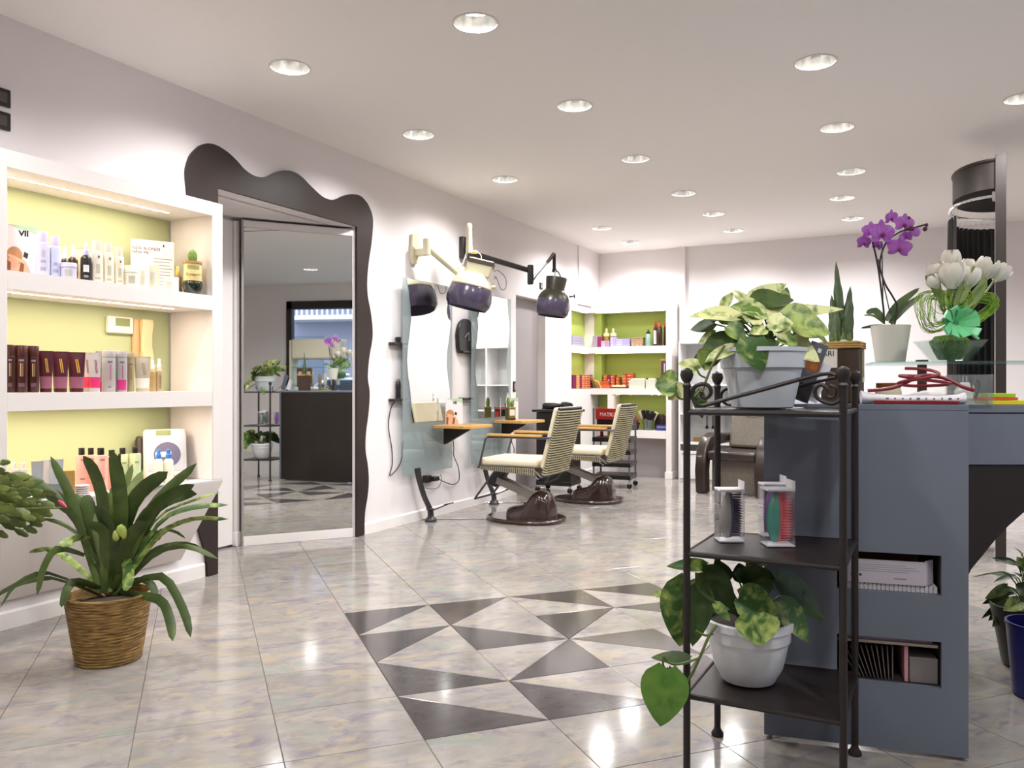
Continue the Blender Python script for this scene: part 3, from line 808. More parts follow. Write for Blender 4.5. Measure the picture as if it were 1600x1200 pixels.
round_bottle('silver grey shampoo bottle with magenta label block', 180.5, 198, 548.5, z, .27, '#a59f9e', '#a39d9c', B_, .17, 1.0, ((.04, .29, 6, 46, '#c02c72'), (.33, .66, 12, 3, '#b8356f'), (.70, .74, 10, 20, '#6f696b')))
round_bottle('slim beige shampoo bottle beside the grey ones', 197.5, 209, 551, z, .26, '#a08f70', '#a3957c', B_, .16, 1.0, ((.3, .62, 14, 7, '#7d6f5c'), (.68, .71, 10, 24, '#6b5d48')))
tube('beige squeeze tube with white band', 211, 234.5, 557.5, z, .28, '#b5a894', '#e2dacb', '#b9ab8f', B_, '#8f836b')
G_ = thing('pencil', 'black pen tip sticking up behind the beige tube', 'pen', onx(224, 610, .18).xyz * 1.0)
G_.location.z = z + .0008
G().lathe([(.004, 0), (.004, .15), (.0015, .168)], 8).obj('barrel', pm('#23211c', .4), G_)
pump_bottle('small gold spray bottle with white cap, left of the pair', 233.5, 243.5, 563, z, .26, '#b79d6c', '#f2ece2', B_, capf=.30)
pump_bottle('small gold spray bottle with white cap, right of the pair', 243, 254, 561, z, .27, '#b19a74', '#f2ece2', B_, ((.08, .5, 16, 12, '#8a7a5c'),), capf=.30)
# thermostat and door-phone handset on the green back
c = onx(184, 508, .012); w = 36 * ppm(dep(c)) * 1.25
t = thing('thermostat', 'white wall thermostat with green display on the green shelf back', 'thermostat', c)
G().box(.0005, .028, -w / 2, w / 2, -.045, .045).obj('case', pm('#f4efe2', .35), t, bevel=.008, seg=3)
G().box(.0275, .0295, -w * .22, w * .34, -.006, .036).obj('display', screen_green, t)
for k in (-1, 0, 1): G().box(.0275, .0295, w * .1 + k * .012 - .003, w * .1 + k * .012 + .003, -.033, -.027).obj('button', pm('#c9c3b4', .4), t)
c = onx(216, 524, .012)
t = thing('door_phone', 'cream door phone handset hanging beside the thermostat', 'phone', c)
G().box(.0005, .022, -.045, .022, -.16, .09).obj('base_plate', pm('#d8b98a', .45), t, bevel=.006)
rows = [(-.05 + .0, .092), (.0, .088)]
G().prism([(.02, -.17), (.055, -.175), (.062, -.12), (.048, -.06), (.048, .0), (.060, .06), (.055, .088), (.02, .085), (.024, .04), (.03, -.02), (.028, -.09)], -.012, .055, 'y').obj('handset', pm('#e8d3a2', .4), t, bevel=.005, recalc=True)

# ---- counter shelf
Cg = 'products on the counter shelf'; z = 0.628
flat_bottle('clear white capped bottle at the left end of the counter shelf', 15, 28, 723, z, .27, '#d8d2c9', '#e6e0d8', Cg)
flat_bottle('clear white capped bottle beside the silver tubes', 29, 43, 723, z, .27, '#d8d2c9', '#e6e0d8', Cg)
tube('silver squeeze tube with dark print, left of three', 50, 67, 721, z, .27, '#9fa3aa', '#8f959e', '#6f747c', Cg)
tube('white squeeze tube with brown print between silver tubes', 66, 80, 719, z, .25, '#d6cfca', '#8f7a6e', '#b0a79f', Cg)
tube('silver squeeze tube with dark print, right of three', 78, 98, 718, z, .29, '#a9aeb6', '#727880', '#b4b9c0', Cg)
carton('plain kraft brown carton on the counter shelf', 97, 116, 735, z, .29, '#b28a4e', Cg, .6, '#94703a')
for k in range(5):
    p, w, h = spot(117, 140, 765, z, .30); p = p + Vector((0, 0, k * .010))
    t = tag(G().lathe([(w * .30, 0), (w * .34, .001), (w * .5, .007), (w * .5, .0085), (w * .33, .003), (1e-6, .003)], 24).obj('saucer', pm('#dcdcdf', .25), None), ['bottom', 'second lowest', 'middle', 'second highest', 'top'][k] + ' white saucer of the small stack on the counter shelf', 'saucer', 'stack of saucers'); t.location = p
pk = ((.30, .34, 10, 22, '#b07a70'), (.72, .76, 14, 20, '#b87f74'))
flat_bottle('pink bottle with black cap, leftmost of the pink ones', 119, 136, 700, z, .22, '#efb6a6', '#1c1715', Cg, pk)
flat_bottle('pink bottle with black cap, second of the pink ones', 134, 150, 700, z, .18, '#ecb2a2', '#1c1715', Cg, pk)
flat_bottle('pink bottle with black cap at the front, third of the pink ones', 148, 167, 700, z, .28, '#f0b4a4', '#1c1715', Cg, pk)
flat_bottle('pink bottle with black cap, rightmost tall pink one', 166, 183, 703, z, .22, '#edb3a3', '#1c1715', Cg, pk)
pump_bottle('small pink bottle with long black pump cap', 181, 192, 709, z, .27, '#e9ad9f', '#17120f', Cg, capf=.45)
gk = ((.60, .64, 16, 20, '#93a57c'),)
flat_bottle('pale green bottle with black cap, left of the pair', 183, 200, 700, z, .18, '#cfdcae', '#1c1715', Cg, gk)
flat_bottle('pale green bottle with black cap, right of the pair', 203, 219.5, 698.5, z, .22, '#d2dfb0', '#1c1715', Cg, gk)
pump_bottle('white lotion bottle with blue spray cap, left of the pair', 241, 254.5, 702, z, .27, '#f1ead8', '#3f86d6', Cg, capf=.27)
pump_bottle('white lotion bottle with blue spray cap, right of the pair', 256, 270.5, 702, z, .28, '#f1ead8', '#3f86d6', Cg, capf=.27)
# beauty machine leaning in the corner
p = onx(258, 750, .175); p.z = z + .0008
t = thing('beauty_machine', 'white beauty device with small screen and round purple emblem on the counter shelf', 'appliance', p, CAMA + pi / 2)
Mx = Matrix.Rotation(radians(-14), 4, 'X')
G().box(-.11, .11, -.045, .04, .012, .285, Mx).obj('case', pm('#e4ded8', .4), t, bevel=.018, seg=3)
G().box(-.085, .095, -.0475, -.045, .05, .235, Mx).obj('front_panel', pm('#c6c6cf', .35), t, bevel=.002)
G().lathe([(.068, 0), (.068, .003), (1e-6, .003)], 28, M=Mx @ Matrix.Translation((.01, -.0470, .14)) @ Matrix.Rotation(pi / 2, 4, 'X')).obj('emblem', pm('#6b6680', .4), t)
G().box(-.05, .03, -.0520, -.0495, .125, .155, Mx).obj('emblem_bar', pm('#c6c6cf', .4), t)
G().box(-.045, .03, -.048, -.044, .248, .275, Mx).obj('display', screen_green, t)
G().box(-.12, .10, -.085, .05, 0.0, .014).obj('foot', pm('#ded7cf', .45), t, bevel=.004)
G().box(-.145, -.112, -.03, .045, .06, .25, Mx).obj('side_grip', pm('#3a3128', .5), t, bevel=.012, seg=3)
p = onx(222, 765, .31); p.z = z + .0008
t = tag(G().lathe([(.055, 0), (.075, .003), (.082, .012), (.078, .012), (.055, .004), (1e-6, .004)], 28, sx=1.0, sy=1.6).obj('glass_dish', pm('#9fb9b6', .12)), 'shallow blue-green glass dish at the front of the counter shelf', 'dish'); t.location = p
p = onx(232, 742, .22); p.z = z + .0008
cp = [Vector((.02 * sin(k * 2.1) - .03 * (k % 3) + .02, -.15 + k * .014, .006 + .022 * abs(sin(k * 1.7)))) for k in range(11)]
t = tag(G().tube(smooth_path(cp, 4), .0035, 6).obj('power_cable', black_plastic), 'tangled black cable beside the beauty device', 'cable'); t.location = p
# ================================================================ STYLING STATIONS ON THE LEFT WALL
pane = glass_mat('station_glass', (0.82, 0.87, 0.87), body=0.30, body_col=(0.44, 0.51, 0.52))
leg_metal = mat('leg_grey_metal', '#4b4a4c', 0.4, metal=0.7)
oak = mat('oak_wood', '#c99a58', 0.45, var=0.18, vscale=14, aniso=(1, 7, 7))
cord_black = mat('cord_black', '#141212', 0.5)
SX = 0.062
def station(ya, yb, label, mirror_label, edge_l, edge_r):
    t = thing('styling_mirror', label, 'mirror', (SX, ya, 0), 0, 'styling mirrors')
    W = yb - ya
    G().box(0, 0.008, 0, W, 0.415, 2.04).obj('glass_panel', pane, t)
    # silvered part with wavy sides, proud of the glass
    n = len(edge_l); g = G()
    for x in (0.0085, 0.0105):
        g.add([(x, e[0], e[1]) for e in edge_l] + [(x, e[0], e[1]) for e in edge_r], [])
    for k in range(n - 1):
        g.f.append((2 * n + k, 3 * n + k, 3 * n + k + 1, 2 * n + k + 1)); g.f.append((k, k + 1, n + k + 1, n + k))
        g.f.append((k, 2 * n + k, 2 * n + k + 1, k + 1)); g.f.append((n + k, n + k + 1, 3 * n + k + 1, 3 * n + k))
    g.f.append((0, n, 3 * n, 2 * n)); g.f.append((n - 1, 3 * n - 1, 4 * n - 1, 2 * n - 1))
    g.obj('silvered_mirror', mirror_mat, t, sharp=20, recalc=True)
    # curved leg from the glass foot down to the floor
    yc = W * 0.26
    path = smooth_path([(0.015, yc, 0.46), (0.02, yc + 0.02, 0.36), (0.035, yc + 0.07, 0.22), (0.055, yc + 0.13, 0.10), (0.06, yc + 0.135, 0.03)], 5)
    rows = []
    for p in path:
        hw = 0.030 - 0.006 * sin(pi * min(1, max(0, (0.46 - p.z) / 0.43)))
        rows.append([Vector((p.x - .012, p.y - hw, p.z)), Vector((p.x + .012, p.y - hw, p.z)), Vector((p.x + .012, p.y + hw, p.z)), Vector((p.x - .012, p.y + hw, p.z)), Vector((p.x - .012, p.y - hw, p.z))])
    G().ribbon(rows).obj('leg', leg_metal, t, recalc=True)
    G().lathe([(.062, 0.0008), (.062, .014), (.045, .030), (.030, .04)], 20, (0.06, yc + .135, 0), sx=.75).obj('foot', leg_metal, t)
    # foot pedal plate on a thin rod
    G().tube([(0.075, yc + .12, .09), (0.16, yc + .24, .135)], .006, 8).obj('pedal_rod', leg_metal, t)
    G().box(-.035, .035, -.028, .028, 0, .010, Matrix.Translation((.17, yc + .25, .135)) @ Matrix.Rotation(-.25, 4, 'Y')).obj('pedal', leg_metal, t, bevel=.003)
    G().box(-.03, .03, -.025, .025, 0, .008, Matrix.Translation((.075, yc + .10, .105))).obj('pedal', leg_metal, t, bevel=.003)
    return t
def wave(px_list, x):
    return [(onx(px, py, x).y, onx(px, py, x).z) for px, py in px_list]
ya, yb = onx(628.5, 700, SX).y, onx(705.5, 700, SX).y
eL = wave([(635.6, 433), (638, 450), (641, 476), (642.4, 496), (640, 520), (637, 544), (636, 564), (638, 590), (641, 610), (642.6, 632), (642, 661)], SX + .01)
eR = wave([(700, 448), (701, 470), (703.4, 490), (704, 505), (702, 524), (698.4, 550), (698, 570), (700, 590), (703, 612), (703.5, 632), (703, 655)], SX + .01)
def norm(e, ya, ztop=2.035, zbot=0.845):
    z0, z1 = e[0][1], e[-1][1]
    return [(p[0] - ya, ztop + (p[1] - z0) * (zbot - ztop) / (z1 - z0)) for p in e]
eL, eR = norm(eL, ya), norm(eR, ya)
station(ya, yb, 'near wavy-edged styling mirror on a blue-grey glass panel with metal leg', '', eL, eR)
yc_, yd_ = onx(736, 700, SX).y, onx(797, 700, SX).y
k = (yd_ - yc_) / (yb - ya)
station(yc_, yd_, 'far wavy-edged styling mirror on a glass panel, beside the grey door', '', [(p[0] * k, p[1]) for p in eL], [(p[0] * k, p[1]) for p in eR])

# wooden ledges with dark brackets
def ledge(label, y0):
    t = thing('station_ledge', label, 'ledge', (0, y0, 0.785), 0, 'oak ledges at the mirrors')
    G().prism([(0.085, 0.0), (0.40, -0.02), (0.455, 0.03), (0.455, 0.40), (0.40, 0.43), (0.085, 0.42)], 0.0, 0.026, 'z').obj('oak_board', oak, t, bevel=.003)
    G().prism([(0.076, -0.15), (0.09, -0.15), (0.33, -0.022), (0.33, -0.0005), (0.076, -0.0005)], 0.19, 0.22, 'y').obj('bracket', mat('bracket_dark', '#2a2422', .5), t)
    return t
L1 = 5.95; L2 = 7.05
ledge('small oak ledge in front of the near styling mirror', L1)
ledge('small oak ledge in front of the far styling mirror', L2)
zt = 0.785 + 0.0268
p = onz(723, 664, zt)
h_ = 41 * ppm(dep(p)); w_ = 29 * ppm(dep(p))
vif_card('portrait card standing on the near oak ledge', Vector((.16, L1 + .23, zt)), w_, h_, radians(-36) + pi / 2)
vif_card('portrait card standing on the far oak ledge behind the small cactus', Vector((.14, L2 + .30, zt)), w_ * .9, h_ * .95, radians(-30) + pi / 2)
# cactus in a label jar on the far ledge
t = thing('potted_cactus', 'two-stemmed cactus in a square olive jar on the far oak ledge', 'plant', (.20, L2 + .14, zt), radians(-30) + pi / 2)
G().cbox((0, 0, .06), (.082, .07, .12)).obj('jar', pm('#6f6a3e', .3), t, bevel=.006)
G().box(-.030, .030, -.0362, -.0350, .045, .105).obj('label_patch', pm('#dcd6d2', .5), t)
G().box(-.040, .040, -.0362, -.0350, .004, .022).obj('label_patch', pm('#2c241a', .5), t)
G().cbox((0, 0, .124), (.086, .074, .012)).obj('rope_rim', MATS['jute'], t, bevel=.003)
for dx, hh, ln in ((-.018, .10, -.2), (.020, .065, .25)):
    path = [Vector((dx + ln * f * hh * .35, 0, .125 + f * hh)) for f in (0, .25, .5, .75, .95, 1.0)]
    G().tube(path, [.013, .018, .020, .018, .011, .003], 10).obj('cactus', MATS['cactus_green'], t)

# small black shelves and the black dryer rest on the wall
def wall_shelf(label, y, z):
    t = thing('wall_shelf', label, 'shelf', (0.0, y, z), 0, 'small black wall shelves')
    G().box(0.0008, .055, -.10, .10, 0, .022).obj('board', black_plastic, t, bevel=.003)
    return t
wall_shelf('upper small black shelf left of the near styling mirror', onx(628, 538, .05).y - .02, 1.15 + (603 - 540) * ppm(6.7))
wall_shelf('lower small black shelf left of the near styling mirror', onx(628, 624, .05).y - .02, 1.15 + (603 - 627) * ppm(6.7))
yq = onx(727, 540, .03).y + .02
wall_shelf('small black shelf under the round dryer rest between the mirrors', yq, 1.15 + (603 - 625) * ppm(7.6))
t = thing('dryer_rest', 'black rounded hair dryer rest on the wall between the styling mirrors', 'dryer rest', (0, yq, 1.15 + (603 - 524) * ppm(7.6)))
prof = []
G().prism([(.16 * cos(a), .16 * sin(a)) for a in [pi * i / 14 for i in range(15)]] + [(-.15, -.12), (-.12, -.17), (.12, -.17), (.15, -.12)], .001, .040, 'x').obj('shell', black_plastic, t, bevel=.012, seg=3)
G().box(.040, .055, -.10, .10, -.165, -.145).obj('rest_plate', black_plastic, t, bevel=.004)
G().tube([(.046, -.06, -.02), (.046, .02, .03), (.046, .02, -.05)], .006, 6).obj('hook', mat('hook_grey', '#7a7a7c', .4), t)
# black appliances resting on the shelves left of the near mirror
yy = onx(628, 610, .05).y - .02
t = thing('hair_clipper', 'black hair clipper on the lower wall shelf left of the near mirror', 'clipper', (.028, yy, 1.15 + (603 - 627) * ppm(6.7) + .0228))
G().lathe([(.022, 0), (.025, .01), (.022, .06), (.025, .11), (.02, .14), (.012, .15)], 14, sx=.8).obj('body', black_plastic, t)
G().lathe([(.02, .148), (.022, .152), (.022, .162), (1e-6, .163)], 12, sx=.6).obj('blade', chrome, t)
t = thing('hair_comb_cup', 'black cup on the upper wall shelf left of the near mirror', 'cup', (.028, yy, 1.15 + (603 - 540) * ppm(6.7) + .0228))
G().lathe([(.022, 0), (.024, .045), (.022, .045), (.02, .004), (1e-6, .004)], 16).obj('body', black_plastic, t)
# hanging cables
def cable(label, pts, r=.0042, name='power_cable'):
    return tag(G().tube(smooth_path(pts, 6), r, 6).obj(name, cord_black), label, 'cable', 'black cables')
def W_(px, py, x): return onx(px, py, x)
cable('black cable hanging in a loop on the wall left of the near mirror', [W_(623, 622, .03), W_(612, 635, .012), W_(607, 665, .012), W_(612, 700, .012), W_(613, 725, .012), W_(609, 743, .012), W_(621, 732, .012), W_(628, 715, .012), W_(629, 690, .02)])
cable('black cable hanging below the near oak ledge', [W_(707, 678, .10), W_(709, 700, .10), W_(709, 712, .10), W_(716, 730, .05), W_(717, 750, .03), W_(708, 757, .03), W_(692, 752, .03), W_(684, 747, .03)])
cable('short black cable below the far oak ledge', [W_(799, 684, .10), W_(800, 692, .085), W_(803, 700, .04), W_(803, 708, .04)])
p = onx(667, 748, .02)
t = thing('power_adapter', 'black double power adapter low on the wall under the near mirror', 'adapter', (0, p.y, p.z))
G().box(.001, .05, -.045, .035, -.032, .03).obj('block', black_plastic, t, bevel=.006)
G().box(.012, .075, .032, .12, -.026, .014).obj('block', black_plastic, t, bevel=.006)
cable('thin black cable curling from the power adapter', [W_(688, 741, .085), W_(690, 750, .05), W_(684, 762, .03), W_(672, 764, .03), W_(664, 762, .03)], .0025)
# pedal rods on the floor
for lab, a, bb in (('thin metal rod on the floor at the near styling mirror', (657, 812), (774, 811)), ('thin metal rod on the floor at the far styling mirror', (756, 786), (815, 786))):
    A_, B2 = fl(*a), fl(*bb); A_.z = B2.z = .0062
    t = thing('floor_rod', lab, 'rod', (0, 0, 0), 0, 'floor rods')
    G().tube([A_, B2], .005, 8).obj('rod', chrome, t)
    G().ball(B2 + Vector((0, 0, .001)), .0065, 8, 6).obj('rod_end', leg_metal, t)
# switches
def plate(label, px, py, x, w=.075, h=.075):
    p = onx(px, py, x)
    t = thing('wall_switch', label, 'switch', p, 0, 'black wall plates')
    G().box(.0006, .010, -w / 2, w / 2, -h / 2, h / 2).obj('frame', black_plastic, t, bevel=.004)
    G().box(.0098, .013, -w * .3, w * .3, -h * .3, h * .3).obj('rocker', mat('rocker_light', '#8b8580', .4), t)
plate('small black wall plate above the grey door', 845, 447, 0.0)
plate('tall black wall plate beside the grey door edge, near the far mirror', 803, 604, 0.0, .05, .11)

# ================================================================ HOOD DRYERS
cream = mat('cream_plastic', '#d9d2b4', 0.35)
cream_dk = mat('motor_band_brown', '#4a3c30', 0.5)  # brown band around the motor housing
visor = mat('smoke_visor', '#4b4258', 0.22, coat=.3)
visor_in = mat('visor_lining', '#6f6a80', 0.4)
dk_plastic = mat('dark_olive_plastic', '#3b3629', 0.35)
def hood_dryer(label, wall_px, hood_px, hood_x, col, arm_col, style):
    wp = onx(*wall_px, 0.0)
    t = thing('hood_dryer', label, 'hood dryer', (0, 0, 0), 0, 'wall-mounted hood dryers')
    hp_ = onx(*hood_px, hood_x)
    X = Vector((CW, SW, 0))                    # across the view
    if style == 1:
        G().prism([(-.055, .12), (.03, .135), (.05, .09), (.05, -.06), (.03, -.12), (-.05, -.13), (-.065, -.08)], .001, .030, 'x', M=Matrix.Translation((0, wp.y, wp.z))).obj('wall_plate', arm_col, t, bevel=.006)
        G().box(.03, .13, -.03, .03, -.06, .0, Matrix.Translation((0, wp.y, wp.z))).obj('wall_bracket', arm_col, t, bevel=.006)
        G().lathe([(.034, -.055), (.034, .075), (.028, .082), (1e-6, .082)], 18, (.135, wp.y, wp.z)).obj('pivot', arm_col, t)
        e = hp_ - X * .085 + Vector((0, 0, .145))
        s = Vector((.14, wp.y, wp.z + .01))
        G().tube([s, s.lerp(e, .5), e], [.030, .028, .024], 12).obj('arm', arm_col, t)
        G().lathe([(.04, -.075), (.045, -.06), (.045, .05), (.036, .075)], 16, e).obj('elbow', arm_col, t)
        G().lathe([(.028, 0), (.030, .02), (.022, .2), (.027, .22), (.022, .245), (.012, .255)], 14, e + Vector((.0, .0, .20)) + X * .075).obj('post_head', arm_col, t)
        G().tube([e + X * .01 + Vector((0, 0, .06)), e + X * .07 + Vector((0, 0, .24))], .010, 8).obj('strut', chrome, t)
        G().tube([e + X * .035 + Vector((-.02, -.02, .02)), e + X * .085 + Vector((-.02, -.02, .21))], .007, 8).obj('strut', chrome, t)
        G().lathe([(.014, 0), (.016, .05), (.013, .055)], 12, M=Matrix.Translation(e + X * .09 + Vector((0, 0, .205))) @ Matrix.Rotation(YAW, 4, 'Z') @ Matrix.Rotation(pi / 2, 4, 'Y')).obj('knob', pm('#e0b26c', .4), t)
        G().tube(smooth_path([e + X * .14 + Vector((0, 0, .205)), e + X * .175 + Vector((0, 0, .18)), e + X * .18 + Vector((0, 0, .12))], 5), .004, 6).obj('hose', pm('#efe9da', .5), t)
        M = Matrix.Translation(hp_) @ Matrix.Rotation(YAW, 4, 'Z') @ Matrix.Rotation(radians(13), 4, 'Y') @ Matrix.Scale(1.12, 4)
        G().lathe([(.150, -.125), (.172, -.09), (.178, -.05), (.165, .03), (.158, .045)], 30, M=M, sy=1.0, cap=False).obj('visor', visor, t)
        G().lathe([(.148, -.124), (.165, -.08), (.155, .03), (.10, .04), (1e-6, .045)], 30, M=M, cap=False).obj('hood_lining', visor_in, t)
        G().lathe([(.160, .043), (.163, .050), (.152, .085), (.125, .125), (.110, .145), (1e-6, .146)], 30, M=M).obj('dome', col, t)
        Mb = M @ Matrix.Translation((.022, 0, .13))
        G().prism([(-.10, 0), (.095, 0), (.11, .13), (-.085, .13)], -.085, .085, 'y', M=Mb).obj('motor_box', col, t, bevel=.010)
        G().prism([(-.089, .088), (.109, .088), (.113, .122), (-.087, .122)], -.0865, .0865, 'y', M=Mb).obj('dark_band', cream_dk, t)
        G().lathe([(.012, 0), (.016, .012), (.016, .03), (.010, .034)], 12, M=M @ Matrix.Translation((.15, -.03, .07)) @ Matrix.Rotation(pi / 2.5, 4, 'Y')).obj('knob', pm('#cfc0a0', .4), t)
    else:
        G().box(.001, .05, -.06, .06, -.10, .10, Matrix.Translation((0, wp.y, wp.z))).obj('wall_plate', arm_col, t, bevel=.006)
        s = Vector((.06, wp.y, wp.z - .04)); e = hp_ - X * .255 + Vector((0, 0, .245))
        G().box(.03, .10, -.03, .03, -.09, .05, Matrix.Translation((0, wp.y, wp.z))).obj('wall_bracket', arm_col, t, bevel=.005)
        G().tube([s, e], [.028, .026], 12).obj('arm', arm_col, t)
        G().box(-.03, .03, -.035, .035, -.14, .05, Matrix.Translation(e + X * .02) @ Matrix.Rotation(YAW, 4, 'Z')).obj('elbow', black_plastic, t, bevel=.012, seg=3)
        a = e + X * .03 + Vector((0, 0, -.10)); c = hp_ + X * .0 + Vector((0, 0, .40))
        G().tube([a, a.lerp(c, .25), c], [.024, .013, .011], 10).obj('rod', chrome, t)
        G().tube([a.lerp(c, .68), c + Vector((0, 0, .01))], [.016, .022], 10).obj('rod_head', mat('grey_metal_dk', '#6e6a60', .35, metal=.7), t)
        G().box(-.016, .016, -.012, .012, -.15, .01, Matrix.Translation(c) @ Matrix.Rotation(YAW, 4, 'Z')).obj('hanger', black_plastic, t, bevel=.004)
        G().box(-.022, .03, -.014, .014, -.175, -.145, Matrix.Translation(c) @ Matrix.Rotation(YAW, 4, 'Z')).obj('hanger_joint', black_plastic, t, bevel=.004)
        G().tube(smooth_path([c + X * .03 + Vector((0, -.05, -.30)), c + X * .02 + Vector((0, -.03, -.18)), c + X * .035 + Vector((0, 0, -.165)), c + X * .06 + Vector((0, .05, -.25))], 5), .007, 8).obj('bail', chrome, t)
        M = Matrix.Translation(hp_) @ Matrix.Rotation(YAW, 4, 'Z') @ Matrix.Rotation(radians(8), 4, 'Y') @ Matrix.Scale(1.06, 4)
        G().lathe([(.128, -.20), (.150, -.175), (.160, -.12), (.157, -.07), (.150, -.045)], 30, M=M, cap=False).obj('visor', visor, t)
        G().lathe([(.126, -.199), (.146, -.16), (.140, -.05), (.08, -.03), (1e-6, -.03)], 30, M=M, cap=False).obj('hood_lining', visor_in, t)
        G().lathe([(.150, -.045), (.146, -.03), (.130, .005), (.108, .03), (.090, .045), (.088, .06), (.100, .155), (.096, .165), (1e-6, .16)], 30, M=M).obj('dome', col, t)
        G().tube([M @ Vector((.14, -.03, .0)), M @ Vector((.185, -.04, .01))], [.010, .006], 8).obj('knob_stem', black_plastic, t)
        G().lathe([(.020, 0), (.020, .008), (.008, .012)], 12, M=M @ Matrix.Translation((.18, -.04, .01)) @ Matrix.Rotation(pi / 2.4, 4, 'Y')).obj('knob', black_plastic, t)
    return t
hood_dryer('cream hood dryer with smoked visor on a cream wall arm', (646, 390), (735, 457), .36, cream, cream, 1)
hood_dryer('dark hood dryer with purple smoked visor on a black wall arm', (722, 388), (866, 461), .60, dk_plastic, mat('arm_dark', '#2d2a2a', .35), 2)
cable('thin black cable looping behind the cream hood dryer', [onx(772, 424, .5), onx(779, 423, .4), onx(790, 435, .4), onx(790, 450, .4), onx(783, 452, .4), onx(777, 437, .4), onx(774, 432, .45), onx(773, 436, .5)], .0032)

# ================================================================ STYLING CHAIRS
brown_gloss = mat('brown_enamel', '#33211b', 0.16, coat=.6)
vinyl = mat('cream_vinyl', '#e4d9bd', 0.5, var=.05, vscale=6)
cordm = mat('woven_cord', '#9b9274', 0.7, var=.15, vscale=30)
tube_grey = mat('tube_grey', '#55535a', 0.35, metal=.6)
arm_grey = mat('piston_grey', '#97928a', 0.35, metal=.4)
def oval(ax, ay, n=40, cx=0, sq=2.6):
    out = []
    for k in range(n):
        a = 2 * pi * k / n; c, s = cos(a), sin(a)
        out.append((cx + ax * abs(c) ** (2 / sq) * (1 if c >= 0 else -1), ay * abs(s) ** (2 / sq) * (1 if s >= 0 else -1)))
    return out
def styling_chair(label):
    t = thing('styling_chair', label, 'chair', (0, 0, 0), 0, 'styling chairs at the mirrors')
    # floor plate and pump housing (front is -x)
    pl = [(x if x > 0 else x * 1.12, y * (1.0 if x > 0 else 1 - .35 * (-x / .36) ** 2)) for x, y in oval(.33, .27)]
    G().prism(pl, .0008, .035, 'z').obj('floor_plate', brown_gloss, t, bevel=.014, seg=3)
    g = G(); rows = []
    secs = [(-.17, .085, .095), (-.15, .10, .115), (-.05, .125, .135), (.02, .135, .16), (.06, .135, .235), (.12, .13, .275), (.19, .12, .265), (.235, .105, .20), (.25, .09, .05)]
    for x, hw, hz in secs:
        rows.append([Vector((x, -hw, .030)), Vector((x, -hw * .98, hz * .6)), Vector((x, -hw * .8, hz * .88)), Vector((x, -hw * .4, hz)), Vector((x, hw * .4, hz)), Vector((x, hw * .8, hz * .88)), Vector((x, hw * .98, hz * .6)), Vector((x, hw, .030))])
    g.ribbon(rows); g.f.append(tuple(range(7, -1, -1))); g.f.append(tuple(range(64, 72)))
    o = g.obj('pump_housing', brown_gloss, t, sharp=60, recalc=True)
    md = o.modifiers.new('round', 'SUBSURF'); md.levels = 2; md.render_levels = 2
    def bar(a, bb, w, hgt, nm, m, bev=.006):
        a, bb = Vector(a), Vector(bb); d = bb - a; L_ = d.length
        M = Matrix.Translation(a) @ d.to_track_quat('X', 'Z').to_matrix().to_4x4()
        return G().box(0, L_, -w / 2, w / 2, -hgt / 2, hgt / 2, M).obj(nm, m, t, bevel=bev)
    bar((.10, 0, .205), (-.27, 0, .335), .11, .062, 'lift_arm', arm_grey, .004)
    G().prism([(-.36, .30), (-.28, .27), (-.20, .33), (-.22, .38), (-.14, .415), (.05, .41), (.06, .445), (-.20, .45), (-.29, .42), (-.31, .37), (-.37, .345)], -.05, .05, 'y').obj('tilt_bracket', black_plastic, t, bevel=.008, recalc=True)
    bar((.02, -.10, .155), (.06, .10, .155), .03, .02, 'lever_axle', black_plastic)
    # foot rest
    HW = .175
    fp = [(-.21, -HW, .445), (-.41, -HW, .19), (-.425, -HW + .02, .178), (-.425, HW - .02, .178), (-.41, HW, .19), (-.21, HW, .445)]
    G().tube(fp, .0095, 8).obj('foot_rest', tube_grey, t)
    # seat
    hw = .255
    G().box(-.34, .19, -hw + .015, hw - .015, .470, .545).obj('seat_cushion', vinyl, t, bevel=.030, seg=4)
    sf = []
    for s in (-1, 1):
        G().tube([(-.34, s * hw, .468), (.17, s * hw, .462), (.235, s * hw, .405), (.25, s * hw, .405), (.275, s * hw, .49), (.395, s * hw, .965)], .011, 8).obj('side_frame', tube_grey, t)
        G().tube([(-.34, s * hw, .462), (.14, s * hw, .43), (.215, s * hw, .385)], .007, 6).obj('side_rail', tube_grey, t)
        G().tube([(-.33, s * hw, .47), (-.265, s * (hw + .012), .705), (-.24, s * (hw + .012), .72), (.33, s * (hw + .008), .725)], .0095, 8).obj('arm_tube', tube_grey, t)
        G().box(-.245, .245, s * (hw + .012) - .026, s * (hw + .012) + .026, .730, .750).obj('arm_pad', oak, t, bevel=.004)
    for x, zz in ((-.34, .466), (.235, .405), (.395, .965)):
        G().tube([(x, -hw, zz), (x, hw, zz)], .010, 8).obj('cross_bar', tube_grey, t)
    gc = G()
    for k in range(26):                         # cords under the seat, wrapped over the side rails
        x = -.31 + k * .0195
        zb = .462 - (.032 * (x + .34) / .48) - .010
        gc.tube([(x, -hw - .010, .472), (x, -hw - .010, zb), (x, hw + .010, zb), (x, hw + .010, .472)], .0062, 5)
    stuff(gc.obj('seat_cords', cordm, t))
    # back
    nb = Vector((.12, 0, .475)).normalized()
    def bp(f, off, y): return Vector((.275 + .12 * f + off * nb.z, y, .49 + .475 * f - off * nb.x))
    g = G()
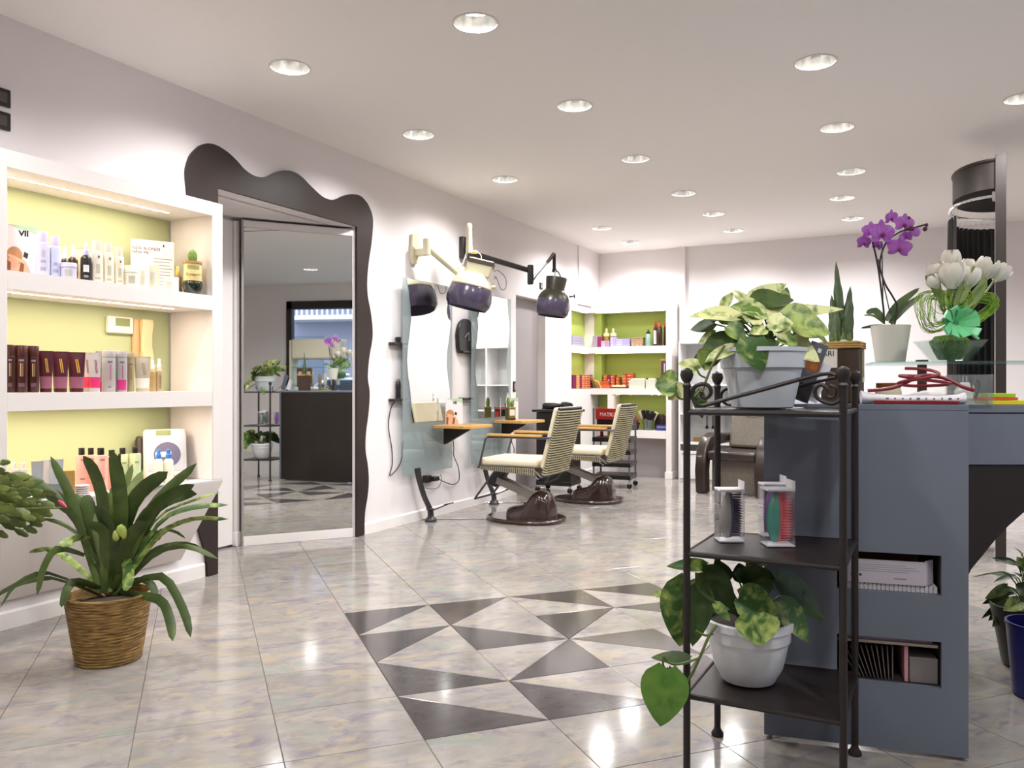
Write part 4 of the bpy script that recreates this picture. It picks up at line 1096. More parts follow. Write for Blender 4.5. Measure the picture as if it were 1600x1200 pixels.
    for f0, f1 in ((.0, 1.0),):
        vs = [bp(-.06, -.055, -hw + .012), bp(-.06, -.055, hw - .012), bp(1.0, -.055, hw - .012), bp(1.0, -.055, -hw + .012), bp(-.06, -.004, -hw + .012), bp(-.06, -.004, hw - .012), bp(1.0, -.004, hw - .012), bp(1.0, -.004, -hw + .012)]
        g.add(vs, [(0, 3, 2, 1), (4, 5, 6, 7), (0, 1, 5, 4), (1, 2, 6, 5), (2, 3, 7, 6), (3, 0, 4, 7)])
    g.obj('back_cushion', vinyl, t, bevel=.018, seg=3)
    gp = G(); gp.add([bp(-.10, -.0035, -hw + .004), bp(-.10, -.0035, hw - .004), bp(.99, -.0035, hw - .004), bp(.99, -.0035, -hw + .004), bp(-.10, .002, -hw + .004), bp(-.10, .002, hw - .004), bp(.99, .002, hw - .004), bp(.99, .002, -hw + .004)], [(0, 3, 2, 1), (4, 5, 6, 7), (0, 1, 5, 4), (1, 2, 6, 5), (2, 3, 7, 6), (3, 0, 4, 7)])
    gp.obj('back_panel', mat('cord_gap_shade', '#3d382c', .8), t, sharp=0)  # added sheet, its dark colour stands in for shade between the cords
    gb = G()
    for k in range(26):
        f = -.13 + k * .0435
        yb_ = hw + .011
        c = [bp(f, -.012, -yb_), bp(f, .015, -yb_), bp(f, .015, yb_), bp(f, -.012, yb_)]
        gb.tube([c[0], c[1], bp(f - .004, .018, 0), c[2], c[3]], .0074, 6)
    stuff(gb.obj('back_cords', cordm, t))
    return t
ch = styling_chair('near cream and cord-backed styling chair with brown pump base')
ch.location = (0.83, 6.28, 0); ch.rotation_euler = (0, 0, radians(2))
c2 = copy_tree(ch); c2['label'] = 'far cream and cord-backed styling chair beside the red-topped trolley'
c2.location = (0.88, 7.62, 0); c2.rotation_euler = (0, 0, radians(4))

# ================================================================ TROLLEYS
def trolley(label, loc, rz, w, d, h, shelves, box):
    t = thing('salon_trolley', label, 'trolley', loc, rz, 'black salon trolleys')
    blk = mat('trolley_black', '#17130f', .35)
    for sx in (-1, 1):
        for sy in (-1, 1):
            G().tube([(sx * (w / 2 - .015), sy * (d / 2 - .015), .07), (sx * (w / 2 - .015), sy * (d / 2 - .015), h)], .011, 8).obj('upright', mat('upright_grey', '#6d6a68', .35, metal=.5), t)
            wl_ = G().lathe([(.012, -.011), (.027, -.011), (.030, -.006), (.030, .006), (.027, .011), (.012, .011)], 16, M=Matrix.Translation((sx * (w / 2 - .015), sy * (d / 2 - .015), .0308)) @ Matrix.Rotation(pi / 2, 4, 'X')).obj('caster', black_plastic, t)
            G().lathe([(.012, .03), (.014, .05), (.012, .075)], 10, (sx * (w / 2 - .015), sy * (d / 2 - .015), .015)).obj('caster_stem', chrome, t)
    for z_ in shelves:
        G().box(-w / 2, w / 2, -d / 2, d / 2, z_, z_ + .05).obj('tray', blk, t, bevel=.004)
    if box:
        G().box(-w / 2 + .004, w / 2 - .004, -d / 2 + .004, d / 2 - .004, box[0], box[1]).obj('cabinet', blk, t, bevel=.005)
    return t
T1 = (.30, 8.15)
trolley('closed black cabinet trolley in front of the grey door', (T1[0], T1[1], 0), .06, .40, .34, .86, (.08,), (.13, .865))
G().box(-.23, .23, -.19, .19, .868, .893, Matrix.Translation((T1[0], T1[1], 0))).obj('tray_top', black_plastic)
tt = bpy.data.objects['tray_top']; tt.name = 'work_tray'; tag(tt, 'flat black tray on top of the closed trolley', 'tray')
t = thing('cable_heap', 'black hair dryers and cables heaped on the closed trolley', 'appliance', (T1[0], T1[1], .8945))
for k, (x, y, r, l, a) in enumerate(((-.06, -.05, .036, .2, .3), (.10, -.02, .042, .17, -.6))):
    M = Matrix.Translation((x, y, r)) @ Matrix.Rotation(a, 4, 'Z') @ Matrix.Rotation(pi / 2, 4, 'Y')
    G().lathe([(r * .7, -l * .5), (r, -l * .35), (r, l * .1), (r * .75, l * .5), (1e-6, l * .5)], 14, M=M).obj('dryer_body', black_plastic, t)
    G().tube([M @ Vector((0, 0, -.02)), M @ Vector((.0, .09, -.03))], .016, 8).obj('dryer_handle', black_plastic, t)
G().tube(smooth_path([(-.15, -.1, .008), (-.05, -.13, .02), (.08, -.12, .05), (.17, -.06, .03), (.12, .06, .02), (0, .08, .03), (-.14, .04, .01)], 6), .006, 6).obj('cord_loop', cord_black, t)
T2 = (.70, 8.83)
trolley('open black trolley with red sign, casters and several trays', (T2[0], T2[1], 0), .12, .44, .36, .90, (.10, .24, .38, .52, .66), None)
t = thing('brand_sign', 'red sign board with white capital letters on the open trolley', 'sign', (T2[0], T2[1] - .15, .7108), radians(-12) + .02)
G().box(-.19, .19, -.008, .008, .06, .185).obj('board', pm('#b3231c', .4), t, bevel=.002)
G().box(-.17, .17, -.008, .008, 0, .06).obj('stand', black_plastic, t)
text('lettering', 'MATRIX', .062, pm('#f0e6e0', .5), t, (-.02, -.0090, .115), (pi / 2, 0, 0))
for k, (dx, c, lab) in enumerate(((-.14, '#b3261e', 'red tube standing in the open trolley beside the far chair'), (-.05, '#c9cf5a', 'yellow-green tube standing in the open trolley'))):
    o = tag(G().lathe([(.018, 0), (.02, .004), (.02, .065), (.008, .072), (.008, .082), (1e-6, .082)], 12).obj('colour_tube', pm(c, .4)), lab, 'tube'); o.location = (T2[0] + dx, T2[1] - .05, .5712)
# ================================================================ RECEPTION COUNTER
blue_grey = mat('blue_grey_paint', '#6b727f', 0.5, var=.05, vscale=3)
dark_panel = mat('dark_brown_panel', '#1f1613', 0.45, var=.2, vscale=4)
P0 = Vector((3.412, 2.746, 0)); CR = radians(10.06)
ct = thing('reception_counter', 'blue-grey painted end of the reception counter with two open slots', 'counter', P0, CR)
CX = Vector((cos(CR), sin(CR), 0)); CN = Vector((sin(CR), -cos(CR), 0))
CH = 1.092
def on_face(px, py, off=0.0):
    """local (x, z) where the ray meets the counter's end face (moved back by off)"""
    r = ray(px, py); q0 = P0 - CN * off
    p = CAM + r * ((q0 - CAM).dot(CN) / r.dot(CN))
    return (p - P0).dot(CX), p.z
CL = on_face(1513.5, 900)[0]
sx0, _ = on_face(1308, 900); sx1, _ = on_face(1471, 900)
zs = [on_face(1471, y)[1] for y in (868.5, 931, 1003.5, 1076)]
g = wall_holes('y', 0.0, 0.02, 0.0, CL, 0.012, CH - .018, [(sx0, sx1, zs[1], zs[0]), (sx0, sx1, zs[3], zs[2])])
g.obj('end_panel', blue_grey, ct, sharp=0)
G().box(0.0, CL, 0.0, 1.75, CH - .018, CH).obj('counter_top', blue_grey, ct, bevel=.0015)
G().box(0.006, 0.026, 0.021, 1.75, 0.012, CH - .019).obj('front_panel', dark_panel, ct)
G().box(CL - .02, CL, 0.021, 0.60, 0.012, CH - .019).obj('inner_panel', blue_grey, ct)
for za, zb in ((zs[1], zs[0]), (zs[3], zs[2])):
    g = G()
    g.box(sx0 - .004, sx1 + .004, .0205, .34, za - .012, za - .0005); g.box(sx0 - .004, sx1 + .004, .0205, .34, zb + .0005, zb + .012)
    g.box(sx0 - .012, sx0 - .0005, .0205, .34, za, zb); g.box(sx1 + .0005, sx1 + .012, .0205, .34, za, zb); g.box(sx0, sx1, .33, .34, za, zb)
    g.obj('slot_box', mat('slot_inside', '#3a3534', .6), ct, sharp=0)
a = on_face(1213, 652); bq = on_face(1199, 684)
G().box(bq[0], a[0], -.004, -.0003, bq[1], a[1]).obj('socket_cover', mat('cover_grey', '#626872', .45), ct, bevel=.001)
def CP(x, y, z): return P0 + CX * x - CN * y + Vector((0, 0, z))
# things in the slots
def slot_box(label, x0, x1, z0, h, col, name='carton', d0=.03, d1=.25):
    t = thing(name, label, 'box', CP((x0 + x1) / 2, 0, z0 + .0008), CR)
    w = x1 - x0
    G().box(-w / 2, w / 2, d0, d1, 0, h).obj('body', pm(col, .6), t, bevel=.002)
    return t
h1 = zs[0] - zs[1]
t = thing('spiral_notebook', 'white wire-bound notebook lying under the carton in the upper counter slot', 'notebook', CP(0, 0, zs[1] + .0008), CR)
G().box(sx0 + .01, sx1 - .008, .02, .26, 0, h1 * .16).obj('pages', pm('#d6d3da', .6), t)
g = G()
for k in range(22):
    x = sx0 + .02 + k * (sx1 - sx0 - .04) / 21
    g.tube([(x, .022, h1 * .17), (x, .010, h1 * .14), (x, .010, h1 * .02), (x, .022, -.0002 + h1 * .01)], .0012, 5)
stuff(g.obj('wire_loops', chrome, t))
t = thing('open_carton', 'pale open-topped carton with brown inside in the upper counter slot', 'box', CP(0, 0, zs[1] + h1 * .18 + .0008), CR)
xa, xb = sx0 + .012, sx1 - .012; hh = h1 * .60
G().box(xa, xb - .03, .014, .017, 0, hh).obj('front_wall', pm('#b9b2bd', .6), t)
G().prism([(xb - .03, .014), (xb - .002, .05), (xb - .004, .052), (xb - .032, .017)], 0, hh * 1.05, 'z').obj('side_wall', pm('#c9c6d0', .6), t)
G().box(xa, xb - .02, .20, .203, 0, hh * 1.1).obj('back_wall', pm('#8a5a38', .7), t)
G().box(xa, xb - .03, .017, .20, 0, .003).obj('bottom', pm('#8a5a38', .7), t)
for k in range(4): G().box(xa + .03, xa + .03 + (.16, .19, .2, .17)[k], .0136, .014, hh * (.78 - k * .09), hh * (.80 - k * .09)).obj('text_line', pm('#8e8790', .6), t, sharp=0)
for k in range(3): G().box(xa + .03 + k * .012, xa + .038 + k * .012, .0136, .014, hh * .28, hh * .38).obj('print', pm('#3c3740', .6), t, sharp=0)
G().box(xb - .12, xb - .085, .0136, .014, hh * .22, hh * .26).obj('print', pm('#6c6670', .6), t, sharp=0)
h2 = zs[2] - zs[3]
t = thing('paper_stack', 'pale sheets and magazines lying across the top of the lower counter slot', 'papers', CP(0, 0, zs[3] + h2 * .82), CR)
G().prism([(sx0 + .006, .02), (sx1 - .006, .02), (sx1 - .006, .25), (sx0 + .006, .25)], 0, h2 * .06, 'z').obj('sheet', pm('#b9ad9c', .6), t)
G().prism([(sx0 + .01, .024), (sx1 - .02, .03), (sx1 - .02, .25), (sx0 + .01, .25)], h2 * .065, h2 * .13, 'z').obj('sheet', pm('#8a7a92', .6), t)
for k in range(11):
    x = sx0 + .062 + k * .0105; tl = -.50 + k * .05
    M = Matrix.Translation((x, .035, 0)) @ Matrix.Rotation(tl, 4, 'Y')
    o = tag(G().box(0, .0022, 0, .17, .0, h2 * .72, M).obj('colour_swatch_card', pm('#2c1c18' if k % 2 else '#3a2620', .5), None), ('leftmost', 'second', 'third', 'fourth', 'fifth', 'sixth', 'seventh', 'eighth', 'ninth', 'tenth', 'rightmost')[k] + ' of the dark leaning cards in the lower counter slot, counted from the left', 'card', 'leaning cards in the counter slot')
    o.location = CP(0, 0, zs[3] + .002 + .0022 * abs(sin(tl))); o.rotation_euler = (0, 0, CR)
    G().box(-.0012, -.0001, -.0008, .17, .0, h2 * .72, M).obj('pale_edge', pm('#8f8585', .6), o)
slot_box('grey cardboard box at the right end of the lower counter slot', sx1 - .085, sx1 - .004, zs[3], h2 * .55, '#7d7676')
o = slot_box('thin pink folder standing in the lower counter slot', sx1 - .100, sx1 - .088, zs[3], h2 * .78, '#c98f95', 'folder')

# desk wing to the right with a drawer front and an arched brown support
WO = atd(1514.0, HOR, 2.56); WO.z = 0
wg = thing('reception_desk', 'grey desk wing with drawer front and dark brown arched support right of the counter', 'desk', WO, YAW)
cc = P0 + CX * CL - WO
xc, yc0 = cc.x * CW + cc.y * SW, -cc.x * SW + cc.y * CW
def XL(y): return xc + math.tan(YAW - CR) * (y - yc0) + .003      # the counter's side, in the desk's frame
def desk_poly(y0, y1, x1=1.35): return [(XL(y0), y0), (x1, y0), (x1, y1), (XL(y1), y1)]
G().prism(desk_poly(0, .55), 1.066, 1.090, 'z').obj('desk_top', blue_grey, wg, bevel=.0015)
G().prism(desk_poly(.004, .022), 0.902, 1.063, 'z').obj('drawer_front', blue_grey, wg, bevel=.001)
G().prism(desk_poly(.0225, .54), 0.90, 1.064, 'z').obj('drawer_box', dark_panel, wg)
x0_ = XL(.034)
arch = [(x0_, .530), (x0_ + .02, .572), (.05, .615), (.09, .665), (.13, .707), (.176, .748), (.24, .79), (.33, .832), (.44, .865), (.60, .890), (.80, .899), (x0_, .899)]
G().prism(arch, .012, .034, 'y').obj('arched_support', dark_panel, wg, sharp=0)
for p_ in (1.28,): G().box(p_, p_ + .05, .05, .5, 0.0008, .899).obj('leg', dark_panel, wg)

# ---- glass shelf above the counter
gs = glass_mat('shelf_glass', (0.78, 0.90, 0.88), body=.10, body_col=(.30, .45, .45))
A_ = atd(1365, 571, 2.90); ZG = 1.226
S0 = Vector((A_.x, A_.y, 0))
sh = thing('glass_shelf', 'clear greenish glass shelf on short dark posts above the counter', 'shelf', S0, CR)
G().box(0, 1.15, 0, .24, ZG, ZG + .010).obj('glass_plate', gs, sh)
def SP(x, y, z=ZG + .0108): return S0 + CX * x - CN * y + Vector((0, 0, z))
xs = [(onz(1431, 571, ZG) - S0).dot(CX), .85]
for x in xs:
    G().lathe([(.016, CH + .0008), (.016, ZG - .0005)], 16, (x, .06, 0)).obj('post', mat('post_brown', '#4a3a2f', .35, metal=.4), sh)
    G().lathe([(.021, ZG + .0105), (.021, ZG + .017), (1e-6, ZG + .0175)], 16, (x, .06, 0)).obj('post_cap', black_plastic, sh)

# ---- counter clutter
def top_at(px, py, z=CH): p = onz(px, py, z); return p
ZC = CH + .0008
t = thing('printed_roll', 'white paper roll printed with small numbers lying on the counter edge', 'paper roll', CP(.0, .052, ZC), CR)
xr0, xr1 = on_face(1346, 620, .035)[0], on_face(1509, 620, .035)[0]
pts_ = [(xr0, .030), (xr0 + .02, .024), (xr0 + .08, .021), (xr1 - .06, .019), (xr1 - .02, .021), (xr1, .026)]
g = G(); rows = []
for x, r in pts_:
    rows.append([Vector((x, r * 1.25 * cos(2 * pi * k / 18), r * .72 + r * .72 * sin(2 * pi * k / 18))) for k in range(19)])
g.ribbon(rows); g.f.append(tuple(range(18))); g.f.append(tuple(range(len(g.v) - 19, len(g.v) - 1)))
g.obj('paper', pm('#e6e4ea', .6), t, recalc=True)
for k in range(26):
    x = xr0 + .008 + (k % 13) * (xr1 - xr0 - .02) / 12.5; a = radians(205 if k < 13 else 170)
    r = .0212
    G().cbox((x, r * 1.27 * cos(a), r * .72 + r * .73 * sin(a)), (.0045 if k % 4 else .009, .0012, .0035)).obj('print', pm('#35323c', .6), t, sharp=0)
red = mat('red_leather', '#7a1420', .38)
t = thing('leather_strap', 'dark red leather cord and strap coiled on the printed roll', 'strap', CP(0, .03, ZC + .036), CR)
xm = on_face(1440, 610, .03)[0]
lp = []
for k in range(40):
    a = k / 39 * 2 * pi * 2.35
    lp.append((xm + (.075 + .02 * sin(k * .5)) * cos(a) * (1 - .006 * k), .035 * sin(a) + .02, .006 + .022 * (1 + sin(a * .5 + .6)) + .0007 * k))
G().tube(smooth_path(lp, 2), .0052, 7).obj('strap_loop', red, t)
G().tube(smooth_path([(xm - .155, .01, .006), (xm - .08, .0, .016), (xm, .005, .052), (xm + .06, .015, .048), (xm + .12, .02, .018), (xm + .15, .01, .007)], 5), .006, 7).obj('strap_loop', red, t)
t2 = thing('red_comb', 'long dark red comb lying in front of the printed roll', 'comb', CP(0, .0, ZC), CR)
G().prism([(on_face(1366, 628)[0], .001), (on_face(1494, 628)[0], .001), (on_face(1500, 628)[0], .008), (on_face(1490, 628)[0], .0105), (on_face(1366, 628)[0], .0105)], 0, .012, 'z').obj('comb_bar', red, t2, bevel=.002)
# jar with brown lid
p = atd(1388, 600, 2.72); p.z = ZC
t = thing('ointment_jar', 'pale round jar with brown lid on the counter behind the red cord', 'jar', p)
G().lathe([(.030, 0), (.040, .012), (.041, .038), (.036, .050)], 22).obj('body', pm('#c9c0a2', .3), t)
G().lathe([(.038, .0505), (.038, .066), (.034, .068), (1e-6, .068)], 22).obj('lid', pm('#6a3a1e', .4), t)
# clear box with charger
p = atd(1514, 600, 2.60); p.z = 1.0908
t = thing('clear_acrylic_box', 'clear acrylic cube holding a white charger on the desk', 'box', p, YAW)
acr = glass_mat('acrylic', (.92, .94, .94), body=.06, body_col=(.7, .7, .72))
g = G(); q_ = .05
for x0, x1, y0, y1, z0, z1 in ((-q_, -q_ + .003, -q_, q_, 0, .095), (q_ - .003, q_, -q_, q_, 0, .095), (-q_ + .003, q_ - .003, -q_, -q_ + .003, 0, .095), (-q_ + .003, q_ - .003, q_ - .003, q_, 0, .095), (-q_, q_, -q_, q_, 0, .014)):
    g.box(x0, x1, y0, y1, z0, z1)
g.obj('walls', acr, t, sharp=0)
t = thing('phone_charger', 'white plug charger inside the clear acrylic cube', 'charger', (p.x, p.y, p.z + .0152), YAW)
G().box(-.036, .006, -.02, .016, 0, .034).obj('block', white_plastic, t, bevel=.006, seg=3)
G().prism([(-.03, .033), (.0, .033), (-.006, .055), (-.024, .055)], -.015, .010, 'y').obj('plug_body', white_plastic, t, bevel=.002)
for x in (-.021, -.009): G().lathe([(.0022, .055), (.0022, .074), (1e-6, .075)], 8, (x, -.003, 0)).obj('pin', chrome, t)
t = tag(G().tube(smooth_path([(.012, -.02, .003), (.016, -.01, .05), (.03, .0, .062), (.036, .006, .04), (.03, .016, .006), (.02, .02, .03), (.014, .01, .066)], 5), .0028, 6).obj('charging_cable', cord_black), 'black charging cable standing in the clear acrylic cube', 'cable'); t.location = (p.x, p.y, p.z + .0152); t.rotation_euler = (0, 0, YAW)
def wing_at(px, y=.05): return WO + Vector((CW, SW, 0)) * ((px - 1514) * ppm(2.56 + y)) + Vector((-SW, CW, 0)) * y + Vector((0, 0, 1.0908))
for k, (c, px0, px1, z0, lab, sh_) in enumerate((('#e9d91f', 1549, 1615, 0.0, 'yellow sticky note block at the bottom of the pile on the desk', 0), ('#e0582c', 1547, 1596, .0138, 'orange sticky note block in the middle of the pile on the desk', .004), ('#a9c81e', 1548, 1592, .0234, 'lime green sticky note block on top of the pile on the desk', 0))):
    a_, b_ = wing_at(px0), wing_at(px1); w_ = (b_ - a_).length; hgt = (.013, .009, .012)[k]
    o = tag(G().box(0, w_, -.03, .045 + sh_, 0, hgt).obj('sticky_notes', pm(c, .6), None, bevel=.0006), lab, 'sticky notes', 'sticky note blocks'); o.location = a_ + Vector((0, 0, z0)); o.rotation_euler = (0, 0, YAW + .03)
for k, (px, c, lab) in enumerate(((1527, '#dfe2e8', 'white paper slip on the desk beside the counter'), (1545, '#8fb4dc', 'pale blue paper slip under the sticky notes'))):
    o = tag(G().box(-.028, .028, -.02, .045, 0, .0016 + .0004 * k).obj('paper_slip', pm(c, .6)), lab, 'paper'); o.location = wing_at(px, .03 + .055 * k); o.rotation_euler = (0, 0, YAW + .2 * k)
p = wing_at(1551, .16)
t = thing('tape_dispenser', 'round pale tape roll standing behind the acrylic cube', 'tape', p, YAW)
G().lathe([(.018, -.009), (.034, -.009), (.034, .009), (.018, .009), (.018, -.009)], 24, M=Matrix.Translation((0, 0, .034)) @ Matrix.Rotation(pi / 2, 4, 'X'), cap=False).obj('ring', pm('#c9c7b6', .3), t)
p = CP(.50, .16, ZC)
t = thing('white_tube', 'white cone-nosed tube lying on the counter beside the acrylic cube', 'tube', p, YAW)
G().lathe([(.004, -.075), (.006, -.06), (.021, .0), (.021, .06), (.018, .066)], 16, M=Matrix.Translation((0, 0, .0212)) @ Matrix.Rotation(pi / 2, 4, 'Y')).obj('body', white_plastic, t)
p = CP(.36, .15, ZC)
o = tag(G().box(-.05, .05, -.03, .03, 0, .024).obj('black_case', black_plastic, None, bevel=.004), 'flat black case on the counter behind the red cord', 'case'); o.location = p; o.rotation_euler = (0, 0, CR)

# ---- wooden planter with succulents
wood_dark = mat('planter_wood', '#3b2a1c', .55, var=.35, vscale=9, aniso=(1, 1, .15))
c0 = atd(1342, 600, 2.685)
PR = YAW - radians(31)
pl = thing('succulent_planter', 'dark wooden square planter with rope rim holding aloe-like succulents', 'plant', (c0.x, c0.y, ZC), PR)
# local: near vertical edge at origin, left face runs to -x, right face runs to +x/+y
PWL = 57 * ppm(2.66)
def pbox(g, i, z0, z1): return g.box(-PWL + i, 0 - i, 0 + i, PWL - i, z0, z1)
pbox(G(), 0, 0, .190).obj('pot', wood_dark, pl, bevel=.003)
g = G()
for k in range(3):
    zz = .186 + k * .0075
    g.tube([(-PWL - .003, -.003, zz), (.003, -.003, zz), (.003, PWL + .003, zz), (-PWL - .003, PWL + .003, zz)], .0045, 7, closed=True)
stuff(g.obj('rope_rim', MATS['jute'], pl))
G().box(-PWL + .006, -PWL * .56, -.0016, -.0003, .118, .182).obj('paper_label', pm('#d8d0c8', .6), pl)
text('lettering', 'ARI', .026, pm('#2a241f', .6), pl, (-PWL * .80, -.0022, .165), (pi / 2, 0, 0))
G().box(.0003, .0016, PWL * .55, PWL * .96, .07, .182).obj('side_label', pm('#8f8a62', .6), pl)
G().box(.0016, .0022, PWL * .6, PWL * .92, .07, .086).obj('side_label_print', pm('#d8d4cc', .6), pl)
pbox(G(), .006, .188, .196).obj('soil', mat('soil', '#2a1f18', .9, bump=.6, bscale=120), pl)
for x, y, r in ((-.05, .02, .016), (-.03, .035, .013), (-.075, .03, .011), (-.02, .07, .014), (-.06, .075, .012)):
    G().ball((x, y, .202), r, 8, 6, sz=.7).obj('pebble', mat('pebble', '#b9a99a', .8), pl)
succ = mat('succulent_green', '#4d5f3e', .55, var=.25, vscale=40)
succ2 = mat('succulent_light', '#5f7a36', .55, var=.2, vscale=40)
def spike(x, y, hgt, w, lean, mm, nm='succulent_leaf', rz=0.0):
    """thick three-sided pointed leaf with a toothed edge"""
    rows = []; n = 9
    for i in range(n):
        f = i / (n - 1); ww = w * (.75 + .6 * f - 1.35 * f ** 2.2) if f < 1 else .0005
        ww = max(.0006, ww); cx = x + lean * f ** 1.3
        tooth = .0012 * (1 if i % 2 else -1)
        rows.append([Vector((cx - ww - tooth, y, .196 + hgt * f)), Vector((cx, y - ww * .6, .196 + hgt * f)), Vector((cx + ww + tooth, y, .196 + hgt * f)), Vector((cx, y + ww * .6, .196 + hgt * f)), Vector((cx - ww - tooth, y, .196 + hgt * f))])
    return G().ribbon(rows).obj(nm, mm, pl, recalc=True)
k_ = ppm(2.7)
for x, hpx, w, lean in ((-.066, 136, .022, -.016), (-.048, 94, .024, .012), (-.086, 82, .021, -.010), (-.075, 60, .020, -.004), (-.052, 72, .021, .016), (-.062, 50, .020, .004)):
    spike(x, .045 + .02 * (hpx % 3), hpx * k_, w, lean, succ)
for j in range(7):
    spike(-.085 + .009 * j, .025 + .008 * (j % 3), (.035 + .03 * ((j * 37) % 10) / 10), .0065, -.008 + .004 * (j % 4), succ2)

# ---- leaflets leaning between the pots
def leaflet(label, px, py, d, w, h, lean, rz, col, parts):
    p = atd(px, py, d)
    t = thing('leaflet', label, 'leaflet', (p.x, p.y, ZC), rz, 'leaflets on the counter')
    M = Matrix.Rotation(lean, 4, 'Y')
    G().box(-w, 0, 0, .002, 0, h, M).obj('sheet', pm(col, .45), t)
    for x0, x1, z0, z1, c in parts: G().box(-w * x1, -w * x0, -.0005, -.0001, h * z0, h * z1, M).obj('print', pm(c, .45), t, sharp=0)
    return t
leaflet('dark glossy leaflet with orange picture leaning towards the wooden planter', 1262, 600, 2.60, .056, .195, radians(20), YAW, '#5a5d68', ((.1, .9, .52, .74, '#8a4a22'), (.2, .6, .56, .66, '#c98a3a'), (.05, .95, .02, .30, '#2d2a2c'), (.3, .5, .85, .92, '#dcdce0')))
leaflet('white leaflet leaning behind the dark leaflet', 1276, 600, 2.645, .055, .13, radians(22), YAW, '#dad9df', ((.1, .9, .1, .45, '#9c9ba2'),))

# ================================================================ PLANT STAND
SF, SBk, SL, SR = 2.335, 2.725, 3.266, 3.688
st = thing('plant_stand', 'black wrought-iron three-tier plant stand with scrolls and ball finials', 'plant stand')
posts = {'fl': (SL, SF), 'fr': (SR, SF), 'bl': (SL + .006, SBk - .03), 'br': (SR - .002, SBk + .025)}
for kx, (x, y) in posts.items():
    G().tube([(x, y, .012), (x, y, 1.145)], .0105, 12).obj('post', black_metal, st)
    G().lathe([(.020, .0008), (.020, .010), (.012, .022), (.0105, .03)], 14, (x, y, 0)).obj('foot', black_metal, st)
    G().lathe([(.0105, 1.14), (.0125, 1.148), (.009, 1.155), (.016, 1.166), (.0195, 1.178), (.016, 1.191), (.006, 1.198), (1e-6, 1.199)], 16, (x, y, .004 if kx[0] == 'f' else 0)).obj('finial', black_metal, st)
for zz in (.259, .672, 1.082):
    c = [posts['fl'], posts['fr'], posts['br'], posts['bl']]
    G().prism([(x, y) for x, y in c], zz - .006, zz - .002, 'z').obj('shelf_plate', black_metal, st)
    for i in range(4):
        a, b2 = c[i], c[(i + 1) % 4]
        G().tube([(a[0], a[1], zz - .008), (b2[0], b2[1], zz - .008)], .0085, 8).obj('shelf_rail', black_metal, st)
def scroll(pxs, y, r=.0058):
    G().tube(smooth_path([ony(px, py, y) for px, py in pxs], 5), r, 8).obj('scroll', black_metal, st)
def T(x, y): return (1020 + x * .2, 420 + y * .2)
scroll([T(*q_) for q_ in ((385, 985), (378, 960), (395, 945), (420, 960), (432, 985), (410, 1012), (375, 1000), (365, 955), (385, 915), (430, 915), (455, 955), (440, 1000))][:1] + [T(*q_) for q_ in ((378, 962), (385, 1000), (425, 1005), (455, 965), (435, 915), (385, 900), (330, 920), (305, 975), (325, 1035), (380, 1068), (470, 1050), (600, 1012), (800, 960), (1000, 905), (1200, 850), (1330, 822), (1400, 822), (1460, 850), (1492, 900), (1495, 960), (1470, 1015), (1420, 1050), (1370, 1050), (1300, 1020), (1268, 975), (1275, 930), (1310, 905), (1345, 920))], SF)
scroll([T(*q_) for q_ in ((1345, 920), (1362, 950), (1355, 985), (1375, 1005), (1410, 1000), (1430, 960), (1420, 925), (1385, 910))], SF, .0045)
scroll([T(*q_) for q_ in ((590, 935), (555, 950), (535, 985), (545, 1030), (590, 1062), (640, 1055), (760, 1020), (1000, 960), (1200, 905), (1440, 850), (1500, 870))], SBk - .005, .005)

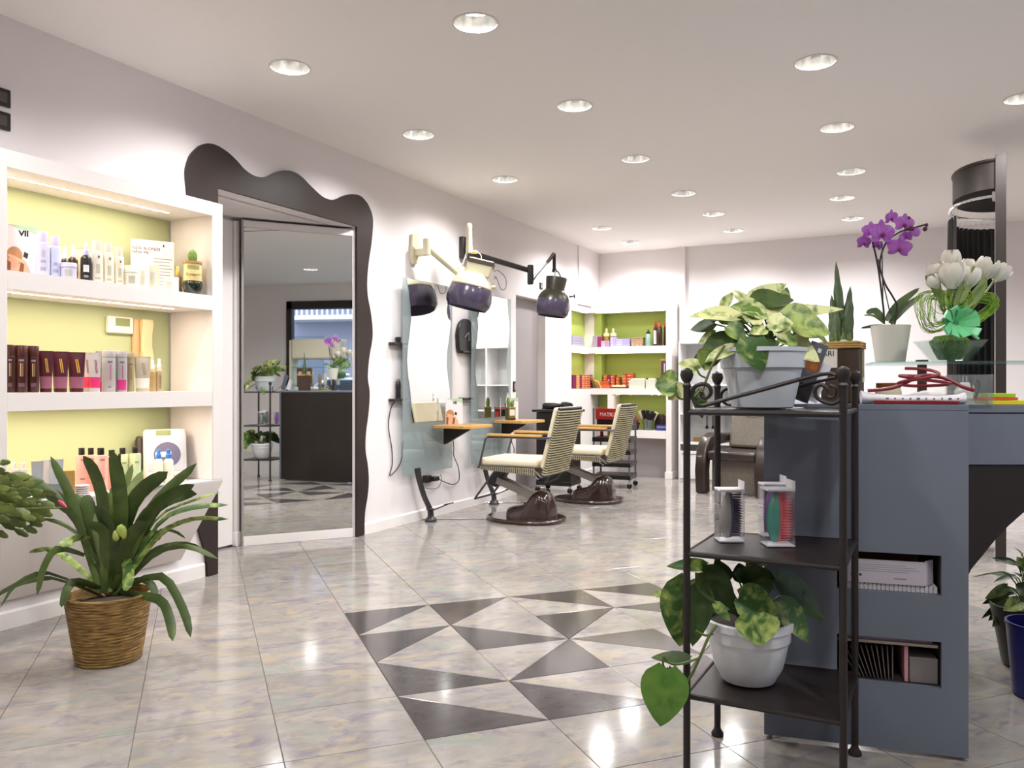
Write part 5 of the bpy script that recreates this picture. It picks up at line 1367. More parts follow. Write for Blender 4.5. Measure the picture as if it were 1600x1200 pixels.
# ---- boxed hair brushes on the middle shelf
clear = glass_mat('clear_pack', (.97, .97, .98), refl=.06, body=.015, body_col=(.8, .8, .82))
def brush_box(label, px0, px1, py0, z0, d, back, bristle, h, rz, grp='boxed hair brushes'):
    p = atd((px0 + px1) / 2, py0, d); w = (px1 - px0) * ppm(d)
    t = thing('boxed_brush', label, 'hair brush', (p.x, p.y, z0 + .0008), rz, grp)
    dpt = w * .9
    g = G(); e = .0012
    for x0, x1, y0, y1, za, zb in ((-w / 2, -w / 2 + e, -dpt / 2, dpt / 2, 0, h), (w / 2 - e, w / 2, -dpt / 2, dpt / 2, 0, h), (-w / 2 + e, w / 2 - e, -dpt / 2, -dpt / 2 + e, 0, h), (-w / 2 + e, w / 2 - e, dpt / 2 - e, dpt / 2, 0, h)):
        g.box(x0, x1, y0, y1, za, zb)
    g.obj('clear_case', clear, t, sharp=0)
    G().box(-w / 2, w / 2, -dpt / 2, dpt / 2, h, h + .006).obj('top_flap', pm('#dcd8dc', .5), t, bevel=.001)
    G().box(w / 2 - .002, w / 2, -dpt / 2, dpt / 2, h + .006, h + .030).obj('hang_tab', pm('#dcd8dc', .5), t)
    G().box(-w / 2, w / 2, -dpt / 2, dpt / 2, 0, .004).obj('bottom_flap', pm('#dcd8dc', .5), t)
    # brush: curved back shell and bristle pad
    n = 10; rows = []
    for i in range(n + 1):
        f = i / n; zz = .008 + (h - .014) * f
        bow = sin(pi * min(1, f * .55 + .12)) if f < .9 else sin(pi * (.9 * .55 + .12)) * (1 - (f - .9) * 4)
        xl = -w * .0 - w * .46 * max(.05, sin(pi * (f * .80 + .10)) ** .8 * (1.05 - .35 * f))
        xr = -w * .02 + w * .02 * sin(pi * f)
        rows.append([Vector((xl, 0, zz)), Vector(((xl + xr) / 2, -dpt * .32 * sin(pi * (f * .9 + .05)), zz)), Vector((xr, -dpt * .36 * sin(pi * (f * .9 + .05)), zz)), Vector((xr, dpt * .36 * sin(pi * (f * .9 + .05)), zz)), Vector(((xl + xr) / 2, dpt * .32 * sin(pi * (f * .9 + .05)), zz)), Vector((xl, 0, zz))])
    G().ribbon(rows).obj('back_shell', mat('shell_' + back, back, .25), t, sharp=50, recalc=True)
    rows = []
    for i in range(n + 1):
        f = i / n; zz = .010 + (h - .018) * f; y_ = dpt * .36 * sin(pi * (f * .9 + .05)); x_ = -w * .02 + w * .02 * sin(pi * f)
        rows.append([Vector((x_, -y_, zz)), Vector((x_ + w * .10, -y_, zz)), Vector((x_ + w * .10, y_, zz)), Vector((x_, y_, zz)), Vector((x_, -y_, zz))])
    G().ribbon(rows).obj('bristle_pad', pm(bristle, .4), t, recalc=True)
    g = G()
    for i in range(17):
        f = (i + .5) / 17; zz = .012 + (h - .022) * f
        for j in range(5):
            y_ = dpt * .36 * sin(pi * (f * .9 + .05)) * (-1 + j * .5)
            g.tube([(w * .09, y_, zz), (w * .43, y_, zz)], [.0022, .0015], 4)
    stuff(g.obj('bristles', pm(bristle, .45), t))
    return t
brush_box('boxed brush with silver back and dark purple bristles', 1120, 1159, 852, .672, 2.52, '#8d8a84', '#2e1d4a', .155, YAW)
brush_box('boxed brush with turquoise back and coral pink bristles', 1193, 1236, 860, .672, 2.45, '#3f9c86', '#e2666a', .165, YAW)
brush_box('boxed brush with purple back behind the turquoise one', 1189, 1224, 845, .672, 2.60, '#8a4aa0', '#a46ac0', .162, YAW)
# ================================================================ PLANTS
def leaf_mat(name, c1, c2, scale=25, lo=.45, hi=.6, rough=.45, mid=None):
    m, nt, b = new_mat(name); L = nt.links.new
    tc = nt.nodes.new('ShaderNodeTexCoord'); oi = nt.nodes.new('ShaderNodeObjectInfo')
    n = nt.nodes.new('ShaderNodeTexNoise'); n.noise_dimensions = '4D'; n.inputs['Scale'].default_value = scale; n.inputs['Detail'].default_value = 5
    n.inputs['Distortion'].default_value = .8
    mu = nt.nodes.new('ShaderNodeMath'); mu.operation = 'MULTIPLY'; mu.inputs[1].default_value = 20
    L(oi.outputs['Random'], mu.inputs[0]); L(mu.outputs[0], n.inputs['W']); L(tc.outputs['Object'], n.inputs['Vector'])
    ad = nt.nodes.new('ShaderNodeMath'); ad.operation = 'ADD'
    mr = nt.nodes.new('ShaderNodeMapRange'); mr.inputs['To Min'].default_value = -.09; mr.inputs['To Max'].default_value = .09
    L(oi.outputs['Random'], mr.inputs['Value']); L(mr.outputs[0], ad.inputs[0]); L(n.outputs['Fac'], ad.inputs[1])
    r = nt.nodes.new('ShaderNodeValToRGB'); e = r.color_ramp.elements
    e[0].position = lo; e[1].position = hi; e[0].color = (*hexc(c1), 1); e[1].color = (*hexc(c2), 1)
    L(ad.outputs[0], r.inputs['Fac']); L(r.outputs[0], b.inputs['Base Color'])
    b.inputs['Roughness'].default_value = rough
    b.inputs['Transmission Weight'].default_value = 0
    b.inputs['Subsurface Weight'].default_value = .06; b.inputs['Subsurface Radius'].default_value = (.004, .006, .002)
    MATS[name] = m; return m
VAR = leaf_mat('pothos_variegated', '#5f8030', '#d9dc9c', 26, .38, .56)
VARD = leaf_mat('pothos_mixed', '#3a5f26', '#a9ba62', 26, .42, .66)
DARK = leaf_mat('pothos_dark', '#2a3f16', '#475f28', 18, .4, .7)
CLIV = leaf_mat('strap_green', '#33471a', '#56692c', 8, .35, .7)
CLIVP = leaf_mat('strap_pale', '#6f7f45', '#a3ad78', 8, .35, .7)
STEM = mat('stem_green', '#57692f', .5)
TOCAM = Vector((SW, -CW, 0))
def heart_leaf(parent, p0, p1, width, n, m, droop=.12, fold=.18, name='leaf'):
    a = p1 - p0; L_ = a.length; a.normalize()
    n = (n - a * n.dot(a)); n = n.normalized() if n.length > 1e-4 else a.orthogonal().normalized()
    s = a.cross(n)
    rows = []; N = 9
    for i in range(N + 1):
        f = i / N
        hw = width / 2 * (sin(pi * min(1, f ** .58)) ** .75 if 0 < f < 1 else 0.0)
        if i == 0: hw = width * .16
        if i == N: hw = width * .004
        back = -.10 * L_ * (1 - f) ** 6
        c = p0 + a * (L_ * f) - n * (droop * L_ * f * f)
        row = []
        for j in (-1, -.55, 0, .55, 1):
            lobe = a * (back * abs(j) ** 1.5) if f < .35 else Vector((0, 0, 0))
            row.append(c + s * (hw * j) + n * (fold * hw * (abs(j) ** 1.3) - .10 * fold * hw + .03 * hw * sin(f * 9 + j * 2)) + lobe)
        rows.append(row)
    return G().ribbon(rows).obj(name, m, parent, sharp=75)
def strap_leaf(parent, pts, width, m, twist=1.0, name='leaf', tipf=.25, fold=.22, n=11):
    """long strap along the points; twist turns its face from sideways (0) to the viewer (1.57)"""
    P = smooth_path(pts, max(3, int(n / (len(pts) - 1))))
    base_dir = (P[-1] - P[0]); hor = Vector((base_dir.x, base_dir.y, 0))
    hor = hor.normalized() if hor.length > 1e-3 else Vector((1, 0, 0))
    perp = Vector((-hor.y, hor.x, 0))
    rows = []; M_ = len(P)
    for i, p in enumerate(P):
        f = i / (M_ - 1)
        t = (P[min(i + 1, M_ - 1)] - P[max(i - 1, 0)]).normalized()
        face = TOCAM - t * TOCAM.dot(t); face = face.normalized() if face.length > .1 else perp
        side = t.cross(face)
        pp = perp - t * perp.dot(t); pp = pp.normalized() if pp.length > .05 else side
        if pp.dot(side) < 0: pp = -pp
        w = (pp * cos(twist) + side * sin(twist)).normalized()
        nn = t.cross(w)
        hw = width / 2 * (.55 + .45 * min(1, f * 3)) * (1 if f < 1 - tipf else max(.03, sqrt(max(0, 1 - ((f - 1 + tipf) / tipf) ** 2)) * (1 - .25 * (f - 1 + tipf) / tipf)))
        rows.append([p - w * hw + nn * hw * fold, p, p + w * hw + nn * hw * fold])
    return G().ribbon(rows).obj(name, m, parent, sharp=75)

# ---- clivia-like plant in a woven basket, left foreground
bc = fl(170, 1030); BD = dep(bc)
bk = thing('basket_plant', 'large strap-leaved plant in a woven seagrass basket on the floor', 'plant', (bc.x, bc.y, 0.0008))
def BL(px, py, dd=0.0): return atd(px, py, BD + dd) - Vector(bk.location)
def basket_mat():
    m, nt, b = new_mat('seagrass'); L = nt.links.new
    tc = nt.nodes.new('ShaderNodeTexCoord'); mp = nt.nodes.new('ShaderNodeMapping'); mp.inputs['Scale'].default_value = (9, 9, 90)
    n = nt.nodes.new('ShaderNodeTexNoise'); n.inputs['Scale'].default_value = 2.2; n.inputs['Detail'].default_value = 3
    L(tc.outputs['Object'], mp.inputs[0]); L(mp.outputs[0], n.inputs['Vector'])
    r = nt.nodes.new('ShaderNodeValToRGB'); e = r.color_ramp.elements
    e[0].position = .35; e[0].color = (*hexc('#5d4320'), 1); e[1].position = .68; e[1].color = (*hexc('#b08c4e'), 1)
    L(n.outputs['Fac'], r.inputs['Fac']); L(r.outputs[0], b.inputs['Base Color']); b.inputs['Roughness'].default_value = .75
    bp = nt.nodes.new('ShaderNodeBump'); bp.inputs['Strength'].default_value = .5; bp.inputs['Distance'].default_value = .006
    L(n.outputs['Fac'], bp.inputs['Height']); L(bp.outputs[0], b.inputs['Normal'])
    return m
sg = basket_mat()
rt_, rb_ = 63 * ppm(BD), 47 * ppm(BD); hb_ = .282
prof = []
nr = 22
for i in range(nr):
    z0, z1 = hb_ * i / nr, hb_ * (i + 1) / nr
    r0 = rb_ + (rt_ - rb_) * (z0 / hb_); r1 = rb_ + (rt_ - rb_) * (z1 / hb_)
    prof += [(r0 - .002, z0), ((r0 + r1) / 2 + .0025, (z0 + z1) / 2), (r1 - .002, z1)]
prof += [(rt_ - .012, hb_ - .001), (rt_ - .014, hb_ - .05)]
G().lathe([(1e-6, 0.0)] + prof, 44, cap=False).obj('basket', sg, bk, sharp=80)
G().lathe([(rt_ - .013, hb_ - .055), (rt_ * .5, hb_ - .045), (1e-6, hb_ - .04)], 24, cap=False).obj('soil', MATS['soil'], bk)
for k in range(7):
    a = k * .9; G().cbox((0, 0, 0), (.05, .012, .003), Matrix.Translation((.11 * cos(a), .11 * sin(a), hb_ - .035)) @ Matrix.Rotation(a, 4, 'Z') @ Matrix.Rotation(.3, 4, 'X')).obj('bark_chip', pm('#5d4534', .9), bk, sharp=0)
cr = [  # (pixel path from the crown, width px, depth offset at the tip, pale)
    ([(150, 900), (120, 800), (79, 713)], 17, .05, 0), ([(158, 900), (160, 800), (148, 745), (130, 712)], 27, -.06, 0), ([(180, 900), (188, 800), (175, 703)], 26, -.10, 0),
    ([(178, 900), (183, 800), (207, 725)], 17, .12, 1), ([(182, 900), (190, 800), (223, 735)], 22, .10, 1), ([(188, 900), (205, 790), (262, 737)], 27, -.05, 0),
    ([(190, 905), (230, 800), (307, 724)], 22, .05, 0), ([(192, 905), (235, 800), (304, 757)], 22, -.05, 0), ([(192, 905), (230, 810), (270, 776), (308, 772)], 26, .08, 0),
    ([(195, 905), (240, 815), (300, 782), (345, 769)], 7, .12, 2), ([(195, 905), (245, 820), (300, 792), (357, 789)], 13, .0, 2), ([(197, 908), (245, 840), (300, 812), (358, 811)], 12, -.08, 2),
    ([(197, 910), (230, 868), (275, 852), (315, 856)], 15, .10, 0), ([(197, 912), (235, 872), (290, 853), (342, 874)], 11, -.05, 0), ([(195, 905), (240, 838), (268, 830), (290, 842)], 11, .1, 2),
    ([(205, 895), (250, 900), (285, 950), (298, 996)], 15, -.14, 0), ([(207, 905), (245, 935), (264, 965), (270, 1002)], 17, -.20, 0), ([(204, 900), (225, 905), (246, 930)], 14, -.05, 0),
    ([(140, 915), (75, 896), (25, 912), (0, 950)], 11, -.10, 0), ([(140, 918), (80, 904), (20, 915), (-25, 945)], 12, .0, 0), ([(132, 868), (88, 858), (66, 890), (58, 930)], 15, -.12, 0),
    ([(137, 895), (112, 910), (96, 949)], 18, -.18, 0), ([(138, 882), (90, 862), (45, 864)], 13, .05, 2), ([(140, 842), (118, 843), (93, 852)], 17, -.15, 2),
    ([(140, 850), (105, 822), (70, 812), (35, 829)], 8, .05, 0), ([(150, 880), (120, 800), (70, 760), (30, 738)], 14, .10, 0), ([(150, 890), (118, 815), (85, 785), (70, 772)], 20, -.02, 0),
    ([(155, 890), (140, 800), (128, 776)], 24, .05, 0), ([(160, 895), (150, 830), (160, 790), (168, 768)], 22, .02, 1), ([(150, 885), (142, 820), (112, 770)], 22, .1, 0),
    ([(165, 900), (175, 830), (178, 755)], 24, .08, 1), ([(185, 900), (215, 830), (240, 790)], 22, -.12, 0), ([(190, 900), (210, 850), (255, 835)], 26, .02, 0),
    ([(192, 868), (199, 890), (198, 923)], 22, -.20, 3), ([(178, 905), (176, 850), (150, 790)], 24, -.12, 0), ([(172, 905), (165, 840), (135, 818)], 22, -.14, 0), ([(186, 905), (198, 850), (228, 815)], 24, -.14, 0)]
for pth, w, dd, pale in cr:
    n_ = len(pth) - 1
    pts3 = [BL(x, y, dd * (i / n_)) for i, (x, y) in enumerate(pth)]
    crown = Vector((random.uniform(-.03, .03), random.uniform(-.03, .03), hb_ - .05))
    if pth[0][1] > 880: pts3[0] = pts3[0].lerp(crown, .55)
    strap_leaf(bk, pts3, w * ppm(BD) * .86, (CLIV, CLIVP, VARD, VARD)[pale], twist=1.15 if w > 14 else .8)
g = G()
for k in range(9): g.ball(BL(187 + 7 * cos(k * 2.3), 832 + 6 * sin(k * 1.9), -.10), .012, 7, 5, sz=1.7)
stuff(g.obj('flower_buds', mat('bud_green', '#a9b85a', .5), bk))

# ---- Christmas cactus trailing in from the left edge, on a tall narrow pedestal
cc_ = Vector((.50, 1.70, 0))
pd = thing('plant_pedestal', 'white plant pedestal at the left edge of the picture', 'pedestal', cc_)
G().lathe([(.13, .0008), (.13, .03), (.05, .05), (.045, .50), (.11, .53), (.11, .55)], 24).obj('column', trim_white, pd)
xc_ = thing('trailing_cactus', 'trailing flat-jointed cactus with a pink bud at the left picture edge', 'plant', (cc_.x, cc_.y, .5508))
G().lathe([(.075, 0), (.10, .13), (.108, .135), (.108, .155), (.095, .155), (.09, .12), (1e-6, .12)], 24).obj('pot', pm('#c9c2b8', .5), xc_)
XD = dep(cc_)
XC = leaf_mat('flat_cactus', '#44571f', '#7d8843', 14, .35, .7)
random.seed(21)
def pad_chain(pts, r):
    g = G(); P = [Vector(p) for p in pts]
    for i in range(len(P) - 1):
        a, b2 = P[i], P[i + 1]; d = (b2 - a); L_ = d.length; d.normalize()
        nrm = (TOCAM + Vector((random.uniform(-.5, .5), random.uniform(-.5, .5), random.uniform(-.3, .6)))); nrm = (nrm - d * nrm.dot(d)).normalized(); s = d.cross(nrm)
        rows = []
        for k in range(6):
            f = k / 5; hw = r * (.25 + .75 * sin(pi * (f * .82 + .12))) * (1.12 if k in (2, 4) else .95)
            c = a + d * (L_ * f)
            rows.append([c - s * hw, c - nrm * .0022 - s * hw * .3, c - nrm * .003, c + s * hw * .3 - nrm * .0022, c + s * hw, c + nrm * .003, c - s * hw])
        g.ribbon(rows)
    return g
ends = [(20, 745), (8, 735), (28, 765), (40, 740), (55, 757), (68, 752), (72, 775), (85, 790), (82, 806), (62, 800), (58, 832), (45, 790), (40, 820), (26, 800), (22, 822), (10, 790), (4, 815), (50, 770), (34, 780), (15, 765), (65, 765), (78, 800), (88, 772), (0, 775), (48, 745), (24, 785), (56, 812), (12, 840), (30, 812), (44, 838), (66, 822), (70, 812), (36, 752), (16, 722), (2, 722)]
for k, (ex, ey) in enumerate(ends):
    st_ = Vector((random.uniform(-.05, .05), random.uniform(-.05, .05), .14))
    en = atd(ex, ey, XD + random.uniform(-.05, .28)) - Vector(xc_.location)
    mid = st_.lerp(en, .5) + Vector((0, 0, .06 + .05 * random.random()))
    nseg = max(5, int((en - st_).length / .042))
    P = bez(st_, mid, en, nseg)
    pad_chain(P, .0115 + .003 * random.random()).obj('stem', XC, xc_, sharp=75, recalc=False)
b0, b1 = atd(91, 782, XD + .1) - Vector(xc_.location), atd(104, 793, XD + .1) - Vector(xc_.location)
G().tube([b0, b0.lerp(b1, .4), b1], [.004, .009, .004], 8).obj('flower_bud', mat('pink_bud', '#c93a5c', .5), xc_)
G().tube(bez(Vector((0, 0, .14)), Vector((b1 + Vector((0, 0, .12))) * .5), b1, 6), .004, 6).obj('stem', XC, xc_)

# ---- variegated pothos on the top tier
pot_white = mat('pot_pale', '#c3c9cf', .45, var=.03, vscale=6)
PD1 = 2.47
pc = atd(1191, 640, PD1)
p1 = thing('potted_pothos', 'variegated yellow-green pothos in a pale plastic pot on the top tier', 'plant', (pc.x, pc.y, 1.082 + .0012))
k1 = ppm(PD1)
hpz = (633 - 546) * k1 + .012; rtp = 66 * k1
G().lathe([(rtp * .66, 0), (rtp * .70, .004), (rtp * .90, hpz * .66), (rtp * .955, hpz * .67), (rtp * .985, hpz * .93), (rtp * 1.02, hpz * .935), (rtp * 1.02, hpz), (rtp * .95, hpz), (rtp * .92, hpz * .9), (1e-6, hpz * .88)], 40, cap=False).obj('pot', pot_white, p1)
G().lathe([(rtp * .93, hpz * .905), (1e-6, hpz * .93)], 24, cap=False).obj('soil', MATS['soil'], p1)
def T3(x, y, dd, par): return atd(1020 + x * .2, 420 + y * .2, PD1 + dd) - Vector(par.location)
L1_ = [  # base, tip, width in crop px, depth offsets, kind
    ((660, 380), (285, 315), 170, -.02, .02, 0), ((730, 270), (640, 128), 110, .05, .10, 0), ((755, 250), (1062, 97), 120, .06, .12, 0), ((800, 240), (1122, 202), 170, .0, .03, 2),
    ((880, 350), (632, 258), 160, -.06, -.08, 0), ((870, 380), (1035, 275), 110, -.04, .02, 0), ((950, 345), (1510, 296), 95, .02, .06, 0), ((960, 370), (1415, 402), 150, .03, .08, 1),
    ((1030, 390), (1402, 492), 260, -.05, -.03, 1), ((1080, 560), (1312, 718), 170, -.05, -.06, 0), ((640, 540), (378, 610), 210, .0, -.02, 2), ((585, 450), (742, 560), 130, -.08, -.10, 1),
    ((735, 540), (872, 785), 190, -.11, -.14, 1), ((480, 430), (290, 472), 100, .05, .08, 2), ((645, 615), (375, 712), 100, -.06, -.04, 0), ((440, 640), (408, 795), 150, -.03, -.04, 1),
    ((350, 790), (203, 715), 130, -.02, .0, 0), ((185, 905), (15, 905), 190, .0, .02, 1), ((345, 760), (366, 628), 55, .02, .03, 2), ((345, 960), (402, 1172), 105, .16, .17, 1),
    ((545, 305), (632, 158), 70, .09, .12, 0), ((980, 440), (1062, 562), 110, -.09, -.11, 0), ((880, 470), (762, 490), 90, -.10, -.12, 0), ((1290, 535), (1402, 612), 80, .0, .02, 1),
    ((490, 500), (342, 577), 80, .04, .06, 0), ((700, 430), (640, 300), 130, -.02, .02, 1), ((850, 480), (900, 560), 130, -.03, -.07, 1), ((1000, 300), (1068, 130), 90, .10, .13, 1), ((560, 360), (420, 380), 120, .05, .07, 2), ((240, 920), (120, 1020), 120, .0, .0, 0), ((820, 330), (760, 160), 100, .08, .12, 0), ((900, 420), (1100, 420), 130, -.08, -.10, 0), ((1120, 430), (1240, 560), 150, -.02, -.02, 1), ((600, 420), (520, 300), 120, .02, .05, 0), ((760, 420), (820, 330), 130, -.09, -.08, 0), ((680, 480), (560, 560), 130, -.06, -.08, 2), ((1000, 520), (1130, 600), 120, -.08, -.11, 1), ((930, 560), (900, 650), 100, -.09, -.12, 2)]
random.seed(5)
for (bx, by), (tx, ty), w, d0, d1, kd in L1_:
    a, b2 = T3(bx, by, d0, p1), T3(tx, ty, d1, p1)
    n = TOCAM * .8 + Vector((random.uniform(-.35, .35), random.uniform(-.35, .35), .55 + random.uniform(-.2, .3)))
    heart_leaf(p1, a, b2, w * .2 * k1 * 1.28, n, (VAR, VARD, DARK)[kd], droop=random.uniform(.05, .22), fold=random.uniform(.05, .35))
    if by < 760:
        root = Vector((random.uniform(-.04, .04), random.uniform(-.04, .04), hpz * .9))
        G().tube(bez(root, (root + a) * .5 + Vector((0, 0, .03)), a, 6), .0028, 6).obj('petiole', STEM, p1)
vine = [(560, 600), (520, 660), (470, 740), (420, 860), (390, 950), (360, 1010)]
G().tube(smooth_path([T3(x, y, -.08, p1) for x, y in vine], 4), .0040, 7).obj('vine', mat('vine_brown', '#6a6a35', .55), p1)
G().tube(smooth_path([T3(x, y, -.06, p1) for x, y in ((420, 855), (370, 830), (345, 785))], 4), .0030, 6).obj('vine', STEM, p1)
G().tube(smooth_path([T3(x, y, -.03, p1) for x, y in ((400, 920), (310, 1010), (240, 1020), (190, 995), (180, 910))], 4), .0030, 6).obj('vine', STEM, p1)

# ---- green pothos on the bottom tier
PD2 = 2.47
pc = atd(1169, 1066, PD2)
p2 = thing('potted_pothos', 'dark green trailing pothos in a white pot on the bottom tier', 'plant', (pc.x, pc.y, .259 + .0012))
hz = (1066 - 972) * k1 + .006; rr = 67 * k1
G().lathe([(rr * .52, 0), (rr * .60, .004), (rr * .78, hz * .25), (rr * .90, hz * .62), (rr * .91, hz * .68), (rr * .955, hz * .69), (rr * .985, hz * .86), (rr * 1.02, hz * .88), (rr * 1.02, hz * .985), (rr * .99, hz), (rr * .94, hz), (rr * .92, hz * .9), (1e-6, hz * .88)], 40, cap=False).obj('pot', mat('pot_white', '#d6d8dc', .4), p2)
G().lathe([(rr * .93, hz * .91), (1e-6, hz * .92)], 24, cap=False).obj('soil', MATS['soil'], p2)
def T4(x, y, dd): return atd(980 + x * .2916, 850 + y * .2916, PD2 + dd) - Vector(p2.location)
L2_ = [((420, 115), (220, 108), 85, .02, .0, 1), ((335, 195), (285, 562), 300, -.05, -.06, 1), ((400, 230), (345, 552), 170, -.06, -.08, 2), ((400, 150), (592, 335), 200, -.05, -.09, 2),
       ((590, 180), (705, 143), 100, .04, .08, 2), ((640, 105), (765, 100), 60, .1, .12, 0), ((600, 285), (822, 372), 220, -.10, -.13, 1), ((800, 185), (1072, 405), 225, .0, .03, 2),
       ((820, 310), (998, 525), 170, -.05, -.07, 1), ((690, 380), (710, 548), 230, -.14, -.17, 1), ((470, 320), (556, 412), 70, -.12, -.14, 1), ((212, 672), (175, 988), 250, -.20, -.22, 3),
       ((330, 615), (130, 596), 85, -.14, -.14, 2), ((222, 665), (250, 790), 60, -.15, -.15, 1), ((770, 210), (560, 140), 150, .02, .05, 2), ((520, 200), (480, 80), 130, .05, .07, 2),
       ((700, 190), (730, 300), 150, -.04, -.08, 2), ((390, 330), (410, 470), 110, -.04, -.06, 2), ((190, 265), (140, 275), 50, .0, .0, 1), ((620, 200), (600, 100), 120, .06, .08, 2), ((860, 260), (960, 200), 120, .04, .06, 2), ((450, 260), (420, 380), 130, -.02, -.05, 2)]
BRIGHT = leaf_mat('pothos_bright', '#43701f', '#6d9238', 16, .35, .75)
for (bx, by), (tx, ty), w, d0, d1, kd in L2_:
    a, b2 = T4(bx, by, d0), T4(tx, ty, d1)
    n = TOCAM * .85 + Vector((random.uniform(-.35, .35), random.uniform(-.35, .35), .5 + random.uniform(-.2, .3)))
    heart_leaf(p2, a, b2, w * .2916 * k1 * .95, n, (VAR, VARD, DARK, BRIGHT)[kd], droop=random.uniform(.05, .15), fold=random.uniform(.05, .3))
    if by < 500:
        root = Vector((random.uniform(-.03, .03), random.uniform(-.03, .03), hz * .9))
        G().tube(bez(root, (root + a) * .5 + Vector((0, 0, .03)), a, 6), .0028, 6).obj('petiole', STEM, p2)
G().tube(smooth_path([T4(x, y, -.16) for x, y in ((480, 435), (440, 490), (400, 580), (350, 690), (320, 740))], 4), .0042, 7).obj('vine', STEM, p2)
G().tube(smooth_path([T4(x, y, -.15) for x, y in ((460, 480), (420, 490), (370, 465))], 4), .0035, 7).obj('vine', STEM, p2)
G().tube(smooth_path([T4(x, y, -.17) for x, y in ((385, 610), (330, 630), (260, 645), (215, 630), (195, 600), (192, 650), (212, 675))], 4), .0035, 7).obj('vine', STEM, p2)
G().tube(smooth_path([T4(x, y, -.16) for x, y in ((322, 735), (275, 780), (240, 740), (225, 690))], 4), .0030, 7).obj('vine', STEM, p2)

# ---- orchid on the glass shelf
OD = 2.99
oc = atd(1391, 568, OD)
orc = thing('orchid', 'purple moth orchid in a ribbed white pot on the glass shelf', 'plant', (oc.x, oc.y, ZG + .0112))
ko = ppm(OD); ho = 57 * ko; r1, r0 = 29.5 * ko, 21.5 * ko
prof = [(r0, 0)]
for i in range(16):
    f = i / 16; prof += [(r0 + (r1 - r0) * f + .0006, ho * f + .0012), (r0 + (r1 - r0) * (f + .03) - .0004, ho * (f + .04))]
prof += [(r1, ho), (r1 - .006, ho), (r1 - .01, ho * .9), (1e-6, ho * .88)]
G().lathe(prof, 36, cap=False).obj('pot', mat('pot_cream', '#dcd8cc', .45), orc)
def OP(x, y, dd=0): return atd(1300 + x * .1875, 300 + y * .1875, OD + dd) - Vector(orc.location)
ost = mat('orchid_stem', '#2b1f24', .5)
olf = leaf_mat('orchid_leaf', '#3f5234', '#6b7f52', 8, .35, .7)
for pts_, r in (([(435, 1100), (432, 1000), (420, 900), (395, 700), (370, 550), (338, 415)], .0034), ([(520, 1110), (542, 960), (505, 870), (440, 760), (398, 600), (448, 430), (560, 335), (680, 300), (790, 268)], .0034)):
    G().tube(smooth_path([OP(x, y, -.01) for x, y in pts_], 5), r, 7).obj('stem', ost, orc)
for pts_ in (((428, 1100), (415, 410)), ((505, 1110), (385, 560))):
    G().tube([OP(x, y, .01) for x, y in pts_], .0022, 6).obj('support_stick', mat('stick', '#33302a', .6), orc)
for pts_, w, dd in (([(445, 1075), (360, 990), (285, 1010)], 55, -.05), ([(450, 1070), (560, 930), (728, 800)], 65, .04), ([(485, 1095), (600, 965), (765, 852)], 62, .10), ([(420, 1110), (330, 1120), (240, 1135)], 28, .02), ([(430, 1090), (350, 1030), (262, 1025)], 26, .06)):
    strap_leaf(orc, [OP(x, y, dd * i / 2) for i, (x, y) in enumerate(pts_)], w * .1875 * ko, olf, twist=1.2, tipf=.5)
def petal_mat(name, c1, c2):
    return leaf_mat(name, c1, c2, 30, .35, .7, .5)
opm = petal_mat('orchid_petal', '#a04cb4', '#c078cc')
olip = mat('orchid_lip', '#8a1f5e', .5)
def petal(g, c, d, n, L_, w, cup=.2):
    s = d.cross(n).normalized(); rows = []
    for i in range(7):
        f = i / 6; hw = w / 2 * max(.03, sin(pi * (f * .86 + .10)) ** .7)
        p = c + d * (L_ * f) + n * (cup * L_ * (f - f * f) * 1.2)
        rows.append([p - s * hw - n * hw * .15, p, p + s * hw - n * hw * .15])
    g.ribbon(rows)
for k, (x, y, r, dd) in enumerate(((265, 420, 62, .0), (415, 345, 105, -.04), (330, 320, 70, .02), (600, 265, 78, -.01), (492, 215, 62, .03), (560, 465, 88, -.03), (618, 372, 52, .02), (378, 440, 52, .02))):
    c = OP(x, y, dd); R_ = r * .1875 * ko * 1.12
    n = (TOCAM + Vector((.3 * sin(k * 2.1), .3 * cos(k * 1.7), -.12 + .2 * sin(k)))).normalized()
    upv = Vector((0, 0, 1)); rgt = upv.cross(n).normalized(); up2 = n.cross(rgt)
    g = G(); a0 = .25 * sin(k * 3.3)
    for a, L_, w in ((pi / 2, 1.0, .62), (pi / 2 + 2.2, .95, .6), (pi / 2 - 2.2, .95, .6)):
        petal(g, c - n * .002, rgt * cos(a + a0) + up2 * sin(a + a0), n, R_ * L_, R_ * w)
    for a in (.28, pi - .28):
        petal(g, c + n * .002, rgt * cos(a + a0) + up2 * sin(a + a0), n, R_ * 1.02, R_ * 1.05)
    f_ = g.obj('flower', opm, orc, sharp=80)
    G().ball(c + n * R_ * .18 - up2 * R_ * .15, R_ * .17, 8, 6).obj('flower_lip', olip, f_)
for x, y, r in ((702, 335, 34), (662, 305, 20), (787, 275, 14), (775, 307, 19), (640, 217, 14)):
    G().ball(OP(x, y, -.01), r * .1875 * ko, 10, 7, sz=1.15).obj('flower_bud', opm if r > 30 else mat('orchid_bud', '#5a2740', .5), orc)
    if r < 20: G().tube([OP(x, y, -.01), OP(x - 25 if y > 250 else x - 60, y + (5 if y > 250 else 5), 0)], .0016, 5).obj('bud_stalk', ost, orc)

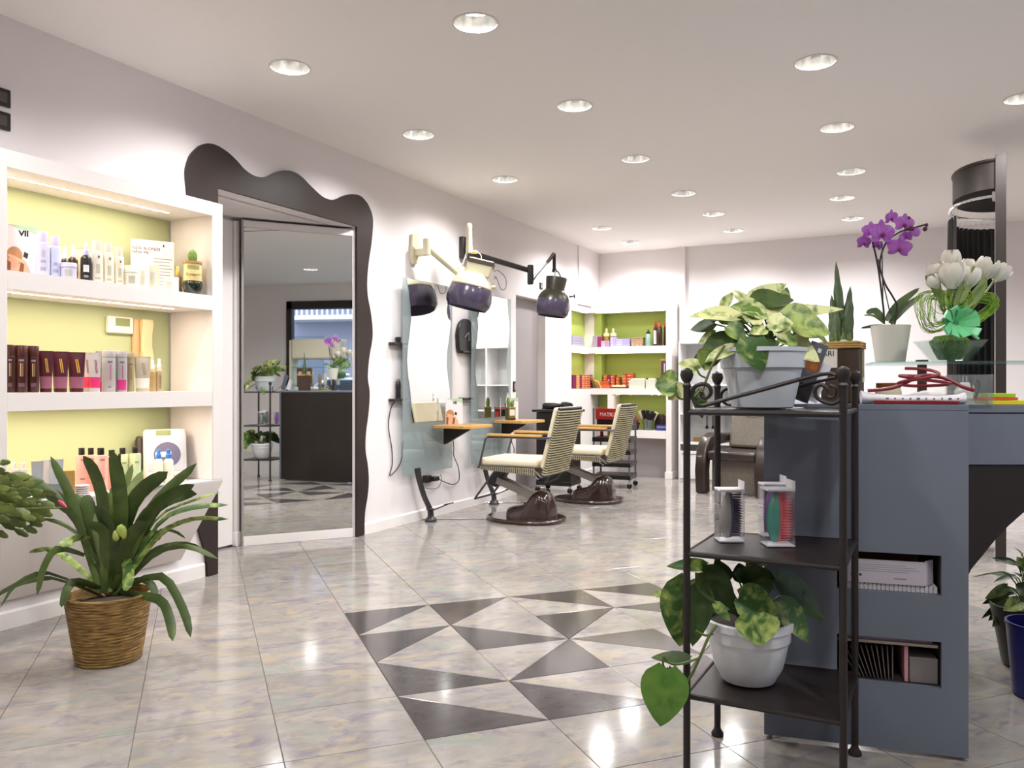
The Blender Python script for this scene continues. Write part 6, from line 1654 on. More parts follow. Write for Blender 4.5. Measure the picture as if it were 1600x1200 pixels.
# ---- tulips in a square glass vase with lime wrapping
TD = 2.93
tc_ = atd(1484, 563, TD)
vs_ = thing('glass_vase', 'flared square glass vase with a lime fibre ball on the glass shelf', 'vase', (tc_.x, tc_.y, ZG + .0112), YAW)
kt = ppm(TD); hv = 33 * kt
vglass = glass_mat('vase_glass', (.93, .96, .94), body=.03)
g = G(); t_, b_ = 39 * kt, 20 * kt; e = .003
for a in range(4):
    M = Matrix.Rotation(a * pi / 2, 4, 'Z')
    g.add([M @ Vector(q_) for q_ in ((-b_, -b_, 0), (b_, -b_, 0), (t_, -t_, hv), (-t_, -t_, hv), (-b_ + e, -b_ + e, .004), (b_ - e, -b_ + e, .004), (t_ - e, -t_ + e, hv), (-t_ + e, -t_ + e, hv))], [(0, 1, 2, 3), (7, 6, 5, 4), (3, 2, 6, 7)])
g.add([(-b_, -b_, 0), (b_, -b_, 0), (b_, b_, 0), (-b_, b_, 0), (-b_, -b_, .004), (b_, -b_, .004), (b_, b_, .004), (-b_, b_, .004)], [(3, 2, 1, 0), (4, 5, 6, 7)])
g.obj('vase_glass', vglass, vs_, sharp=0)
tb = thing('tulip_bouquet', 'white tulip bouquet in lime fibre wrapping with a shiny green bow', 'flowers', (tc_.x, tc_.y, ZG + .0112))
def TB(x, y, dd=0): return atd(1260 + x * .28333, 320 + y * .28333, TD + dd) - Vector(tb.location)
lime = mat('lime_fibre', '#8fb23a', .6)
lime2 = mat('lime_fibre_dark', '#6a8a2e', .6)
ctr = TB(795, 785); ctr.z = hv * .52
G().lathe([(1e-6, .006), (b_ * .80, .007), ((b_ + t_) * .40, hv * .5), (t_ * .72, hv * .95), (t_ * .55, hv * 1.2), (1e-6, hv * 1.3)], 22, cap=False).obj('moss_ball', mat('moss', '#5c7a2a', .9, var=.4, vscale=60, bump=.8, bscale=120), tb)
random.seed(11)
g = G()
for k in range(22):                             # fibres wound round the ball
    a0 = random.uniform(0, 2 * pi); sp = random.uniform(-1.2, 1.2); pts_ = []
    for i in range(12):
        f = i / 11; z_ = .010 + (hv * 1.15 - .01) * f
        rr_ = (b_ * .82 + (t_ * .76 - b_ * .82) * min(1, f * 1.2)) if f < .8 else t_ * (.76 - .25 * (f - .8) / .2)
        pts_.append((rr_ * 1.02 * cos(a0 + sp * f), rr_ * 1.02 * sin(a0 + sp * f), z_))
    g.tube(pts_, .0013, 4)
stuff(g.obj('wound_fibres', lime, tb))
def loop_mesh(cx, cy, rx, ry, dd, n, name, tilt):
    g = G()
    base = TB(800, 660, -.02)
    cen = TB(cx, cy, dd); X_ = Vector((CW, SW, 0)); Z_ = Vector((0, 0, 1)); kx = .28333 * kt
    for k in range(n):
        f = k / n; sc = .55 + .5 * random.random(); a0 = tilt + random.uniform(-.35, .35); dy = random.uniform(-.05, .05)
        pts_ = []
        for i in range(22):
            a = 2 * pi * i / 22
            px_ = rx * kx * sc * cos(a); pz_ = ry * kx * sc * sin(a)
            x2 = px_ * cos(a0) - pz_ * sin(a0); z2 = px_ * sin(a0) + pz_ * cos(a0)
            pts_.append(cen + X_ * x2 + Z_ * z2 + TOCAM * (dy * sin(a * .5) + .02 * cos(2 * a)))
        g.tube(pts_, .0011, 4, closed=True)
    return stuff(g.obj(name, lime, tb))
loop_mesh(715, 585, 95, 115, .0, 26, 'fibre_loops', .2)
loop_mesh(935, 575, 120, 70, .0, 26, 'fibre_loops', .45)
loop_mesh(810, 530, 95, 65, -.03, 18, 'fibre_loops', .1)
bowm = mat('green_ribbon', '#78d896', .22, sheen=.3)
for k, (a, L_) in enumerate(((.5, 95), (1.2, 85), (2.1, 90), (2.7, 100), (-.5, 110), (-2.6, 100), (-1.2, 80), (-2.0, 85), (1.65, 70), (.05, 95))):
    c = TB(805, 655, -.09); X_ = Vector((CW, SW, 0)); d = X_ * cos(a) + Vector((0, 0, 1)) * sin(a); kx = .28333 * kt; wd = d.cross(TOCAM).normalized()
    rows = []
    for i in range(9):
        f = i / 8; b2 = sin(pi * f)
        p = c + d * (L_ * kx * sin(pi * f * .95)) + TOCAM * (.065 * (1 - cos(pi * f * 1.6)) * .5) + wd * (.012 * (f - .5))
        rows.append([p - wd * (.010 + .005 * b2), p + wd * (.010 + .005 * b2)])
    G().ribbon(rows).obj('bow_loop', bowm, tb, sharp=80)
tul = leaf_mat('tulip_white', '#ddd6c6', '#f2eee4', 12, .3, .7, .5)
tlf = leaf_mat('tulip_leaf', '#6b8140', '#9aa95c', 10, .35, .7)
def tulip(x, y, r, dd, lean, open_=.0):
    c = TB(x, y + r * .8, dd); R_ = r * .28333 * kt
    ax = (Vector((0, 0, 1)) + Vector((CW, SW, 0)) * lean + TOCAM * .15).normalized(); u_ = ax.orthogonal().normalized(); w_ = ax.cross(u_)
    f_ = None; g = G()
    for k in range(6):
        a = k * pi / 3 + (.3 if k % 2 else 0) + x
        rd = u_ * cos(a) + w_ * sin(a); s = ax.cross(rd); rows = []
        for i in range(8):
            f = i / 7; rad = R_ * (.15 + (.78 + open_) * sin(pi * min(1, f * .62 + .03)) ** .9 - (.30 - open_ * 2.2) * f ** 3)
            p = c + ax * (R_ * 1.95 * f) + rd * rad
            hw = R_ * .62 * max(.05, sin(pi * (f * .80 + .12)) ** .8)
            rows.append([p - s * hw - rd * hw * .35, p, p + s * hw - rd * hw * .35])
        g.ribbon(rows)
    f_ = g.obj('tulip', tul, tb, sharp=80)
    b0 = TB(800, 700, 0)
    G().tube(bez(c, (c + b0) * .5 + Vector((CW, SW, 0)) * lean * .02, b0, 6), .0035, 6).obj('tulip_stem', tlf, f_)
for x, y, r, dd, ln, op in ((795, 320, 62, .03, -.05, 0), (735, 385, 60, .0, -.35, .05), (800, 405, 72, -.07, -.05, .08), (880, 352, 48, .06, .1, 0), (885, 412, 58, -.03, .2, .05), (965, 365, 62, .0, .35, .1), (1035, 378, 50, .02, .75, .15), (720, 430, 45, -.04, -.5, 0)):
    tulip(x, y, r, dd, ln, op)
for pts_, w in (([(790, 560), (720, 470), (655, 390)], 45), ([(820, 560), (850, 480), (865, 395)], 45), ([(880, 560), (950, 480), (990, 400)], 60), ([(850, 540), (900, 440), (925, 335)], 30), ([(760, 560), (735, 500), (695, 465)], 50), ([(900, 560), (960, 480), (1000, 440)], 50)):
    strap_leaf(tb, [TB(x, y, -.05) for x, y in pts_], w * .28333 * kt, tlf, twist=1.2, tipf=.6)
G().tube(smooth_path([TB(x, y, -.06) for x, y in ((820, 680), (880, 690), (920, 720), (950, 740))], 4), .0045, 6).obj('ribbon_tail', bowm, tb)

# ---- dark leafy plant and blue bin at the right edge
RD = 3.35
rc = atd(1604, 1000, RD)
rp = thing('floor_plant', 'dark leafy plant in a dark pot under the desk at the right edge', 'plant', (rc.x, rc.y, .0008))
kr = ppm(RD)
G().lathe([(.085, 0), (.09, .01), (.125, .20), (.135, .25), (.125, .25), (.11, .2), (1e-6, .2)], 28, cap=False).obj('pot', pm('#1d1512', .45), rp)
def RP(x, y, dd=0): return atd(1500 + x * .2, 840 + y * .2, RD + dd) - Vector(rp.location)
RL2 = [((430, 200), (265, 150), 60), ((470, 240), (375, 165), 90), ((400, 300), (250, 270), 70), ((330, 270), (95, 290), 16), ((430, 300), (260, 330), 60), ((370, 380), (200, 480), 80), ((380, 420), (180, 520), 70), ((350, 480), (185, 630), 60),
       ((380, 520), (225, 640), 90), ((400, 560), (250, 690), 100), ((480, 130), (430, 70), 70), ((500, 330), (420, 260), 90), ((450, 420), (330, 440), 80), ((470, 500), (350, 560), 120), ((520, 250), (450, 150), 100), ((520, 420), (440, 360), 130), ((540, 560), (420, 640), 150), ((560, 300), (600, 120), 90), ((600, 400), (700, 300), 120), ((600, 500), (720, 520), 120)]
random.seed(3)
for (bx, by), (tx, ty), w in RL2:
    dd = random.uniform(-.08, .10)
    n = TOCAM * .7 + Vector((random.uniform(-.5, .5), random.uniform(-.5, .5), .6))
    heart_leaf(rp, RP(bx, by, dd), RP(tx, ty, dd + random.uniform(-.03, .03)), w * .2 * kr, n, DARK if random.random() < .75 else VARD, .15, .25)
    G().tube(bez((0, 0, .2), RP((bx + 560) / 2, by, dd), RP(bx, by, dd), 5), .003, 5).obj('petiole', STEM, rp)
bc2 = atd(1626, 1060, 3.02)
bb_ = thing('waste_bin', 'dark blue waste bin cut by the right picture edge', 'bin', (bc2.x, bc2.y, .0008))
G().lathe([(.085, 0), (.09, .004), (.112, .26), (.116, .262), (.116, .272), (.108, .272), (.086, .01), (1e-6, .01)], 30, cap=False).obj('shell', pm('#1e1d6e', .4), bb_)
# ================================================================ ITEMS ON THE CORNER SHELVES
zt1, zt2, zt3 = Z1T + .0008, Z2T + .0008, Z3T + .0008
def dbox(name, label, cat, px0, px1, py0, zb, y, col, depth=.10, grp=None, parts=()):
    """box on the back shelves seen between pixel columns; front face at y"""
    a, b2 = ony(px0, py0, y), ony(px1, py0, y); h = max(.004, a.z - zb)
    t = thing(name, label, cat, ((a.x + b2.x) / 2, y, zb), 0, grp); w = b2.x - a.x
    G().box(-w / 2, w / 2, 0, depth, 0, h).obj('body', pm(col, .55), t, bevel=.0015)
    for x0, x1, z0, z1, c in parts:
        G().box(-w / 2 + w * x0, -w / 2 + w * x1, -.0008, -.0001, h * z0, h * z1).obj('print', pm(c, .55), t, sharp=0)
    return t
def Q(x, y): return 880 + x * .11665, 480 + y * .11665
YS = UF + .04
gA = 'dye cartons on the corner shelves'
# top shelf: flat lilac cartons stacked, purple cartons, cream bottles, wicker basket, dark bottles
rows = [(505, 620, 450, 545, 4, '#b08fb0', 'mauve'), (630, 705, 400, 545, 6, '#b3a3dc', 'lilac'), (707, 892, 425, 545, 5, '#a49ad6', 'violet')]
for x0, x1, y0, y1, n, col, nm in rows:
    (pa, qa), (pb, qb) = Q(x0, y0), Q(x1, y1)
    z1_ = ony(pa, qa, YS).z; hh = (z1_ - zt1) / n
    for k in range(n):
        dbox('dye_carton', f'{nm} flat dye carton, ' + ('lowest', 'second', 'third', 'fourth', 'fifth', 'sixth')[k] + ' in its stack on the upper corner shelf', 'box', pa, pb, 0, zt1 + k * hh, YS, col, .12, gA) if False else None
        a, b2 = ony(pa, 600, YS), ony(pb, 600, YS)
        t = tag(G().box(0, b2.x - a.x, 0, .085, 0, hh - .0012).obj('dye_carton', pm(col, .55), None, bevel=.001), f'{nm} flat dye carton, ' + ('lowest', 'second lowest', 'third', 'fourth', 'fifth', 'topmost')[k] + ' in its stack on the upper corner shelf', 'box', gA)
        t.location = (a.x, YS, zt1 + k * hh)
        G().box(.004, (b2.x - a.x) * .45, -.0006, 0, hh * .25, hh * .6).obj('print', pm('#e3def0', .55), t, sharp=0)
dbox('dye_carton', 'upright magenta carton between the mauve and grey ones, upper corner shelf', 'box', *[Q(458, 0)[0], Q(503, 0)[0], Q(0, 395)[1]], zt1, YS, '#8e1f5e', .08, gA)
dbox('dye_carton', 'upright grey carton left of the magenta one, upper corner shelf', 'box', Q(395, 0)[0], Q(456, 0)[0], Q(0, 385)[1], zt1, YS, '#a79bb0', .08, gA)
for k, (x0, x1) in enumerate(((508, 588), (592, 680))):
    c = ony((Q(x0, 0)[0] + Q(x1, 0)[0]) / 2, Q(0, 290)[1], YS + .20)
    t = thing('pump_bottle', ('left', 'right')[k] + ' cream pump bottle behind the lilac cartons', 'bottle', (.155 + .095 * k, YS + .135, zt1), 0, 'cream pump bottles')
    h = c.z - zt1; r = .042
    G().lathe([(r * .95, 0), (r, .004), (r, h * .55), (r * .6, h * .60)], 16).obj('body', pm('#a08a3a', .4), t)
    G().lathe([(r * 1.05, h * .58), (r * 1.05, h * .74), (r * .4, h * .78), (r * .4, h), (1e-6, h)], 16).obj('pump', pm('#e9e2b4', .4), t)
a, b2 = ony(Q(903, 0)[0], Q(0, 412)[1], YS), ony(Q(1062, 0)[0], 0, YS)
t = thing('wicker_basket', 'small square wicker basket on the upper corner shelf', 'basket', ((a.x + b2.x) / 2, YS + .06, zt1)); w = b2.x - a.x; h = a.z - zt1
G().prism([(-w * .44, 0), (w * .44, 0), (w * .5, h), (-w * .5, h)], -.06, .06, 'y').obj('body', mat('wicker', '#a5876a', .8, var=.4, vscale=50, bump=.6, bscale=120), t)
G().tube([(-w * .5, -.06, h), (w * .5, -.06, h), (w * .5, .06, h), (-w * .5, .06, h)], .006, 6, closed=True).obj('rim', MATS['wicker'], t)
for k, (x0, x1, y0, body, cap, lab) in enumerate(((1108, 1175, 300, '#7f9a8c', '#1d1a18', 'pale green bottle with black cap on the upper corner shelf'), (1195, 1248, 180, '#d9d4d4', '#b04a22', 'dark bottle with white label and orange pump, left one'),
                                             (1255, 1330, 175, '#2a130e', '#b04a22', 'dark brown bottle with orange pump, middle one'), (1335, 1385, 165, '#3a2018', '#c0603a', 'dark brown bottle with orange pump against the end panel'))):
    pc_ = (Q(x0, 0)[0] + Q(x1, 0)[0]) / 2; c = ony(pc_, Q(0, y0)[1], YS + .06); w = ony(Q(x1, 0)[0], 0, YS).x - ony(Q(x0, 0)[0], 0, YS).x
    c.x = min(c.x, BX1 - w / 2 - .004)
    t = thing('pump_bottle', lab, 'bottle', (c.x, YS + .05 + .05 * (k % 2), zt1), 0, 'bottles at the end of the upper corner shelf'); h = c.z - zt1; r = w / 2
    G().lathe([(r * .95, 0), (r, .004), (r, h * .68), (r * .6, h * .76)], 16).obj('body', pm(body if k != 1 else '#2a1612', .35), t)
    if k == 1: arc_patch(r, h * .08, h * .62, radians(-70) - 1.0, radians(-70) + 1.0).obj('label_patch', pm('#d9d4d4', .5), t)
    G().lathe([(r * .75, h * .75), (r * .8, h * .86), (r * .3, h * .88), (r * .3, h), (1e-6, h)], 14).obj('pump', pm(cap, .4), t)
# items in the wall niche (front along the left wall)
def nbox(name, label, px0, px1, py0, zb, x, col, grp, depth=.09):
    a, b2 = onx(px0, py0, x), onx(px1, py0, x); w = b2.y - a.y; h = a.z - zb
    t = tag(G().box(-depth, 0, 0, w, 0, h).obj(name, pm(col, .55), None, bevel=.0015), label, 'box', grp); t.location = (x, a.y, zb); return t
nbox('dye_carton', 'tall magenta carton at the back of the upper wall niche', Q(130, 0)[0], Q(270, 0)[0], Q(0, 375)[1], zt1, -.075, '#8e1f5e', gA, .05)
for k in range(4):
    a, b2 = onx(Q(125, 0)[0], 600, -.012), onx(Q(275, 0)[0], 600, -.012)
    t = tag(G().box(-.055, 0, 0, b2.y - a.y, 0, .0295).obj('dye_carton', pm('#a9a4b8', .55), None, bevel=.0015), ('lowest', 'second lowest', 'third', 'topmost')[k] + ' grey flat carton in the upper wall niche', 'box', gA)
    t.location = (-.012, a.y, zt1 + k * .031)
# middle shelf: orange and magenta dye cartons in blocks
Zm = Z2T + .0008
gB = 'orange dye cartons on the lower corner shelf'
cols = ['#c2562a', '#c9602c', '#b8482a', '#8a1c50']
nw = 0
def word(i): return ('first', 'second', 'third', 'fourth', 'fifth', 'sixth', 'seventh', 'eighth')[i]
for ci, (x0, x1, ytop, n) in enumerate(((535, 590, 905, 5), (592, 628, 905, 2), (630, 690, 905, 5), (705, 750, 930, 4), (790, 850, 890, 5), (852, 935, 885, 5))):
    pa, pb = Q(x0, 0)[0], Q(x1, 0)[0]; zz = ony(pa, Q(0, ytop)[1], YS + .10).z; hh = (zz - Zm) / n; a, b2 = ony(pa, 600, YS + .10), ony(pb, 600, YS + .10); a.x += .004
    for k in range(n):
        col = '#8a1c50' if n == 2 else cols[(k + ci) % 3]
        t = tag(G().box(0, b2.x - a.x - .001, 0, .10, 0, hh - .001).obj('dye_carton', pm(col, .55), None, bevel=.001), ('magenta' if n == 2 else 'orange') + ' dye carton, ' + word(k) + ' from below in the ' + word(ci) + ' pile of the lower corner shelf', 'box', gB)
        t.location = (a.x, YS + .10, Zm + k * hh)
        G().box(.002, (b2.x - a.x) * .6, -.0006, 0, hh * .1, hh * .28).obj('print', pm('#e8d3b8', .55), t, sharp=0)
for k in range(4):
    a, b2 = ony(Q(500, 0)[0], 600, YS + .03), ony(Q(620 if k < 2 else 600, 0)[0], 600, YS + .03)
    t = tag(G().box(0, b2.x - a.x, 0, .06, 0, .021).obj('dye_carton', pm(cols[k % 3], .55), None, bevel=.001), word(k) + ' from below of the four low orange cartons in front of the piles', 'box', gB); t.location = (a.x, YS + .03, Zm + k * .0222)
a, b2 = ony(Q(640, 0)[0], 600, YS + .02), ony(Q(862, 0)[0], 600, YS + .02)
t = thing('open_notebook', 'cream notebook lying on a black folder on the lower corner shelf', 'book', (a.x, YS + .005, Zm))
G().box(0, b2.x - a.x, 0, .07, 0, .012).obj('folder', pm('#2a2320', .5), t); G().box(.01, b2.x - a.x - .03, .005, .065, .0125, .04).obj('pages', pm('#e0cfa0', .6), t, bevel=.004)
for k, (x0, x1, lab) in enumerate(((878, 1100, 'left grey file box with black lid edge on the lower corner shelf'), (1105, 1240, 'right grey file box behind the trailing pothos leaf'))):
    a, b2 = ony(Q(x0, 0)[0], Q(0, 965)[1], YS), ony(Q(x1, 0)[0], 600, YS); h = a.z - Zm; w = b2.x - a.x
    t = thing('file_box', lab, 'box', (a.x, YS, Zm), 0, 'grey file boxes')
    G().prism([(0, 0), (w - .01, 0), (w - .01, h), (.03, h), (0, h * .82)], 0, .12, 'y').obj('body', pm('#c6c8b8', .5), t, bevel=.003)
    G().box(.0, w - .002, .121, .13, 0, h * 1.12).obj('back_flap', pm('#1e1b1a', .5), t)
    G().box(.03, w - .02, .01, .11, h + .0005, h + .012).obj('papers', pm('#e0d6b8', .6), t)
a, b2 = ony(Q(1300, 0)[0], Q(0, 695)[1], YS + .05), ony(Q(1388, 0)[0], 600, YS + .05)
t = thing('picture_frame', 'small brown picture frame leaning at the end of the lower corner shelf', 'picture', (min(a.x, BX1 - (b2.x - a.x) - .005), YS + .05, Zm)); w = b2.x - a.x; h = a.z - Zm
G().box(0, w, 0, .012, 0, h).obj('frame', pm('#a8764a', .5), t, bevel=.002); G().box(w * .12, w * .88, -.001, -.0001, h * .06, h * .94).obj('picture', pm('#4a3d44', .4), t); G().box(w * .55, w * .72, -.002, -.0011, h * .06, h * .85).obj('print', pm('#d8d0d0', .4), t)
# cartons and book-like boxes in the lower wall niche
random.seed(9)
for ci, (x0, x1, col, n) in enumerate(((130, 175, '#7c1a52', 1), (177, 222, '#cf8a4a', 6), (224, 250, '#8a1c50', 1), (252, 292, '#cc6a34', 6), (294, 334, '#c9582c', 6), (336, 366, '#b5482a', 6), (368, 392, '#7a2a22', 5))):
    a, b2 = onx(Q(x0, 0)[0], Q(0, 905)[1], -.01), onx(Q(x1, 0)[0], 600, -.01); hh = (a.z - Zm) / n
    for k in range(n):
        t = tag(G().box(-.11, 0, 0, b2.y - a.y - .001, 0, hh - .001).obj('dye_carton', pm(col, .55), None, bevel=.001), ('magenta' if n == 1 else 'orange') + ' dye carton, ' + word(k) + ' from below in the ' + word(ci) + ' pile of the lower wall niche', 'box', gB)
        t.location = (-.01, a.y, Zm + k * hh)
        if n > 1: G().box(0, .0006, .002, (b2.y - a.y) * .7, hh * .1, hh * .3).obj('print', pm('#ead9c0', .55), t, sharp=0)
for k in range(4):
    p = ony(Q(430 + 22 * k, 0)[0], 600, UF + .10)
    t = tag(G().box(0, .008, 0, .10, 0, .135 - .012 * k, Matrix.Rotation(-.35 - .06 * k, 4, 'Y')).obj('thin_book', pm(('#8d6d3a', '#a58a50', '#c9a05a', '#b98a4a')[k], .6)), ('leftmost', 'second', 'third', 'rightmost')[k] + ' of the thin tan booklets leaning at the inner corner', 'book', 'leaning booklets'); t.location = (p.x + .02 + .004 * k, UF + .01, Zm + .003)
# bottom shelf: flowers, brushes, blue box
zz3 = Z3T + .0008
p = ony(985, 674, UF + .08)
t = thing('dark_basket', 'dark basket with red fabric flowers on the lowest corner shelf', 'basket', (p.x, UF + .10, zz3))
G().lathe([(.09, 0), (.115, .09), (.105, .09), (.085, .01), (1e-6, .01)], 20, cap=False).obj('basket', pm('#241812', .8), t)
for k in range(7): G().ball((.07 * cos(k * 2.4), .05 * sin(k * 2.4), .12 + .025 * (k % 3)), .035, 8, 6, sz=.8).obj('fabric_flower', pm(('#a81f4a', '#8e1738', '#c03a5a')[k % 3], .8), t)
p = ony(1012, 674, UF + .08)
t = thing('brush_jar', 'clear jar crammed with black and pink brushes on the lowest corner shelf', 'brush jar', (p.x, UF + .10, zz3))
G().lathe([(.055, 0), (.075, .13), (.072, .13), (.052, .004), (1e-6, .004)], 20, cap=False).obj('jar', glass_mat('jar_glass', (.8, .85, .8), body=.1), t)
for k in range(12):
    a = k * 2.4; r = .035; tp = Vector((.11 * cos(a), .07 * sin(a), .22 + .04 * ((k * 7) % 5) / 5)); bt = Vector((r * cos(a) * .6, r * sin(a) * .6, .01))
    G().tube([bt, bt.lerp(tp, .6)], .004, 6).obj('brush_handle', pm(('#c03a5a', '#8a8074', '#2a2422')[k % 3], .5), t)
    G().tube([bt.lerp(tp, .58), tp], [.018, .026], 8).obj('brush_head', pm('#151112' if k % 4 else '#d8c8b0', .8), t)
dbox('carton', 'dark blue printed carton at the end of the lowest corner shelf', 'box', 1025, 1041, 664, zz3, UF + .05, '#2a2f6a', .12, None, ((.1, .9, .55, .75, '#8a90c0'),))
t = thing('dark_pouch', 'dark brown pouch standing behind the blue carton', 'pouch', (ony(1033, 660, UF + .2).x, UF + .20, zz3))
G().lathe([(.075, 0), (.085, .08), (.07, .17), (.03, .20), (1e-6, .2)], 14, sy=.45).obj('body', pm('#2e1916', .7), t)

# ================================================================ WHITE CABINET AND BACKWASH CHAIRS
xa, xb = ony(1064, 700, 9.95).x, ony(1176, 700, 9.95).x
cabw = mat('cabinet_white', '#e4e2e2', .35)
t = thing('white_cabinet', 'tall white cabinet with open compartments and drawers against the back wall', 'cabinet', (xa + .01, 9.80, 0)); w = xb - xa; dd_ = YB - 9.80 - .02
zc = 1.15 + (603 - 536) * ppm(10.2)
G().box(0, .02, 0, dd_, 0.001, zc).obj('side_panel', cabw, t); G().box(w - .02, w, 0, dd_, 0.001, zc).obj('side_panel', cabw, t); G().box(w * .55, w * .55 + .02, 0, dd_, .46, zc).obj('side_panel', cabw, t)
G().box(.02, w - .02, dd_ - .01, dd_, 0.001, zc).obj('back_panel', mat('cabinet_inside', '#cfd0cf', .4), t)
for zz in (0.001, .44, .80, 1.15, zc - .02): G().box(.02, w - .02, 0.001, dd_ - .01, zz, zz + .02).obj('shelf_board', cabw, t)
d_ = G().box(.022, w * .55, -.018, 0, .025, .36).obj('drawer', cabw, t, bevel=.002); G().box(.05, w * .5, -.024, -.0185, .32, .328).obj('handle', chrome, d_)
G().box(w * .56, w - .022, -.018, 0, .025, .36).obj('drawer', cabw, t, bevel=.002)
for k in range(3):
    px = 1098 + 9.5 * k; p = ony(px, 660, 9.9)
    o = thing('tint_brush', ('left', 'middle', 'right')[k] + ' black tint brush hanging in the white cabinet', 'brush', (p.x, YB - .035, .62), 0, 'hanging tint brushes')
    G().tube([(0, 0, .03), (0, 0, .16)], .006, 6).obj('handle', black_plastic, o); G().prism([(-.02, 0), (.02, 0), (.012, .035), (-.012, .035)], -.006, .006, 'y').obj('head', black_plastic, o)
o = tag(G().box(-.06, .06, 0, .02, 0, .05).obj('tan_box', pm('#9c7a3a', .5)), 'small tan box in the white cabinet behind the stand', 'box'); o.location = (ony(1086, 661, 9.9).x, YB - .10, .4608 + .0)
o = tag(G().lathe([(.045, 0), (.05, .002), (.05, .24), (1e-6, .24)], 18).obj('towel_roll', pm('#e9e9ea', .8)), 'white towel roll in the upper compartment of the white cabinet', 'towel roll'); o.location = (xa + .2, 9.95, .8208)

dark_leather = mat('dark_leather', '#2b1f1b', .3, coat=.2)
ceramic = mat('white_ceramic', '#ece9e6', .1, coat=.5)
seat_fab = mat('taupe_leatherette', '#6f675c', .45, var=.12, vscale=40)
def backwash(label, loc, rz):
    t = thing('backwash_chair', label, 'chair', loc, rz, 'backwash chairs')
    hw = .33
    for s in (-1, 1):     # curved arm-legs, front is -y
        prof_ = [(-.42, .001), (-.30, .001), (-.31, .25), (-.28, .42), (-.18, .50), (.25, .52), (.25, .62), (-.15, .64), (-.30, .60), (-.40, .48), (-.44, .25)]
        G().prism(prof_, s * hw - .06, s * hw + .06, 'x').obj('arm', dark_leather, t, bevel=.02, seg=3, recalc=True)
    G().box(-hw + .06, hw - .06, -.40, .22, .36, .46).obj('seat', dark_leather, t, bevel=.03, seg=3)
    g = G(); g.box(-hw + .07, hw - .07, .0, .10, .0, .40, Matrix.Translation((0, .12, .47)) @ Matrix.Rotation(radians(-14), 4, 'X')); g.obj('backrest', seat_fab, t, bevel=.035, seg=3)
    G().box(-hw + .06, hw - .06, -.26, -.24, .02, .36).obj('front_panel', seat_fab, t)
    G().box(-.24, .24, .26, .62, .001, .74).obj('column', ceramic, t, bevel=.02)
    G().lathe([(.04, -.11), (.15, -.10), (.24, -.03), (.275, .04), (.28, .07), (.255, .07), (.21, -.01), (.12, -.06), (1e-6, -.07)], 32, (0, .40, .86), sy=.9, cap=False).obj('basin', ceramic, t)
    G().tube(smooth_path([(.12, .58, .85), (.12, .60, 1.0), (.10, .54, 1.04), (.06, .46, 1.0)], 5), .012, 8).obj('tap', chrome, t)
    return t
bw = backwash('dark backwash chair with taupe back and white basin behind the plant stand', (2.13, 9.02, 0), radians(-12))
b2_ = copy_tree(bw); b2_['label'] = 'second dark backwash chair with white basin, hidden behind the counter'; b2_.location = (3.05, 9.02, 0)

# ================================================================ CHANGING CUBICLE WITH CURVED SCREEN
CD = 5.35
cp0 = atd(1564, HOR, CD); cp0.z = 0
cu = thing('changing_cubicle', 'dark metal post with curved top band and chrome curtain rail', 'cubicle', cp0, -.068)
zt_ = 1.15 + (603 - 241) * ppm(CD)
steel = mat('dark_bronze', '#2a221e', .5, var=.15, vscale=6)
G().box(-.032, .030, -.02, .02, .0008, zt_).obj('post', steel, cu, bevel=.002)
def arc(a0, a1, n, rx=.27, ry=.43): return [(-.02 - rx * sin(a0 + (a1 - a0) * k / (n - 1)), ry - ry * cos(a0 + (a1 - a0) * k / (n - 1))) for k in range(n)]
A1 = arc(0, pi, 26)
g = G(); z0_, z1_ = 1.15 + (603 - 300) * ppm(CD) + .03, zt_ - .03
rows = [[Vector((x, y, z0_)) for x, y in A1], [Vector((x, y, z1_)) for x, y in A1], [Vector((x * 1.03, y, z1_)) for x, y in A1], [Vector((x * 1.03, y, z0_)) for x, y in A1], [Vector((x, y, z0_)) for x, y in A1]]
G().ribbon(rows).obj('curved_band', steel, cu, recalc=True)
G().tube([(x * 1.02, y, z1_) for x, y in A1], .012, 8).obj('band_lip', steel, cu)
zr = z0_ - .055
G().tube([(x * 1.06 - .01, y, zr) for x, y in A1], .012, 8).obj('curtain_rail', chrome, cu)
G().box(-.05, -.01, -.015, .015, zr - .03, zr + .03).obj('rail_socket', chrome, cu)
G().tube([(.005, .905, .0008), (.005, .905, z1_)], .02, 10).obj('rear_post', steel, cu)
cn = thing('cubicle_curtain', 'black pleated curtain hanging from the cubicle rail', 'curtain', cp0, -.068)
Ac = arc(pi * .30, pi * .99, 96)
rows = []
for zz in (zr - .07, zr - .35, 1.2, .6, .06):
    row = []
    for k, (x, y) in enumerate(Ac):
        am = .018 * sin(k * .95) * (1 if zz < zr - .1 else .7)
        nx, ny = (x + .02) / .27, (y - .43) / .43; L_ = sqrt(nx * nx + ny * ny)
        row.append(Vector((x * 1.06 - .01 + nx / L_ * am, y + ny / L_ * am, zz)))
    rows.append(row)
G().ribbon(rows).obj('fabric', mat('black_fabric', '#14110f', .85), cn, sharp=80)
g = G()
for k in range(0, 96, 6):
    x, y = Ac[k]; g.tube([(x * 1.06 - .01, y, zr - .0135), (x * 1.06 - .005, y, zr - .04), (x * 1.06 - .01, y, zr - .085)], .0022, 5)
stuff(g.obj('hooks', chrome, cn))

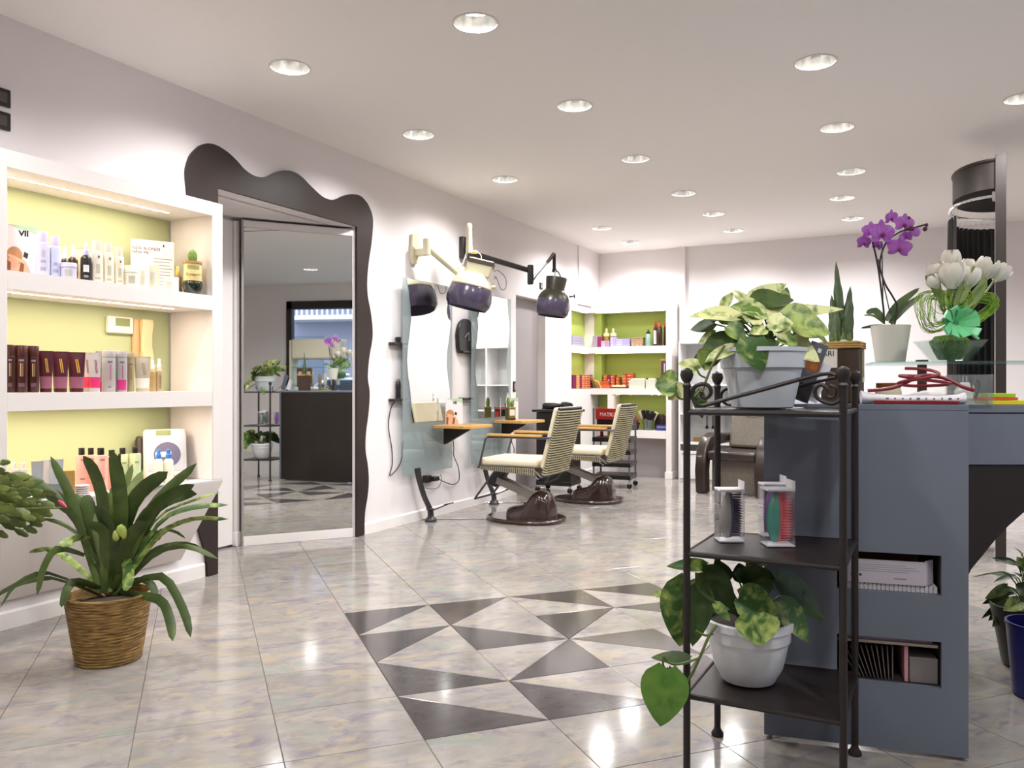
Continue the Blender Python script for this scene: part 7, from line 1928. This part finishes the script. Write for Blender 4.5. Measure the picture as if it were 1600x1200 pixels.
# ================================================================ SHOP WINDOW IN THE RIGHT WALL (seen in the tall mirror)
frm = mat('window_frame_dark', '#241a18', .4)
wt = thing('window_1', 'dark framed shop window seen only as a reflection in the tall mirror', 'window', (XR, 0, 0)); struct(wt)
for y0, y1, z0, z1 in ((W0, W0 + .10, WZ0, WZ1), (W1 - .10, W1, WZ0, WZ1), (W0, W1, WZ1 - .14, WZ1), (W0, W1, WZ0, WZ0 + .10), (2.72, 2.80, WZ0, WZ1)):
    G().box(-.03, .09, y0, y1, z0, z1).obj('window_frame', frm, wt, bevel=.003)
G().box(.04, .048, W0 + .1, 2.72, WZ0 + .1, WZ1 - .14).obj('pane', glass_mat('window_glass', (.93, .95, .96)), wt)
G().box(.04, .048, 2.80, W1 - .1, WZ0 + .1, WZ1 - .14).obj('pane', MATS['window_glass'], wt)
# window display
dsp = thing('window_display', 'glass display shelves with pale side panel inside the shop window', 'shelf', (XR - .42, 1.22, 0))
G().box(0, .34, 0, .03, 0.001, 1.92).obj('side_panel', pm('#d9d3b8', .5), dsp)
for k, zz in enumerate((.85, 1.16, 1.46)): G().box(.02, .34, .031, 1.15, zz, zz + .008).obj('shelf_board', MATS['shelf_glass'], dsp)
G().box(.0, .34, .031, .9, 1.60, 1.94).obj('head_panel', pm('#ded8c2', .5), dsp, bevel=.03)
G().box(.32, .34, 1.12, 1.15, 0.001, 1.6).obj('upright', chrome, dsp)
n_ = 0
for r_, (zz, cnt) in enumerate(((.8588, 8), (1.1688, 7), (1.4688, 0))):
    for k in range(cnt):
        n_ += 1
        o = thing('display_bottle', ('lower', 'upper')[r_] + ' display shelf bottle, ' + word(k) + ' from the side panel in the shop window', 'bottle', (XR - .42 + .14 + .05 * (k % 2), 1.34 + .115 * k, zz), 0, 'bottles in the window display')
        hh = (.20, .16, .22, .18)[k % 4]
        G().lathe([(.028, 0), (.03, .004), (.03, hh * .8), (.024, hh * .85)], 14).obj('body', pm(('#e4ddca', '#d6c9ae', '#c9c1b4', '#b98d6a')[k % 4], .4), o)
        G().lathe([(.022, hh * .85), (.022, hh), (1e-6, hh)], 12).obj('cap', pm(('#efe9da', '#cbb894')[k % 2], .4), o)
pst = thing('poster', 'brown hair portrait poster on the window display', 'poster', (XR - .425, 1.36, 1.47)); 
G().box(-.004, 0, 0, .27, 0, .37 - .0).obj('sheet', pm('#6b4126', .5), pst) if False else G().box(-.006, -.002, 0, .27, -.34, -.02).obj('sheet', pm('#6b4126', .5), pst)
G().box(-.007, -.006, .03, .24, -.14, -.08).obj('print', pm('#d8cfc6', .5), pst, sharp=0)
G().lathe([(.075, 0), (.075, .001), (1e-6, .001)], 18, M=Matrix.Translation((-.007, .17, -.25)) @ Matrix.Rotation(-pi / 2, 4, 'Y')).obj('print', pm('#3a2418', .5), pst)
# outside: pavement, building with balcony across the street
struct(G().box(XR + .14, XR + 14, -14, 16, -.2, -.02).obj('ground_outside', mat('pavement', '#8d8a86', .9), None, sharp=0))
fb = thing('street_building', 'grey building with white balcony railing across the street', 'building', (XR + 9, 0, 0))
G().box(0, 1, -12, 14, -.02, 7.5).obj('facade', mat('facade_grey', '#8a8690', .9), fb)
G().box(-.9, 0, -3, 6, 3.0, 3.12).obj('balcony_slab', pm('#dcdad8', .7), fb)
g = G()
for k in range(60): g.box(-.88, -.84, -3 + k * .15, -2.96 + k * .15, 3.12, 4.05)
stuff(g.obj('balcony_bars', pm('#e6e4e2', .6), fb)); G().box(-.9, -.82, -3, 6, 4.05, 4.12).obj('balcony_rail', pm('#e6e4e2', .6), fb)
for k in range(7):
    f_ = G().box(-.02, 0, -8 + k * 2.4, -6.9 + k * 2.4, .3, 2.6).obj('window', pm('#5c6068', .3), fb)
car = thing('parked_car', 'silver parked car outside the shop window', 'car', (XR + 4.2, 1.2, -.019), pi / 2)
G().prism([(-2.0, .3), (2.0, .3), (2.05, .62), (1.5, .85), (.9, 1.32), (-.9, 1.36), (-1.7, .9), (-2.05, .75)], -.8, .8, 'y').obj('body', mat('car_silver', '#b9bcc2', .25, metal=.5), car, bevel=.06, seg=3)
G().prism([(1.35, .88), (.86, 1.27), (-.85, 1.30), (-1.5, .92)], -.81, .81, 'y').obj('windows', pm('#22262c', .1), car)
for x in (-1.25, 1.3):
    for y in (-.72, .72): G().lathe([(.1, -.1), (.31, -.1), (.31, .1), (.1, .1)], 22, M=Matrix.Translation((x, y, .312)) @ Matrix.Rotation(pi / 2, 4, 'X')).obj('wheel', pm('#1b1b1d', .7), car)
